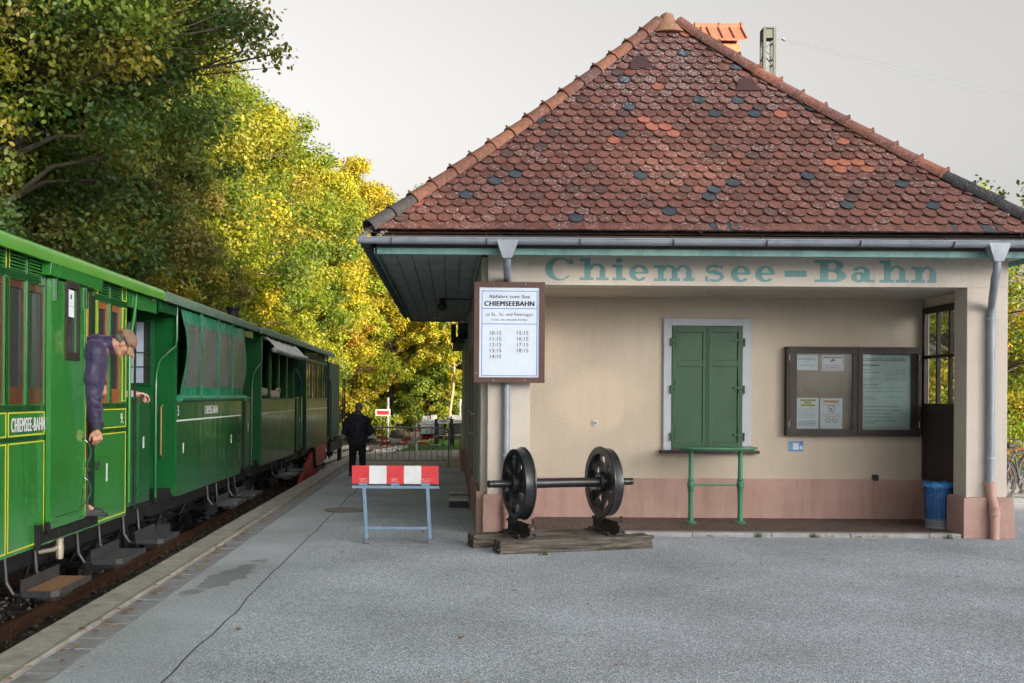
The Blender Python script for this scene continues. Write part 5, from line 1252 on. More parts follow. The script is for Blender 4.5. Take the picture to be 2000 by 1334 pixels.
mb.bar((xd1 + .004, 8.80, .69), (xd1 + .004, 9.38, .69), .008, .008); mb.bar((xd1 + .004, 9.38, .69), (xd1 + .004, 9.46, .92), .008, .008)
for y in (8.80, db): mb.box(xd1, xd1 + .02, y - .03, y, 2.55, 2.77)
part(mb, 'door_bolts', G1B, dr_)
mb = MB(); mb.box(XS + .0, XS + .04, 8.55, 9.92, .50, .585); rivets(mb, [(XS + .042, y, .545) for y in (8.65, 8.95, 9.35, 9.8)], .018, 8)
mb.lathe([(0, 0), (.05, 0), (.05, .02), (0, .02)], (XS + .04, 8.66, .62), (1, 0, 0), 16); mb.box(XS, XS + .05, 8.50, 8.53, .45, .66); part(mb, 'door_track', UND, T)
mb = MB(); mb.prism([(XS, 2.755), (XS + .075, 2.755), (XS + .085, 2.86), (XS + .085, 2.90), (XS, 2.92)], lambda x, z, d: (x, d, z), 8.62, 9.90); part(mb, 'door_header', G1, T, bevel=.004)
mb = MB(); mb.box(XS - .05, XS - .02, 9.69, 9.80, 2.0, 2.74); mb.box(XS - .05, XS - .02, 9.69, 9.80, .60, 2.0, 1); part(mb, 'door_jamb', [TANW, RWD], T)
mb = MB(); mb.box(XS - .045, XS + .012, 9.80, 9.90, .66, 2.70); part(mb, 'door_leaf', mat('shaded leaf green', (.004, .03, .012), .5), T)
mb = MB(); mb.lathe([(.028, -.006), (.04, -.006), (.04, .006), (.028, .006)], (XS + .03, 9.95, 1.06), (1, 0, 0), 18, closed=True); part(mb, 'door_ring', IRON, T)
mb = MB(); mb.lathe([(0, 0), (.035, 0), (.03, -.05), (.038, -.07), (.03, -.18), (.0, -.19)], (-3.42, 8.98, .49), n=14); mb.tube([(-3.42, 8.98, .42), (-3.44, 8.9, .40), (-3.56, 8.88, .38)], .02, 8); part(mb, 'steam_valve', mat('cream metal', (.40, .36, .28), .5, .3), T, smooth='auto')
end_platform(T, 10.92, 11.86, G2, 1)
mb = MB(); mb.tube([(XS + .01, 11.18, 2.90), (XS + .01, 11.16, 2.72), (XS + .01, 11.06, 2.5), (XS + .01, 10.98, 2.36), (XS + .01, 10.96, 2.1), (XS + .01, 10.96, .6)], .019, 10); part(mb, 'brace', G1, T, smooth='auto')
mb = MB(); mb.box(XS - .03, XS, 10.9, 12.0, 2.70, 2.86); part(mb, 'valance', G1, T)
step(T, 8.08, 8.85, True); step(T, 9.66, 10.44); step(T, 11.02, 11.72)
mb = MB(); mb.tube([(-3.7, 7.7, .14), (-3.62, 7.72, .14), (-3.55, 7.75, .13)], .018, 8); mb.sph((-3.56, 7.76, .15), (.03, .03, .045), 8); part(mb, 'red_cock', mat('red knob', (.6, .05, .03), .4), T)

def coach(label, y0, y1, b0, b1, g, edge, louv=False, nb=4):
    T = thing('carriage', label, 'carriage', (-4.6, (y0 + y1) / 2, -.37), 0, 'carriages of the green narrow-gauge train')
    roof(T, y0, y1, edge, edge)
    seg = [b0 + (b1 - b0) * i / nb for i in range(nb + 1)]
    mb = MB()
    for a, b in zip(seg[:-1], seg[1:]): mb.box(XS - .03, XS, a + .006, b - .006, .47, 1.665)
    mb.box(XS - .045, XS - .031, b0, b1, .48, 1.66); part(mb, 'lower_panel', g, T)
    mb = MB(); mb.box(XS - .035, XS + .012, b0, b1, 1.668, 1.695); part(mb, 'window_rail', ROOFM, T)
    mb = MB(); mb.box(XS, XS + .003, b0 + .01, b1 - .01, 1.415, 1.435); part(mb, 'white_line', WLN, T)
    for y in seg:
        mb = MB(); mb.box(XS - .05, XS - .005, max(b0, y - .04), min(b1, y + .04), 1.695, 2.79 if not louv else 2.60); part(mb, 'window_post', g, T)
    mb = MB()
    mb.box(XS - .05, XS, b0, b1, 2.78 if not louv else 2.86, 2.90)
    if louv: mb.box(XS - .05, XS + .004, b0, b1, 2.60, 2.645)
    part(mb, 'window_header', g, T)
    mb = MB(); wall_open(mb, b0, b1, .47, 2.9, [(a + .05, b - .05, 1.7, 2.7) for a, b in zip(seg[:-1], seg[1:])], lambda a, b, c, d: mb.box(XF, XF + .05, a, b, c, d)); part(mb, 'body_side', g, T)
    ends(T, b0, b1, g); body_core(T, b0, b1, y0, y1); underframe(T, y0 + .1, y1 - .1); wheels(T, (b0 + .6, b1 - .6))
    mb = MB()
    for i in range(nb):
        yy = (seg[i] + seg[i + 1]) / 2
        for xa, xb in ((XS - .12, XS - .95), (XF + .12, XF + .95)): mb.box(xb, xa, yy - .2, yy + .2, 1.0, 1.05); mb.box(xb, xa, yy + .2, yy + .23, .6, 1.7)
    part(mb, 'bench', M_DKW, T)
    if louv:
        mb = MB()
        for a, b in zip(seg[:-1], seg[1:]): louvres(mb, g, a + .04, b - .04, 2.65, 2.85)
        part(mb, 'louvres', ROOFM, T)
        for a, b in zip(seg[:-1], seg[1:]):
            mb = MB(); m_ = (a + b) / 2
            for y in (a + .05, m_, b - .05): mb.box(XS - .04, XS - .02, y - .02, y + .02, 1.70, 2.6)
            mb.box(XS - .04, XS - .02, a + .05, b - .05, 2.55, 2.6); w_ = part(mb, 'window', M_DKW, T); mb = MB(); mb.box(XS - .032, XS - .028, a + .05, b - .05, 1.7, 2.55); part(mb, 'pane', GLD, w_)
    return T, seg
def hand(T, yb, s, g):      # curved corner handrail and brass grip at a body end; s=-1: platform lies nearer the viewer
    mb = MB(); mb.tube([(XS, yb, 2.88), (XS, yb, 2.45), (XS, yb + s * .05, 2.36), (XS, yb + s * .42, 2.26), (XS, yb + s * .78, 2.14), (XS, yb + s * .88, 2.0), (XS, yb + s * .90, 1.8), (XS, yb + s * .90, .55)], .021, 10); part(mb, 'brace', g, T, smooth='auto')
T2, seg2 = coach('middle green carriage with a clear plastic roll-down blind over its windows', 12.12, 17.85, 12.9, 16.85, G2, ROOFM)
mb = MB(); mb.box(XF, -3.46, 12.87, 12.899, .5, 1.9); part(mb, 'end_panel', G2, T2)
hand(T2, 12.88, -1, G2); end_platform(T2, 16.9, 17.8, G3, 1)
mb = MB(); mb.box(XS - .02, XS + .01, 12.12, 12.9, 2.74, 2.86); mb.box(XS - .03, XS, 16.85, 17.85, 2.74, 2.86); part(mb, 'valance', G2, T2)
mb = MB(); mb.tube([(-3.62, 12.86, .98), (-3.62, 12.80, 1.0), (-3.62, 12.80, 1.6), (-3.62, 12.86, 1.62)], .013, 8); part(mb, 'grab_handle', BRASS, T2, smooth='auto')
mb = MB(); x_a, x_b, z_a, z_b = -4.06, -3.79, 1.90, 2.66
for (a, b, c, d) in ((x_a - .03, x_a, z_a, z_b), (x_b, x_b + .03, z_a, z_b), (x_a - .03, x_b + .03, z_b, z_b + .03), (x_a - .03, x_b + .03, z_a - .03, z_a)): mb.box(a, b, 12.85, 12.87, c, d)
for z in (2.1, 2.28): mb.tube([(x_a - .03, 12.84, z), (x_b + .04, 12.84, z)], .006, 6)
ew = part(mb, 'end_window', G3, T2); mb = MB(); mb.box(x_a, x_b - .07, 12.862, 12.868, z_a, z_b); mb.box(x_b - .07, x_b, 12.862, 12.868, z_a, z_b, 1); part(mb, 'pane', [mat('blue white pane', (.40, .47, .58), .25), INT], ew)  # flat blue-white panel with a dark strip beside it
mb = MB(); tr_text(mb, 'CHIEMSEE-BAHN', 14.36, 15.16, 1.49, .12, .03, sp=1.1); tr_text(mb, '5', 12.94, 13.0, 1.49, .13, .02); mb.box(XS, XS + .003, 13.21, 13.25, 1.0, 1.13); mb.box(XS, XS + .003, 16.1, 16.14, 1.0, 1.13); part(mb, 'white_lettering', WLN, T2, fixn=False)
step(T2, 14.85, 15.6); step(T2, 16.25, 16.9)
# the blind: clear sheet with green hems, rolled at its foot, and twisted cords
m_pvc = glassmat('clear plastic', (.72, .74, .74), .34, .14)
bp = [n for n in m_pvc.node_tree.nodes if n.type == 'BUMP'][0]; bp.inputs['Strength'].default_value = .8; [n for n in m_pvc.node_tree.nodes if n.type == 'TEX_NOISE'][0].inputs['Scale'].default_value = 9.
pb = [n for n in m_pvc.node_tree.nodes if n.type == 'BSDF_PRINCIPLED'][0]; pb.inputs['Base Color'].default_value = (.20, .21, .215, 1)
M_TARP = mat('green tarpaulin', (.015, .17, .085), .28, vs=4, col2=(.03, .24, .13), bump=.8, bs=14)
M_TARPG = mat('grey tarpaulin', (.30, .33, .37), .35, vs=6, col2=(.42, .45, .49), bump=.6, bs=16)
NY_, NZ_ = 90, 40; ya, yb = 12.93, 16.86; V = []; F = []; mi = []
for j in range(NZ_ + 1):
    t = j / NZ_; z = 2.84 - 1.12 * t
    for i in range(NY_ + 1):
        s = i / NY_; y = ya + (yb - ya) * s + (.05 if i == 0 else 0) * 0 - (.10 * math.sin(math.pi * t) * (1 - s) ** 6 * -1)
        wr = .012 * math.sin(s * 130 + 2.5 * math.sin(s * 31)) * (math.exp(-t * 6) + math.exp(-(1 - t) * 6)) + .012 * math.sin(s * 23 + t * 5) * math.sin(math.pi * t)
        V.append((XS + .035 + .05 * math.sin(math.pi * min(1, t * 1.1)) + wr, y, z))
for j in range(NZ_):
    for i in range(NY_):
        k = j * (NY_ + 1) + i; F.append((k, k + NY_ + 1, k + NY_ + 2, k + 1)); t = j / NZ_; s = i / NY_
        mi.append(0 if (t < .145 or t > .86 or s < .03 or s > .975) else 1)
mb = MB(); mb.add(V, F); mb.m = mi; bl = part(mb, 'roll_blind', [M_TARP, m_pvc], T2, smooth=True, fixn=False)
mb = MB(); mb.tube([(XS + .045, ya - .06, 1.71), (XS + .045, yb + .06, 1.71)], .035, 12)
for y in (ya - .05, yb + .05): mb.lathe([(.0, -.02), (.05, -.02), (.05, .02), (0, .02)], (XS + .045, y, 1.71), (0, 1, 0), 14)
part(mb, 'blind_roller', M_TARP, bl, smooth='auto')
for py, y in ((378, 13.75), (413, 14.78), (441, 15.72)):
    mb = MB()
    for ph in (0, math.pi):
        mb.tube([(XS + .10 + .012 * math.cos(z * 34 + ph), y + .016 * math.sin(z * 34 + ph) + .01 * math.sin(z * 9), 2.84 - z) for z in np.linspace(0, 1.12, 60)], .0075, 5)
    part(mb, 'cord', M_TARP, bl, smooth=True)
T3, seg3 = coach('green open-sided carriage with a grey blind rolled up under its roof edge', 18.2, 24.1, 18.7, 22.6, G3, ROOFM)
hand(T3, 18.68, -1, G3); hand(T3, 22.62, 1, G3); end_platform(T3, 22.65, 24.0, G3, 1)
mb = MB(); mb.box(XF, -3.46, 18.67, 18.699, .5, 2.9); part(mb, 'end_panel', G3, T3)
NY_, NZ_ = 60, 12; ya, yb = 18.75, 22.7; V = []; F = []
for j in range(NZ_ + 1):
    t = j / NZ_
    for i in range(NY_ + 1):
        s = i / NY_; V.append((XS + .05 + .20 * t + .012 * math.sin(s * 60 + t * 3) * math.sin(math.pi * t) + .01 * math.sin(s * 23), ya + (yb - ya) * s, 2.83 - .22 * t - .02 * math.sin(math.pi * s) + .01 * math.sin(s * 37)))
for j in range(NZ_):
    for i in range(NY_): k = j * (NY_ + 1) + i; F.append((k, k + NY_ + 1, k + NY_ + 2, k + 1))
mb = MB(); mb.add(V, F); mb.tube([(XS + .235 + .008 * math.sin(i), ya - .12 + (yb - ya + .2) * i / 24, 2.585 - .02 * math.sin(math.pi * i / 24)) for i in range(25)], .05, 12); bl3 = part(mb, 'roll_blind', M_TARPG, T3, smooth=True, fixn=False)
mb = MB(); mb.tube([(-4.3, 20.2, 3.1), (-4.3, 20.2, 3.42)], .10, 14); mb.lathe([(.10, 0), (.14, .02), (.14, .07), (0, .1)], (-4.3, 20.2, 3.42), n=14); part(mb, 'roof_vent', UND, T3)
step(T3, 20.2, 20.95); step(T3, 21.35, 22.0)
T4, seg4 = coach('dark blue-green carriage with louvred tall windows and red skirt beneath', 24.3, 29.7, 24.5, 28.6, G4, ROOFM, louv=True)
hand(T4, 28.62, 1, G4)
mb = MB(); mb.prism([(23.6, -.33), (26.6, -.33), (28.6, .10), (28.6, .47), (26.3, .47)], lambda y, z, d: (d, y, z), XS - .10, XS - .02); part(mb, 'red_skirt', RED, T4)
mb = MB(); mb.tube([(XS, 25.9, .42), (XS, 26.0, .05), (XS, 26.2, -.05), (XS, 27.6, -.05), (XS, 28.0, -.12)], .045, 10); part(mb, 'pipe', UND, T4)
# box-bodied vehicle at the head of the train
T5 = thing('box_locomotive', 'dark teal box-bodied vehicle with end handrails at the far end of the train', 'locomotive', (-4.6, 31.2, -.37))
mb = MB(); mb.box(-5.7, -3.52, 29.8, 32.4, .5, 2.72); mb.prism([(-5.72, 2.72), (-5.2, 2.86), (-4.6, 2.92), (-4.0, 2.86), (-3.50, 2.72)], lambda x, z, d: (x, d, z), 29.75, 32.6); part(mb, 'body', G5, T5, bevel=.01)
mb = MB(); mb.box(-3.54, -3.40, 31.9, 33.2, .40, .52); mb.box(-5.7, -3.5, 32.4, 33.2, .42, .50); part(mb, 'running_board', mat('grey green edge', (.06, .10, .085), .5), T5)
mb = MB(); mb.tube([(-3.42, 32.9, 2.3), (-3.42, 33.1, 2.25), (-3.42, 33.12, .5)], .02, 8); mb.tube([(-3.42, 32.55, .5), (-3.42, 32.55, 2.3), (-3.42, 32.9, 2.3)], .02, 8); mb.tube([(-3.42, 33.0, .5), (-3.42, 33.0, 2.3)], .012, 6); part(mb, 'handrail', UND, T5)
mb = MB(); mb.box(-3.60, -3.50, 29.9, 33.1, .1, .4); mb.box(-3.62, -3.5, 32.8, 33.0, -.35, .4); part(mb, 'underframe', UND, T5); wheels(T5, (30.6, 32.2))
# ================================================================ PEOPLE
def skinmat(name, c):
    m = mat(name, c, .55, vs=14, col2=tuple(q * 1.12 for q in c)); m.node_tree.nodes['Principled BSDF'].inputs['Subsurface Weight'].default_value = .08; return m
SK1 = skinmat('weathered skin', (.50, .25, .165)); SK2 = skinmat('fair skin', (.52, .30, .22))
HAIR = mat('grey hair', (.10, .095, .09), .8, vs=60, col2=(.2, .19, .18)); EYEM = mat('eye', (.03, .02, .015), .2)
def head(mb, c, up, fw, s=1.):
    """head prims round centre c; returns local->world"""
    up = Vector(up).normalized(); fw = Vector(fw); fw = (fw - up * fw.dot(up)).normalized(); rt = fw.cross(up)
    M = Matrix((rt, fw, up)).transposed()
    W = lambda x, y, z: Vector(c) + M @ (Vector((x, y, z)) * s)
    E = lambda p, r: mb.sph(W(*p), tuple(q * s for q in r), 14, M=M)
    E((0, -.012, .035), (.075, .096, .088)); E((0, .02, -.02), (.062, .075, .09)); E((0, .04, -.075), (.046, .045, .042)); E((0, .068, -.095), (.02, .02, .018))
    E((0, .078, .03), (.052, .018, .014)); mb.cap(W(0, .085, .022), .009 * s, W(0, .112, -.022), .014 * s); E((-.012, .1, -.026), (.01, .012, .009)); E((.012, .1, -.026), (.01, .012, .009))
    E((0, .086, -.052), (.024, .014, .007)); E((0, .083, -.063), (.021, .014, .008)); E((-.04, .055, -.015), (.025, .03, .024)); E((.04, .055, -.015), (.025, .03, .024))
    for sx in (-1, 1):
        E((sx * .078, -.005, -.005), (.010, .022, .034)); E((sx * .083, .004, .012), (.008, .016, .016))
    return W, M
def eyes(W, T, par, s=1.):
    mb = MB()
    for sx in (-1, 1): mb.sph(W(sx * .03, .083, .008), .012 * s, 8)
    return fpart(mb, 'eyes', EYEM, par, True)
def fpart(mb, name, m, parent, smooth=True): return mb.build(name, m, parent, smooth=smooth)
def handp(mb, wrist, d, nrm, side, s=1., curl=.5):
    """palm + five fingers: d direction of hand, nrm palm normal (towards curl), side towards thumb"""
    w = Vector(wrist); d = Vector(d).normalized(); nrm = Vector(nrm); nrm = (nrm - d * nrm.dot(d)).normalized(); t = Vector(side); t = (t - d * t.dot(d) - nrm * t.dot(nrm)).normalized()
    mb.cap(w, .026 * s, w + d * .03 * s, .028 * s)
    for i in range(4):
        k0 = w + d * .03 * s + t * (i - 1.5) * -.014 * s; k1 = w + d * (.088 - abs(i - 1.3) * .004) * s + t * (i - 1.5) * -.021 * s; mb.cap(k0, .016 * s, k1, .0125 * s)
        L = [.044, .05, .046, .036][i] * s; a = R(15 + 45 * curl + i * 6); p = k1; rr = .0092 * s
        for q in range(3):
            dd = (d * math.cos(a) + nrm * math.sin(a) + t * (1.5 - i) * .05).normalized(); e = p + dd * L * (1, .68, .5)[q]; mb.cap(p, rr, e, rr * .9, 8); p = e; rr *= .92; a += R(20 + 40 * curl)
    k = w + d * .02 * s + t * .022 * s; p1 = k + (d * .6 + t * .7 + nrm * .25).normalized() * .04 * s; p2 = p1 + (d * .9 + t * .25 + nrm * .4).normalized() * .03 * s; mb.cap(k, .015 * s, p1, .0115 * s, 8); mb.cap(p1, .0105 * s, p2, .0095 * s, 8); mb.cap(p2, .0095 * s, p2 + (d + nrm * .4).normalized() * .018 * s, .008 * s, 8)
def shoe(mb, heel, toe, z):
    h = Vector(heel); t = Vector(toe); d = (t - h).normalized()
    mb.cap(h + Vector((0, 0, .05)), .042, t - d * .05 + Vector((0, 0, .035)), .038); mb.cap(h + Vector((0, 0, .085)), .045, h + d * .1 + Vector((0, 0, .07)), .04); mb.cap(h + d * .03 + Vector((0, 0, .08)), .05, h + d * .03 + Vector((0, 0, .13)), .048)
    n = d.cross(Vector((0, 0, 1)))
    mb.prism([(-.035, -.045), (.28, -.045), (.30, 0), (.28, .045), (-.035, .045), (-.05, 0)], lambda x, y, zz_: h + d * x * (t - h).length / .27 + n * y + Vector((0, 0, zz_)), .0, .028)

# --- man leaning out of the sliding door
o_ = Vector((-3.62, 9.68, .60)); T = thing('person', 'man in navy jacket and brown cap leaning out of the sliding door, arm hanging', 'person', o_)
def w(*p): return Vector(p) - o_
fwd = Vector((.95, .31, 0))                       # direction he leans
hipc = w(-3.64, 9.66, 1.50); chest = w(-3.47, 9.70, 1.98); neck = w(-3.28, 9.75, 2.23); shR = w(-3.36, 9.60, 2.16); shL = w(-3.48, 9.90, 2.18)
elR = w(-3.36, 9.60, 1.80); wrR = w(-3.325, 9.62, 1.42); elL = w(-3.47, 9.98, 1.95); wrL = w(-3.38, 9.97, 1.84)
hc = w(*P(241, 672, 9.78)); hup = fwd * .80 + Vector((0, 0, .60)); hfw = fwd * .60 + Vector((0, 0, -.80))
kR = w(-3.50, 9.66, 1.08); aR = w(-3.485, 9.66, .72); kL = w(-3.74, 9.80, 1.05); aL_ = w(-3.78, 9.82, .70)
mb = MB(); Wh, Mh = head(mb, hc, hup, hfw, 1.0)
mb.cap(hipc, .13, chest, .14); mb.cap(chest, .13, neck, .07); mb.cap(neck, .058, hc - hup.normalized() * .03 - hfw.normalized() * .02, .058)
for sh, el, wr in ((shR, elR, wrR), (shL, elL, wrL)): mb.cap(chest.lerp(sh, .6), .07, sh, .055); mb.cap(sh, .05, el, .038); mb.cap(el, .037, wr, .026)
handp(mb, wrR, (.12, .02, -1), (-.5, .8, -.1), (-.8, -.5, 0), 1.12, .55); handp(mb, wrL, (.1, -.2, -1), (-.7, .2, 0), (0, -.8, .2), 1., .8)
for hx, kn, an in ((.02, kR, aR), (-.02, kL, aL_)): mb.cap(hipc + Vector((hx, hx * -3, -.05)), .085, kn, .055); mb.cap(kn, .052, an, .036); mb.cap(an, .036, an + Vector((.1, .02, -.06)), .03)
bd = fuse(mb, 'body', SK1, T, .0055, 2); eyes(Wh, T, bd)
NAVY = mat('navy jacket', (.018, .017, .055), .55, vs=3, col2=(.038, .028, .075), bump=.7, bs=7)
nj = NAVY.node_tree; bj = nj.nodes['Principled BSDF']; bj.inputs['Sheen Weight'].default_value = .35; bj.inputs['Sheen Tint'].default_value = (.6, .35, .5, 1)
mb = MB()
mb.cap(hipc + Vector((0, 0, -.03)), .165, w(-3.60, 9.68, 1.75), .165); mb.cap(w(-3.60, 9.68, 1.75), .165, w(-3.46, 9.72, 2.05), .175); mb.cap(w(-3.52, 9.72, 2.08), .16, w(-3.37, 9.74, 2.19), .125)
mb.cap(w(-3.50, 9.72, 2.15), .12, w(-3.36, 9.74, 2.23), .10)
mb.cap(chest, .14, shR, .105); mb.cap(chest, .14, shL, .105); mb.cap(shR + Vector((.02, 0, -.02)), .128, elR + Vector((0, 0, .10)), .118); mb.cap(elR + Vector((0, 0, .10)), .118, elR + Vector((-.01, 0, -.08)), .098); mb.cap(elR + Vector((-.01, 0, -.08)), .098, wrR + Vector((-.004, 0, .05)), .066); mb.cap(w(-3.53, 9.66, 1.62), .18, w(-3.40, 9.68, 2.02), .16); mb.cap(shL, .10, elL, .075); mb.cap(elL, .072, wrL.lerp(elL, .2), .052)
mb.cap(w(-3.36, 9.75, 2.20), .092, w(-3.27, 9.765, 2.225), .088)
for k in range(9):      # sleeve folds
    t = k / 8; c = shR.lerp(wrR, .12 + t * .72); r_k = .126 - t * .052; an = 1.3 + .5 * (k % 2)
    mb.lathe([(r_k * .9, -.01), (r_k + .003, 0), (r_k * .9, .012)], c + Vector((0, 0, 0)), (math.sin(an * k) * .55, .25 * math.cos(k * 2.1), 1), 20, closed=True)
jk = fuse(mb, 'jacket', NAVY, T, .008, 6)
def creases(o, size, st):
    tx = bpy.data.textures.new('creases', 'CLOUDS'); tx.noise_scale = size; tx.noise_depth = 2
    e = bpy.data.objects.get('x'); d_ = o.modifiers.new('creases', 'DISPLACE'); d_.texture = tx; d_.strength = st; d_.mid_level = .5
creases(jk, .14, .035)
mb = MB(); cu = (hc - hup.normalized() * .10 - hfw.normalized() * .02)
ncd = (hc - w(-3.36, 9.75, 2.20)).normalized(); mb.lathe([(.070, -.10), (.086, -.10), (.080, -.02), (.078, .035), (.070, .037), (.068, -.02)], w(-3.25, 9.765, 2.235), ncd, 28, closed=True); fpart(mb, 'collar', NAVY, jk, 'auto')
mb = MB(); mb.lathe([(.055, -.03), (.068, -.03), (.064, .03), (.050, .03)], wrR + Vector((-.002, 0, .035)), (0.06, .02, -1), 24, closed=True); fpart(mb, 'cuff', mat('cuff', (.02, .02, .03), .7), jk, 'auto')
TRO = mat('dark trousers', (.05, .042, .036), .8, vs=8, col2=(.075, .064, .055))
mb = MB()
for hx, kn, an in ((.02, kR, aR), (-.02, kL, aL_)): mb.cap(hipc + Vector((hx, hx * -3, -.02)), .125, kn, .082); mb.cap(kn, .08, an + Vector((.005, 0, .0)), .068); mb.cap(an + Vector((.0, 0, .02)), .064, an + Vector((.03, .01, -.05)), .058)
creases(fuse(mb, 'trousers', TRO, T, .010, 3), .08, .03)
SHO = mat('black shoe', (.015, .015, .018), .6, vs=20, col2=(.04, .04, .045))
mb = MB(); shoe(mb, w(-3.52, 9.64, .60), w(-3.27, 9.72, .60), 0); shoe(mb, w(-3.80, 9.80, .60), w(-3.56, 9.88, .60), 0); fuse(mb, 'shoes', SHO, T, .006, 2)
# cap
CAPM = mat('brown cap', (.19, .115, .075), .85, vs=12, col2=(.26, .165, .11), fine=.15, fs=200)
mb = MB(); mb.sph(Wh(0, -.014, .048), (.088, .108, .088), 20, M=Mh)
mv = [(v, f) for v, f in ((mb.v, mb.f),)]
keep = MB(); hcL = Vector(Wh(0, 0, .030)); u_ = (Vector(Wh(0, 0, 1)) - Vector(Wh(0, 0, 0))); f_ = (Vector(Wh(0, 1, 0)) - Vector(Wh(0, 0, 0)))
cutn = (u_ - f_ * .12).normalized(); fs_ = [f for f in mb.f if sum((Vector(mb.v[i]) - hcL).dot(cutn) for i in f) / len(f) > -.002]
keep.add(mb.v, fs_); cpo = keep.build('cap', CAPM, T, smooth=True); so2 = cpo.modifiers.new('s', 'SOLIDIFY'); so2.thickness = .006; so2.offset = 1
mb = MB(); V = []; F = []
for j in range(6):
    for i in range(13):
        a = R(-62 + 124 * i / 12); t = j / 5; x = math.sin(a) * (.084 + .004 * t); y = .088 * math.cos(a) + t * .082 * math.cos(a * .85); z = .036 - .035 * t * t - .045 * (math.sin(a) ** 2) * (.3 + .7 * t); V.append(Wh(x, y, z))
for j in range(5):
    for i in range(12): k = j * 13 + i; F.append((k, k + 1, k + 14, k + 13))
mb.add(V, F); br = mb.build('cap_brim', mat('tan brim', (.30, .19, .115), .85, vs=10), cpo, smooth=True); so2 = br.modifiers.new('s', 'SOLIDIFY'); so2.thickness = .005
mb = MB(); mb.sph(Wh(0, -.035, .018), (.081, .088, .06), 18, M=Mh); fpart(mb, 'hair', HAIR, T)
mb = MB(); mb.sph(Wh(0, .095, .075), (.014, .004, .012), 8, M=Mh); fpart(mb, 'cap_button', mat('cap patch', (.55, .42, .3), .6), cpo)
mb = MB(); mb.tube([Wh(sx * .088, .02, .02) for sx in (1,)] + [Wh(.09, -.03, .04), Wh(.06, -.10, .05), Wh(0, -.125, .05)], .008, 6); fpart(mb, 'cap_strap', M_INK, cpo)

# --- man standing on the platform facing the camera
d0 = 22.6; px0 = PX(699, d0); o_ = Vector((px0, d0, 0)); T = thing('person', 'bearded man in dark coat and grey beanie, hands behind his back', 'person', o_, R(4))
COAT = mat('dark navy coat', (.018, .02, .036), .75, vs=5, col2=(.03, .032, .05)); TR2 = mat('black trousers', (.009, .009, .011), .85, vs=5, col2=(.014, .014, .017))
mb = MB(); hz = 1.50; Wh, Mh = head(mb, (0.02, -.02, hz - .02), (0, 0, 1), (.1, -1, -.05), .97)
mb.cap((0, 0, .88), .14, (0, 0, 1.22), .15); mb.cap((0, 0, 1.25), .10, (.01, 0, 1.42), .055)
for s in (-1, 1):
    mb.cap((s * .10, 0, 1.26), .08, (s * .19, 0, 1.24), .06); mb.cap((s * .20, 0, 1.24), .05, (s * .27, .05, .98), .04); mb.cap((s * .27, .05, .98), .037, (s * .12, .18, .84), .028); handp(mb, (s * .12, .18, .84), (-s, .1, -.3), (0, 1, 0), (0, 0, 1), 1., .6)
    mb.cap((s * .08, 0, .82), .085, (s * .10, 0, .45), .055); mb.cap((s * .10, 0, .45), .05, (s * .115, .01, .09), .035); mb.cap((s * .115, 0, .05), .035, (s * .13, -.12, .035), .03)
bd = fuse(mb, 'body', SK1, T, .008, 2); eyes(Wh, T, bd)
mb = MB(); mb.cap((0, 0, .84), .19, (0, .0, 1.12), .195); mb.cap((-.05, 0, 1.05), .18, (-.08, 0, 1.2), .15); mb.cap((.05, 0, 1.05), .18, (.08, 0, 1.2), .15); mb.cap((0, 0, 1.25), .11, (.01, -.01, 1.37), .075); mb.cap((-.07, 0, .76), .15, (-.05, 0, .9), .165); mb.cap((.07, 0, .76), .15, (.05, 0, .9), .165); mb.cap((0, -.05, 1.26), .12, (.0, -.05, 1.35), .06); mb.cap((-.06, -.03, 1.3), .09, (.06, -.03, 1.3), .09)
for s in (-1, 1): mb.cap((s * .09, 0, 1.27), .08, (s * .2, 0, 1.22), .09); mb.cap((s * .21, 0, 1.2), .085, (s * .285, .05, .97), .07); mb.cap((s * .285, .05, .97), .068, (s * .17, .15, .86), .055)
creases(fuse(mb, 'coat', COAT, T, .012, 3), .12, .05)
mb = MB()
for s in (-1, 1): mb.cap((s * .085, 0, .80), .115, (s * .105, 0, .45), .085); mb.cap((s * .105, 0, .45), .083, (s * .118, .01, .09), .072)
fuse(mb, 'trousers', TR2, T, .012, 2)
mb = MB(); shoe(mb, (-.12, .05, 0), (-.15, -.2, 0), 0); shoe(mb, (.12, .05, 0), (.16, -.2, 0), 0); fuse(mb, 'shoes', SHO, T, .008, 1)
mb = MB(); mb.sph(Wh(0, -.012, .055), (.083, .102, .083), 18, M=Mh); ke = MB(); ke.add(mb.v, [f for f in mb.f if sum(mb.v[i][2] for i in f) / len(f) > hz + .012]); ke.lathe([(.084, -.014), (.094, -.012), (.094, .014), (.085, .016)], Wh(0, -.004, .030), (0, 0, 1), 24, closed=True); fpart(ke, 'beanie', mat('grey wool', (.10, .11, .13), .95, vs=60, col2=(.17, .18, .2)), T)
mb = MB(); mb.sph(Wh(0, .055, -.078), (.052, .048, .035), 14, M=Mh); mb.sph(Wh(0, .09, -.043), (.026, .012, .008), 10, M=Mh); fpart(mb, 'beard', mat('greying beard', (.05, .045, .042), .95, vs=80, col2=(.13, .12, .11)), T)
mb = MB(); mb.sph(Wh(0, .05, -.115), (.056, .045, .018), 12, M=Mh); fpart(mb, 'face_mask', mat('pale blue mask', (.35, .5, .62), .8), T)

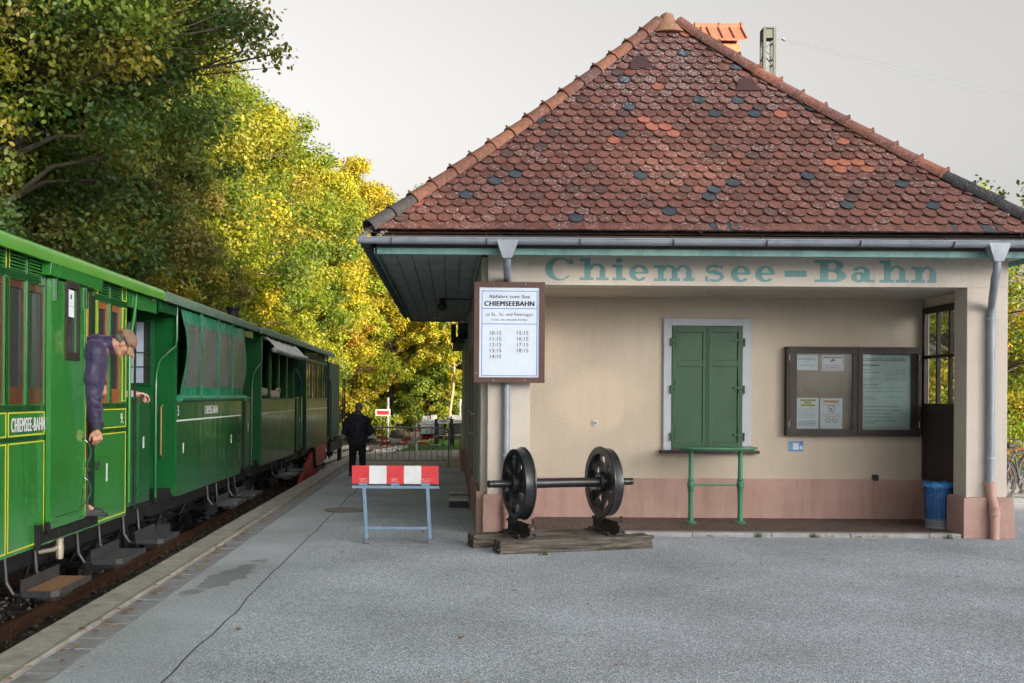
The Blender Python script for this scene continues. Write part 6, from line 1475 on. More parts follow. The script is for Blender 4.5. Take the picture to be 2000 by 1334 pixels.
# --- passenger in pink on the end platform of the nearest carriage
o_ = Vector((-3.86, 11.35, .60)); T = thing('person', 'passenger in a pink shirt resting both hands on the end-platform gate', 'person', o_)
PNK = mat('pink shirt', (.62, .36, .42), .85, vs=6, col2=(.7, .46, .52)); mb = MB(); Wh, Mh = head(mb, (.02, -.18, 1.52), (0, 0, 1), (.9, .3, -.2))
mb.cap((0, -.15, .9), .13, (0, -.18, 1.3), .14); mb.cap((0, -.18, 1.3), .07, (.02, -.18, 1.45), .055)
ws = [(.37, .12, 1.155), (.36, .02, 1.16)]; els = [(.16, .05, 1.10), (.14, -.10, 1.12)]; shs = [(.02, .0, 1.32), (.04, -.30, 1.32)]
for sh, el, wr in zip(shs, els, ws): mb.cap((0, -.18, 1.3), .08, sh, .06); mb.cap(sh, .05, el, .04); mb.cap(el, .037, wr, .026)
handp(mb, ws[0], (.5, .75, -.1), (.2, 0, -1), (0, -.5, .3), 1., .6); handp(mb, ws[1], (.6, .8, 0), (.2, 0, -1), (-.3, .5, 0), 1., .5)
for s in (-.09, .09): mb.cap((0, -.15 + s, .85), .09, (.05, -.15 + s, .45), .06); mb.cap((.05, -.15 + s, .45), .055, (0, -.15 + s, .06), .04); mb.cap((0, -.15 + s, .04), .035, (.12, -.15 + s, .035), .03)
bd = fuse(mb, 'body', SK2, T, .006, 2); eyes(Wh, T, bd); mb = MB(); mb.cap((0, -.15, .8), .16, (0, -.18, 1.2), .165); mb.cap((0, -.3, 1.3), .08, (0, -.05, 1.3), .08); mb.cap((0, -.18, 1.3), .1, (.01, -.18, 1.38), .07)
for sh, el, wr in zip(shs, els, ws): mb.cap(sh, .085, el, .065); mb.cap(el, .062, Vector(wr).lerp(Vector(el), .12), .045)
creases(fuse(mb, 'shirt', PNK, T, .010, 2), .07, .03); mb = MB()
for s in (-.09, .09): mb.cap((0, -.15 + s, .85), .12, (.05, -.15 + s, .45), .085); mb.cap((.05, -.15 + s, .45), .08, (0, -.15 + s, .09), .065)
fuse(mb, 'trousers', TRO, T, .012, 2); mb = MB(); mb.sph(Wh(0, -.025, .045), (.08, .095, .085), 16, M=Mh); fpart(mb, 'hair', HAIR, T)

# --- seated passenger leaning an elbow out of the open carriage
o_ = Vector((-3.85, 19.55, .60)); T = thing('person', 'seated passenger in a beige shirt resting an elbow on the open carriage window rail', 'person', o_)
BEI = mat('beige shirt', (.30, .26, .235), .85, vs=6, col2=(.38, .33, .30)); mb = MB(); Wh, Mh = head(mb, (-.05, -.05, 1.46 + .05), (0, 0, 1), (.3, .9, 0)); mb.cap((0, -.1, .55), .13, (0, -.05, 1.15), .15); mb.cap((-.02, -.05, 1.2), .09, (-.04, -.05, 1.42), .055)
A = [((.12, .0, 1.24), (.44, .45, 1.16), (.40, .80, 1.28)), ((-.2, 0, 1.2), (-.25, .2, .95), (-.1, .4, .85))]
for sh, el, wr in A: mb.cap((0, -.05, 1.15), .09, sh, .06); mb.cap(sh, .05, el, .04); mb.cap(el, .037, wr, .026); handp(mb, wr, (.1, 1, .1), (0, 0, -1), (1, 0, 0), 1., .5)
for s in (-.1, .1): mb.cap((s, -.1, .52), .1, (s, .4, .52), .065); mb.cap((s, .4, .5), .06, (s, .38, .07), .04); mb.cap((s, .38, .05), .035, (s, .5, .04), .03)
bd = fuse(mb, 'body', SK2, T, .008, 2); eyes(Wh, T, bd); mb = MB(); mb.cap((0, -.1, .55), .17, (0, -.05, 1.12), .175); mb.cap((0, -.05, 1.2), .12, (-.03, -.05, 1.33), .075)
for sh, el, wr in A: mb.cap(sh, .10, el, .075); mb.cap(el, .075, Vector(wr).lerp(Vector(el), .5), .055)
creases(fuse(mb, 'shirt', BEI, T, .012, 2), .08, .035); mb = MB()
for s in (-.1, .1): mb.cap((s, -.1, .54), .12, (s, .4, .54), .085); mb.cap((s, .4, .5), .08, (s, .38, .1), .06)
fuse(mb, 'trousers', TRO, T, .014, 2); mb = MB(); mb.sph(Wh(0, -.02, .045), (.08, .095, .085), 16, M=Mh); fpart(mb, 'hair', HAIR, T)
# ================================================================ BEHIND THE PLATFORM
M_GALV = mat('galvanised tube', (.24, .27, .30), .45, .3, vs=8, col2=(.34, .37, .40))
M_RW = mat('signal red', (.52, .03, .03), .5, var=.1); M_WW = mat('signal white', (.62, .63, .62), .5, var=.06)
df = 25.3
t = thing('barrier_fence', 'grey tubular steel crowd barrier standing across the platform', 'barrier', (PX(793, df), df, 0))
w0 = PX(712, df) - t.location.x; w1 = PX(877, df) - t.location.x; ht = PZ(800, 835, df); hb_ = PZ(800, 899, df)
mb = MB(); mb.tube([(w0, 0, hb_), (w0, 0, ht - .12), (w0 + .03, 0, ht - .03), (w0 + .12, 0, ht), (w1 - .12, 0, ht), (w1 - .03, 0, ht - .04), (w1, 0, ht - .14), (w1, 0, .0)], .02, 10); mb.tube([(w0, 0, hb_), (w1, 0, hb_)], .018, 8); mb.tube([(w0 + .03, 0, ht - .03), (w0, 0, 0)], .018, 8); mb.build('frame', M_GALV, t, smooth='auto')
n_ = 15
for i in range(1, n_):
    mb = MB(); x = w0 + (w1 - w0) * i / n_; mb.tube([(x, 0, hb_), (x, 0, ht)], .0095, 6); mb.build('bar', M_GALV, t)
mb = MB()
for x in (w0 + .03, w1): mb.bar((x, -.25, .01), (x, .25, .01), .03, .012)
mb.tube([(w1, 0, .5), (w1 + .06, 0, .5), (w1 + .06, 0, .25)], .009, 6); mb.tube([(w1, 0, .85), (w1 + .04, 0, .85), (w1 + .04, 0, .75)], .009, 6); mb.build('foot', M_GALV, t)
def tape(name, label, pts, wd, seed):
    rg = random.Random(seed); mb = MB(); L = 0; k = 0
    q = [];
    for a, b in zip(pts[:-1], pts[1:]):
        n = max(1, int((Vector(b) - Vector(a)).length / .035))
        for i in range(n): q.append(Vector(a).lerp(Vector(b), i / n))
    q.append(Vector(pts[-1])); s = 0
    for i in range(len(q) - 1):
        s += (q[i + 1] - q[i]).length; t_ = .7 * math.sin(i * .09); r0 = wd / 2
        o1 = Vector((0, math.sin(t_) * r0, math.cos(t_) * r0)); o2 = Vector((0, math.sin(.7 * math.sin(i * .09 + .09)) * r0, math.cos(.7 * math.sin(i * .09 + .09)) * r0))
        mb.add([q[i] - o1, q[i + 1] - o2, q[i + 1] + o2, q[i] + o1], [(0, 1, 2, 3)], int(s / .28) % 2)
    o = mb.build(name, [M_WW, M_RW], None, fixn=False); tag(o, label, 'tape', 'red and white tapes wound on the crowd barrier')
def f_(px, py, dy=-.03): return P(px, py, df + dy)
tape('barrier_tape', 'red and white tape running from upper left across the crowd barrier', [f_(716, 852), f_(747, 855), f_(775, 860), f_(815, 858), f_(860, 850.5)], .085, 1)
tape('barrier_tape', 'red and white tape rising from lower left to the bollard', [f_(722, 876, -.04), f_(747, 868, -.04), f_(772, 861, -.04), f_(795, 858, -.04)], .08, 2)
tape('barrier_tape', 'red and white tape sagging low right of the bollard', [f_(797, 862, -.05), f_(825, 866, -.05), f_(850, 869.5, -.05), f_(861, 869, -.05)], .05, 3)
# Sh 2 stop board
db_ = 45; x, _, z = P(748, 806, db_)
t = thing('stop_board', 'white-edged red rectangular stop board on a thin post', 'sign', (x, db_, -.3)); mb = MB(); w_ = 29 * db_ / 4000; h_ = 13.5 * db_ / 4000; zc = z + .3
mb.box(-w_, w_, 0, .02, zc - h_, zc + h_, 0); mb.box(-w_ * .80, w_ * .80, -.006, 0, zc - h_ * .58, zc + h_ * .58, 1); mb.build('plate', [M_WW, M_RW], t); mb = MB(); mb.tube([(0, .04, 0), (0, .04, zc)], .03, 8); mb.build('post', UND, t)
mb = MB(); mb.tube([(0, 0, 0), (0, 0, 2.0)], .06, 8); o = mb.build('white_post', M_WW); o.location = (PX(758, 47), 47, -.3); tag(o, 'plain pale post standing close behind the stop board', 'post')
# bollard
d = 33.2; t = thing('bollard', 'white post with three red bands in the gravel before the grass', 'bollard', (PX(813.5, d), d, 0))
mb = MB(); zt_ = PZ(814, 820, d); lo = 0
bands = [(0, .0 + .30, 0), (.30, .38, 1), (.38, .61, 0), (.61, .69, 1), (.69, .90, 0), (.90, .955, 1), (.955, zt_, 0)]
for a, b, m in bands: mb.lathe([(.045, a), (.045, b)], n=14, mi=m)
mb.lathe([(.045, zt_), (.035, zt_ + .01), (0, zt_ + .012)], n=14); mb.build('post', [M_WW, M_RW], t, smooth='auto')
# post-and-tube fence
t = thing('post_fence', 'low fence of dark posts with white caps and two pale tubes before the wagon', 'fence', (0, 36.5, -.06)); d = 36.5
for px in (853.5, 883.5):
    mb = MB(); x = PX(px, d); mb.box(x - .075, x + .075, -.06, .06, 0, PZ(px, 818, d) + .06); p = mb.build('post', UND, t, bevel=.01); mb = MB(); mb.box(x + .03, x + .085, -.07, -.05, PZ(px, 827, d) + .06, PZ(px, 822, d) + .10); mb.build('cap', M_WW, p)
mb = MB(); mb.tube([(PX(818, d), 0, PZ(818, 828, d) + .06), (PX(970, d), 0, PZ(950, 823, d) + .06)], .025, 8); mb.build('tube', M_WW, t); mb = MB(); mb.tube([(PX(860, d), 0, PZ(860, 851, d) + .06), (PX(970, d), 0, PZ(950, 847, d) + .06)], .014, 6); mb.build('tube', M_WW, t)
# flat wagon with grey panels
d = 44; t = thing('works_wagon', 'light grey panelled works wagon parked behind the fence', 'wagon', (PX(847, d), d + .8, -.1)); GP = mat('grey panel', (.34, .37, .37), .6, vs=3, col2=(.42, .45, .45))
x0_ = PX(823, d) - t.location.x; x1_ = PX(872, d) - t.location.x; q = lambda py: PZ(847, py, d) + .1
mb = MB(); mb.box(x0_, x1_, -.8, .8, q(848), q(837)); mb.box(x0_, x1_ - .1, -.8, .8, q(835), q(828.5)); mb.box(x0_, x1_ + .3, -.78, .78, q(826), q(820)); mb.build('side_panel', GP, t, bevel=.01)
mb = MB(); mb.box(x0_, x1_, -.7, .7, q(852), q(820.5)); mb.box(x0_ + .1, x1_ - .1, -.75, -.65, q(855), q(848)); mb.build('frame', UND, t)
mb = MB(); mb.box(x0_ + .05, x0_ + .35, -.5, .3, q(820), q(813)); mb.box(x0_ + .4, x0_ + .66, -.5, .3, q(820), q(811)); mb.build('equipment_box', GP, t, bevel=.01)
for xx in (x0_ + .25, x1_ - .25): mb = MB(); mb.lathe([(0, -.05), (.16, -.05), (.16, .05), (0, .05)], (xx, -.7, .15), (0, 1, 0), 20); mb.build('wheel', UND, t)
# dark lean-to with a wavy roof edge, box and white pipe on top
d = 42; t = thing('lean_to_shed', 'dark low shed with corrugated roof and a bent white pipe', 'shed', (PX(905, d), d, -.1)); q = lambda py: PZ(900, py, d) + .1; X0 = PX(872, d) - t.location.x; X1 = 2.2
mb = MB(); mb.box(X0 + .1, X1, .3, 2.2, 0, q(824)); mb.build('wall', INT, t); V = []; F = []
for i in range(61):
    x = X0 + (X1 - X0) * i / 60; z = q(822) + .015 * math.sin(i * 1.3); V += [(x, -.1, z), (x, 2.4, z + .15)]
for i in range(60): F.append((2 * i, 2 * i + 2, 2 * i + 3, 2 * i + 1))
mb = MB(); mb.add(V, F); o = mb.build('roof', mat('asbestos sheet', (.2, .2, .2), .8), t, fixn=False); so2 = o.modifiers.new('s', 'SOLIDIFY'); so2.thickness = .03
mb = MB(); xw = PX(899, d) - t.location.x; mb.tube([(xw, .2, q(822)), (xw, .2, q(786)), (xw + .02, .2, q(782)), (xw - .02, .15, q(780))], .035, 8); mb.build('vent_pipe', M_WW, t); mb = MB(); mb.box(PX(883, d) - t.location.x, PX(906, d) - t.location.x, .1, .6, q(821), q(811)); mb.build('roof_box', GP, t)
# pale van behind the trees
t = thing('parked_van', 'pale blue and white van half hidden behind the stop board', 'van', (PX(777, 62), 62, -.1)); mb = MB()
mb.prism([(-.55, .25), (1.0, .25), (1.0, 1.0), (.75, 1.55), (-.5, 1.6), (-.62, 1.2)], lambda x, z, dd: (x, dd, z), -.9, .9); mb.build('body', mat('van white', (.55, .62, .68), .3, coat=.3), t, bevel=.04)
mb = MB(); mb.box(-.40, .2, -.91, -.89, .85, 1.42); mb.box(.27, .72, -.91, -.89, .85, 1.42); mb.build('window', GLD, t)
for xx in (-.3, .7): mb = MB(); mb.lathe([(0, -.1), (.3, -.1), (.3, .1), (0, .1)], (xx, -.82, .3), (0, 1, 0), 20); mb.build('wheel', UND, t)
# point lever, track bits
t = thing('point_lever', 'small black switch lever lying beside the curving track', 'lever', (PX(764, 31), 31.5, -.2)); mb = MB(); mb.bar((-.2, 0, 0), (.1, 0, .22), .05); mb.bar((.1, 0, .22), (.25, 0, 0), .04); mb.build('arm', UND, t); mb = MB(); mb.box(-.4, .4, -.1, .1, -.12, .02); mb.build('base', UND, t)

# lattice mast behind the roof
d = 36; x, _, zt_ = P(1500, 58, d); t = thing('catenary_mast', 'grey steel lattice mast rising behind the tiled roof', 'mast', (x, d, 0)); GM = mat('mast steel', (.055, .065, .065), .7, .0, vs=6, col2=(.085, .095, .095))
w_ = .19; mb = MB()
for sx in (-1, 1):
    for sy in (-1, 1): mb.bar((sx * w_, sy * w_, 0), (sx * w_ * .92, sy * w_ * .92, zt_), .09, .09, up=(0, 1, 0))
z = .3; k = 0
while z < zt_ - .5:
    for sy in (-1, 1): s = 1 if k % 2 else -1; mb.bar((s * w_, sy * w_, z), (-s * w_, sy * w_, z + .38), .03, .03, up=(0, 1, 0))
    for sx in (-1, 1): s = 1 if k % 2 else -1; mb.bar((sx * w_, s * w_, z), (sx * w_, -s * w_, z + .38), .03, .03, up=(1, 0, 0))
    z += .38; k += 1
mb.box(-w_, w_, -w_, w_, zt_ - .35, zt_ - .05); mb.build('lattice', GM, t); mb = MB(); mb.box(-w_ * 1.1, w_ * 1.1, -w_ * 1.1, w_ * 1.1, zt_ - .02, zt_ + .03); mb.build('cap', GM, t)
for i, (e, lab) in enumerate((((1.05, 0, zt_ - .65), None), )):
    mb = MB(); mb.tube([(w_, 0, zt_ - .25), (w_ + .35, 0, zt_ - .33), (30, -2, zt_ - 8)], .0035, 5); mb.tube([(w_, 0, zt_ - .30), (30, -2, zt_ - 8.8)], .003, 5); mb.tube([(w_ + .3, 0, zt_ - .3), (w_ + .42, 0, zt_ - .37)], .05, 8); mb.build('wire', M_STEEL, t)

# bicycles parked right of the building
RUB = mat('rubber', (.015, .015, .015), .7); CHR = mat('dull chrome', (.16, .16, .17), .3, .8)
def bicycle(x, y, rz, col, label):
    t = thing('bicycle', label, 'bicycle', (x, y, 0), rz, 'bicycles parked beside the building')
    FR = mat('bike paint', col, .35, coat=.4)
    for cx_ in (-.53, .53):
        mb = MB(); n = 28; V = []; F = []
        for i in range(n):
            a = 2 * math.pi * i / n
            for k in range(6): b = 2 * math.pi * k / 6; r = .34 + .02 * math.cos(b); V.append((cx_ + r * math.cos(a), .02 * math.sin(b), .36 + r * math.sin(a)))
        for i in range(n):
            for k in range(6): F.append((i * 6 + k, i * 6 + (k + 1) % 6, ((i + 1) % n) * 6 + (k + 1) % 6, ((i + 1) % n) * 6 + k))
        mb.add(V, F); wl = mb.build('wheel', RUB, t, smooth=True); mb = MB(); mb.lathe([(.30, -.012), (.318, -.012), (.318, .012), (.30, .012)], (cx_, 0, .36), (0, 1, 0), 28, closed=True)
        for i in range(14): a = 2 * math.pi * i / 14; mb.tube([(cx_, .02 * (-1) ** i, .36), (cx_ + .3 * math.cos(a), 0, .36 + .3 * math.sin(a))], .002, 3)
        mb.lathe([(.0, -.04), (.02, -.04), (.02, .04), (0, .04)], (cx_, 0, .36), (0, 1, 0), 8); mb.build('rim', CHR, wl)
        mb = MB(); V = []; F = []
        for i in range(12):
            a = R(20 + 150 * i / 11); V += [(cx_ + .385 * math.cos(a), -.03, .36 + .385 * math.sin(a)), (cx_ + .385 * math.cos(a), .03, .36 + .385 * math.sin(a))]
        for i in range(11): F.append((2 * i, 2 * i + 1, 2 * i + 3, 2 * i + 2))
        mb.add(V, F); o = mb.build('mudguard', CHR, wl, fixn=False); s_ = o.modifiers.new('s', 'SOLIDIFY'); s_.thickness = .004
    bb, st, hd, hb2 = (-.08, 0, .30), (-.22, 0, .82), (.38, 0, .86), (.42, 0, .70)
    mb = MB()
    for a, b, r in ((bb, st, .016), (st, hd, .015), (bb, hb2, .018), (hd, hb2, .018), (bb, (-.53, 0, .36), .01), (st, (-.53, 0, .36), .009), (hb2, (.53, 0, .36), .013)): mb.tube([a, b], r, 8)
    mb.build('frame', FR, t, smooth='auto'); mb = MB(); mb.tube([(.38, 0, .84), (.35, 0, 1.0)], .012, 8); mb.tube([(.22, -.29, 1.02), (.33, -.24, 1.03), (.36, 0, 1.0), (.33, .24, 1.03), (.22, .29, 1.02)], .012, 8); mb.build('handlebar', CHR, t, smooth='auto')
    mb = MB(); mb.tube([st, (-.25, 0, .93)], .012, 8); mb.cap((-.38, 0, .96), .05, (-.12, 0, .965), .022); mb.build('saddle', RUB, t, smooth=True)
    mb = MB(); mb.lathe([(0, -.005), (.09, -.005), (.09, .005), (0, .005)], (-.08, -.04, .30), (0, 1, 0), 20); mb.bar((-.08, -.06, .30), (-.16, -.06, .16), .02); mb.box(-.2, -.12, -.13, -.05, .14, .16); mb.bar((-.08, .06, .30), (0, .06, .44), .02); mb.box(-.04, .04, .05, .13, .43, .45); mb.build('crank', CHR, t)
    mb = MB()
    for a in (-.12, .12): mb.tube([(-.25, a * .3, .75), (-.7, a, .76)], .006, 5); mb.tube([(-.53, a * .5, .36), (-.6, a, .76)], .006, 5)
    mb.box(-.72, -.4, -.09, .09, .76, .775); mb.build('rack', UND, t)
bicycle(PX(1998, 18), 18.0, R(28), (.02, .03, .06), 'nearest dark bicycle at the right edge beside the station corner')
bicycle(PX(2000, 18) + .25, 18.8, R(35), (.12, .02, .02), 'second bicycle just behind the nearest one beside the station corner')
# ================================================================ TREES
M_LEAF = leafmat('foliage', .40)
M_BARK = mat('bark', (.045, .035, .026), .9, vs=6, col2=(.10, .08, .06), bump=.8, bs=25); M_BARKP = mat('pale bark', (.26, .19, .12), .8, vs=4, col2=(.38, .29, .19))
PAL = {
 'dark': [(.03, .075, .018), (.042, .10, .024), (.065, .125, .028), (.12, .165, .03), (.18, .19, .035), (.15, .12, .035), (.05, .095, .03)],
 'ivy': [(.018, .07, .02), (.025, .095, .024), (.035, .11, .034), (.06, .11, .04), (.035, .075, .03)],
 'green': [(.07, .14, .02), (.12, .20, .024), (.20, .26, .028), (.29, .29, .032), (.08, .14, .022), (.30, .25, .035)],
 'yellow': [(.20, .26, .022), (.32, .34, .025), (.45, .40, .03), (.46, .40, .035), (.15, .22, .02), (.34, .28, .04)],
 'orange': [(.36, .30, .028), (.38, .29, .03), (.26, .28, .024), (.38, .21, .035), (.20, .24, .022)],
 'brown': [(.13, .15, .035), (.18, .18, .04), (.22, .17, .05), (.10, .14, .03)],
}
def tree(name, label, x, y, z0, H, r, pal, n, size, seed, cat='tree', low=.12, group='trees of the wood beside the track', lean=(0, 0), bark=None, nclump=None, dens=.5, mix=None, limbs=(), trunk=True):
    """trunk with limbs reaching every leaf clump; leaves fill the clumps"""
    rg = np.random.default_rng(seed); T = thing(name, label, cat, (x, y, z0), 0, group)
    nclump = nclump or int(110 + r * 30); C = []; Rr = []
    zc = H * (low + 1) / 2; hz = H * (1 - low) / 2
    while len(C) < nclump:
        u = rg.normal(size=3); u /= np.linalg.norm(u); rad = rg.uniform(.25, 1) ** dens
        lob = 1 + .22 * math.sin(3 * math.atan2(u[1], u[0]) + seed) * (1 - abs(u[2])) + rg.normal(0, .07)
        tap = 1 - .35 * max(0, u[2]) ** 2
        C.append((u[0] * r * rad * lob * tap + lean[0] * (u[2] + 1) / 2, u[1] * r * rad * lob * tap + lean[1] * (u[2] + 1) / 2, zc + u[2] * hz * rad * lob)); Rr.append(rg.uniform(.5, 1.2) * r * .205)
    for (a, b, rr_, k) in limbs:      # extra clumps strung along an outreaching limb
        for i in range(k):
            t = (i + .5) / k; p = Vector(a).lerp(Vector(b), t); C.append((p.x + rg.normal(0, rr_ * .7), p.y + rg.normal(0, rr_ * .7), p.z + rg.normal(0, rr_ * .5) + .25 * math.sin(t * 7))); Rr.append(rr_ * rg.uniform(.5, 1.1))
    C = np.array(C); Rr = np.array(Rr); wgt = Rr ** 2; ci = rg.choice(len(C), n, p=wgt / wgt.sum())
    d = rg.normal(size=(n, 3)); d /= np.linalg.norm(d, axis=1)[:, None]; rad = rg.uniform(0, 1, n) ** .45 * (1 + rg.normal(0, .12, n))
    ctr = C[ci] + d * (rad * Rr[ci])[:, None] * np.array([1, 1, .72]); 
    pl = np.array(PAL[pal]); base = pl[rg.integers(0, len(pl), len(C))]
    if mix:
        p2 = np.array(PAL[mix]); sel = rg.random(len(C)) < .35; base[sel] = p2[rg.integers(0, len(p2), sel.sum())]
    lf = pl[rg.integers(0, len(pl), n)]; cc = base[ci] * .65 + lf * .35; cc *= rg.uniform(.8, 1.2, n)[:, None]
    cc = np.concatenate([cc, np.ones((n, 1))], 1)
    V, F, c4 = quads(ctr, np.full(n, size), .35, rg, cc, out=d * .9, lobed=size < .06)
    np_mesh('crown', V, F, M_LEAF, c4, T)
    mb = MB(); tr = (.035 * H ** .9 * .35 + .05) * (.55 if bark else 1); top = Vector((lean[0] * .8, lean[1] * .8, H * .85)); path = [Vector((0, 0, -.3))]
    for i in range(1, 7): t = i / 6; path.append(Vector((top.x * t ** 1.5 + rg.normal(0, .08), top.y * t ** 1.5 + rg.normal(0, .08), H * .85 * t)))
    mb.tube(path, [tr * (1.35, 1.0, .85, .7, .5, .32, .12)[i] for i in range(7)], 8)
    bk_ = MB()
    for k in range(len(C)):
        if rg.random() < (.6 if size < .06 else .4) or k >= nclump:
            zt = max(H * low * .6, min(H * .8, C[k][2] - .35 * math.hypot(C[k][0], C[k][1]))); t = zt / (H * .85) * 6; i = min(5, int(t)); p0 = path[i].lerp(path[min(6, i + 1)], t - i); p1 = Vector(C[k]); mid = p0.lerp(p1, .5) + Vector((rg.normal(0, .15), rg.normal(0, .15), .12 * (p1 - p0).length)); b0_ = tr * (.36 if size < .06 else .28)
            bk_.tube([p0, mid, p1], [b0_, b0_ * .6, b0_ * .18], 5, caps=False)
            for q in range(2): bk_.tube([mid.lerp(p1, .3 + .3 * q), p1 + Vector(rg.normal(0, Rr[k] * .6, 3))], [b0_ * .3, b0_ * .08], 4, caps=False)
    mb.build('trunk', bark or M_BARK, T, smooth=True, fixn=False); bk_.build('limb', bark or M_BARK, T, smooth=True, fixn=False)
    return T
LZ = -.2
tree('deciduous_tree', 'dark leafy tree above the nearest carriage at the left edge', -9.3, 12.5, LZ, 14.5, 4.1, 'dark', 96600, 0.046, 1, low=.05, mix='green')
tree('deciduous_tree', 'dark ivy-green tree leaning its long leafy branch out towards the open sky', -9.6, 17.5, LZ, 15, 4.6, 'dark', 126000, 0.046, 2, low=.05, mix='green',
     limbs=[((1.5, -1, 8.8), (6.9, -2.3, 7.2), .45, 16), ((2.5, -1.5, 9.4), (5.8, -2.0, 8.3), .4, 9)])
tree('shrub', 'broad ivy-green bush just above the roof of the nearest carriage', -8.2, 14.6, LZ, 5.6, 2.3, 'ivy', 46200, 0.043, 3, 'shrub', low=.05, group='bushes beyond the train')
tree('shrub', 'dark green bush behind the joint of the first two carriages', -8.0, 19.5, LZ, 5.9, 2.3, 'ivy', 42000, 0.046, 4, 'shrub', low=.05, group='bushes beyond the train', mix='green')
tree('deciduous_tree', 'tall mottled tree with brownish leaves behind the clear blind', -9.8, 24, LZ, 13.6, 4.4, 'green', 109200, 0.056, 5, low=.06, mix='brown')
tree('deciduous_tree', 'broad green tree whose right side bulges against the sky', -9.2, 30.5, LZ, 14.5, 4.7, 'green', 109200, 0.062, 6, low=.06, mix='yellow')
tree('deciduous_tree', 'brown-tinged feathery tree above the roof of the second carriage', -7.7, 26.5, LZ, 8.6, 2.3, 'brown', 54600, 0.05, 7, low=.10, mix='yellow')
tree('deciduous_tree', 'yellow-green tree stepping down behind the bulging green one', -8.6, 38, LZ, 14.0, 4.2, 'green', 92400, 0.068, 8, low=.05, mix='yellow')
tree('deciduous_tree', 'golden tree standing over the roof of the open-sided carriage', -7.6, 34.5, LZ, 8.2, 2.4, 'yellow', 54600, 0.059, 9, low=.06)
tree('deciduous_tree', 'green layered tree with drooping sprays above the third carriage', -8.0, 45.5, LZ, 14.8, 3.8, 'green', 84000, 0.074, 10, low=.04, mix='yellow', group='trees of the wood beside the track')
tree('deciduous_tree', 'tall yellow tree lit by the sun left of the roof corner', -7.4, 54, LZ, 15.0, 3.9, 'yellow', 84000, 0.081, 11, low=.04, mix='green')
tree('deciduous_tree', 'orange-gold tree reaching highest beside the roof corner', -6.0, 63, LZ, 16.6, 4.3, 'orange', 79800, 0.093, 12, low=.04, mix='yellow')
tree('deciduous_tree', 'yellow-green tree right behind the roof corner and gutter end', -1.7, 66, LZ, 14.8, 4.2, 'yellow', 84000, 0.093, 13, low=.04, mix='green')
tree('deciduous_tree', 'golden low-hanging tree between the locomotive and the stop board', -5.3, 48, LZ, 8.6, 2.4, 'yellow', 63000, 0.065, 14, low=.03, mix='orange')
tree('deciduous_tree', 'yellow tree behind the stop board under the wide eaves', -3.2, 55, LZ, 9.5, 2.8, 'yellow', 67200, 0.068, 15, low=.10, mix='orange')
tree('birch_tree', 'slender forked tree with a pale sunlit trunk beyond the wagon', .1, 52, LZ, 8.2, 2.1, 'yellow', 18900, 0.062, 16, low=.30, bark=M_BARKP, nclump=40, mix='green')
tree('deciduous_tree', 'dark green tree filling the gap beside the station wall', 2.8, 60, LZ, 12, 4.4, 'dark', 75600, 0.087, 17, low=.02, mix='green')
tree('shrub', 'bright yellow-green bush beside the locomotive and the track', -6.8, 40, -.3, 5.2, 2.3, 'yellow', 50400, 0.056, 18, 'shrub', low=.02, group='bushes beyond the train', mix='green')
tree('shrub', 'low sunny green bush at the foot of the stop board', -3.9, 49.5, -.3, 1.5, 1.3, 'green', 9100, 0.076, 19, 'shrub', low=.02, group='bushes beyond the train', mix='yellow')
tree('shrub', 'olive bush behind the grey works wagon', -1.0, 54, -.3, 3.6, 2.2, 'green', 29400, 0.068, 20, 'shrub', low=.02, group='bushes beyond the train', mix='green')
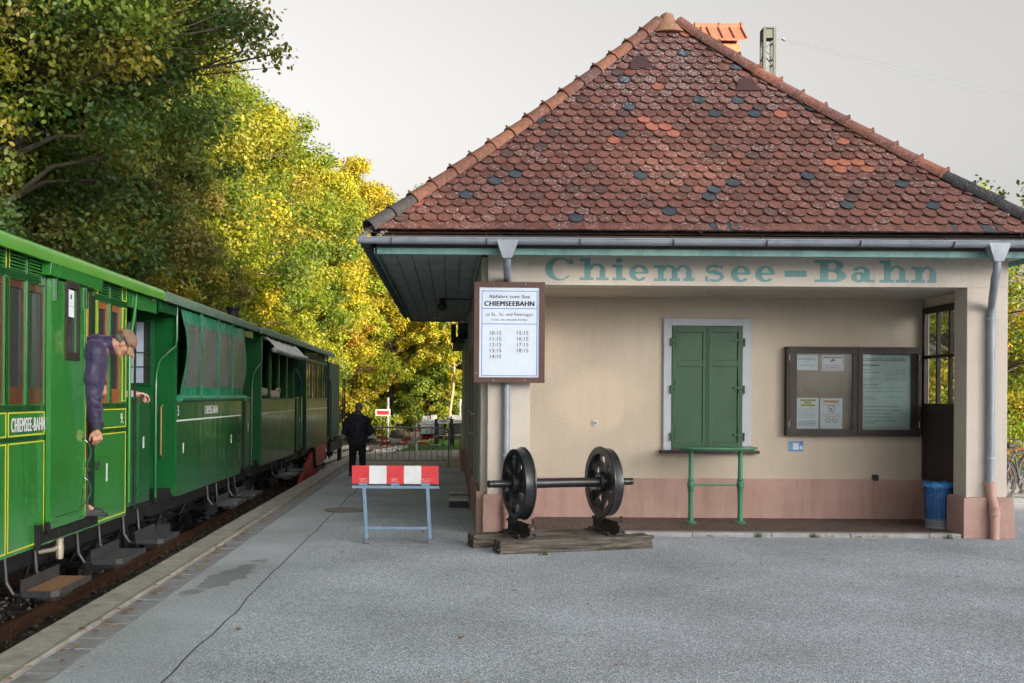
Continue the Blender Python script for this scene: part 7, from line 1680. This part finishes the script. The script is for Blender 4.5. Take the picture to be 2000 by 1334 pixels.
# wood far behind, closing the gaps
def farwood():
    rg = np.random.default_rng(77); n = 190000; V = []
    x = rg.uniform(-70, 8, n); base = 80 + rg.normal(0, 4, n); h = 8 + 3 * np.sin(x * .7) + 1.5 * np.sin(x * 2.3 + 1); h = np.where(x < -12, h + 3, h)
    z = rg.uniform(-.3, 1, n) ** 1 * h; z = np.abs(z) ; base = base + 6 * np.sin(x * .9) + z * .3
    ctr = np.stack([x, base, z], 1); pl = np.array(PAL['yellow'] + PAL['green'] + PAL['brown']); k = (np.abs(np.sin(x * .35)) * 5 + np.sin(x * 1.9 + z * .6) * 2 + 7).astype(int) % len(pl)
    cc = np.concatenate([pl[k] * rg.uniform(.75, 1.2, (n, 1)), np.ones((n, 1))], 1); V, F, c4 = quads(ctr, np.full(n, .17), .3, rg, cc)
    tag(np_mesh('far_wood', V, F, M_LEAF, c4), 'mixed autumn wood closing the view beyond the track', 'wood', kind='stuff')
farwood()
tree('deciduous_tree', 'dark maple filling the top left corner with hanging boughs', -6.9, 15.2, LZ, 12.4, 3.5, 'dark', 109200, 0.043, 21, low=.33, mix='green')
tree('deciduous_tree', 'dark tree with drooping brown-flecked boughs between the maple and the green wood', -7.6, 20.6, LZ, 12.6, 3.2, 'dark', 92400, 0.046, 22, low=.25, mix='brown')
# right of the building
tree('deciduous_tree', 'sparse branchy tree at the right edge beyond the roof', 15.2, 25, 0, 8.6, 2.6, 'green', 6760, 0.072, 30, low=.25, group='trees right of the station', nclump=60, mix='dark')
tree('shrub', 'dense mixed hedge bush behind the bicycles', 11.2, 22.0, 0, 4.8, 2.1, 'green', 33600, 0.037, 31, 'shrub', low=.02, group='bushes right of the station', mix='orange')
tree('shrub', 'darker hedge bush standing deeper behind the bicycles', 14.6, 23.5, 0, 4.4, 2.0, 'dark', 33600, 0.043, 32, 'shrub', low=.02, group='bushes right of the station', mix='green')
# unseen tree belt behind the camera, placed and sized to shade yard, train, roof
for i in range(11):
    p_, t_ = -5.5 + i * 2.0, 70 + (i % 2) * 5
    hh_ = (14, 14.5, 15, 15, 16, 19.5, 20.5, 21, 21, 20, 17.4)[i]
    tree('deciduous_tree', 'tall green tree in the unseen shade belt behind the photographer', p_ * .766 + t_ * .643, p_ * .643 - t_ * .766, 0, hh_, 2.7, 'green', 19000, .34, 40 + i, low=.0, nclump=150, dens=.35, group='unseen shade trees behind the yard')
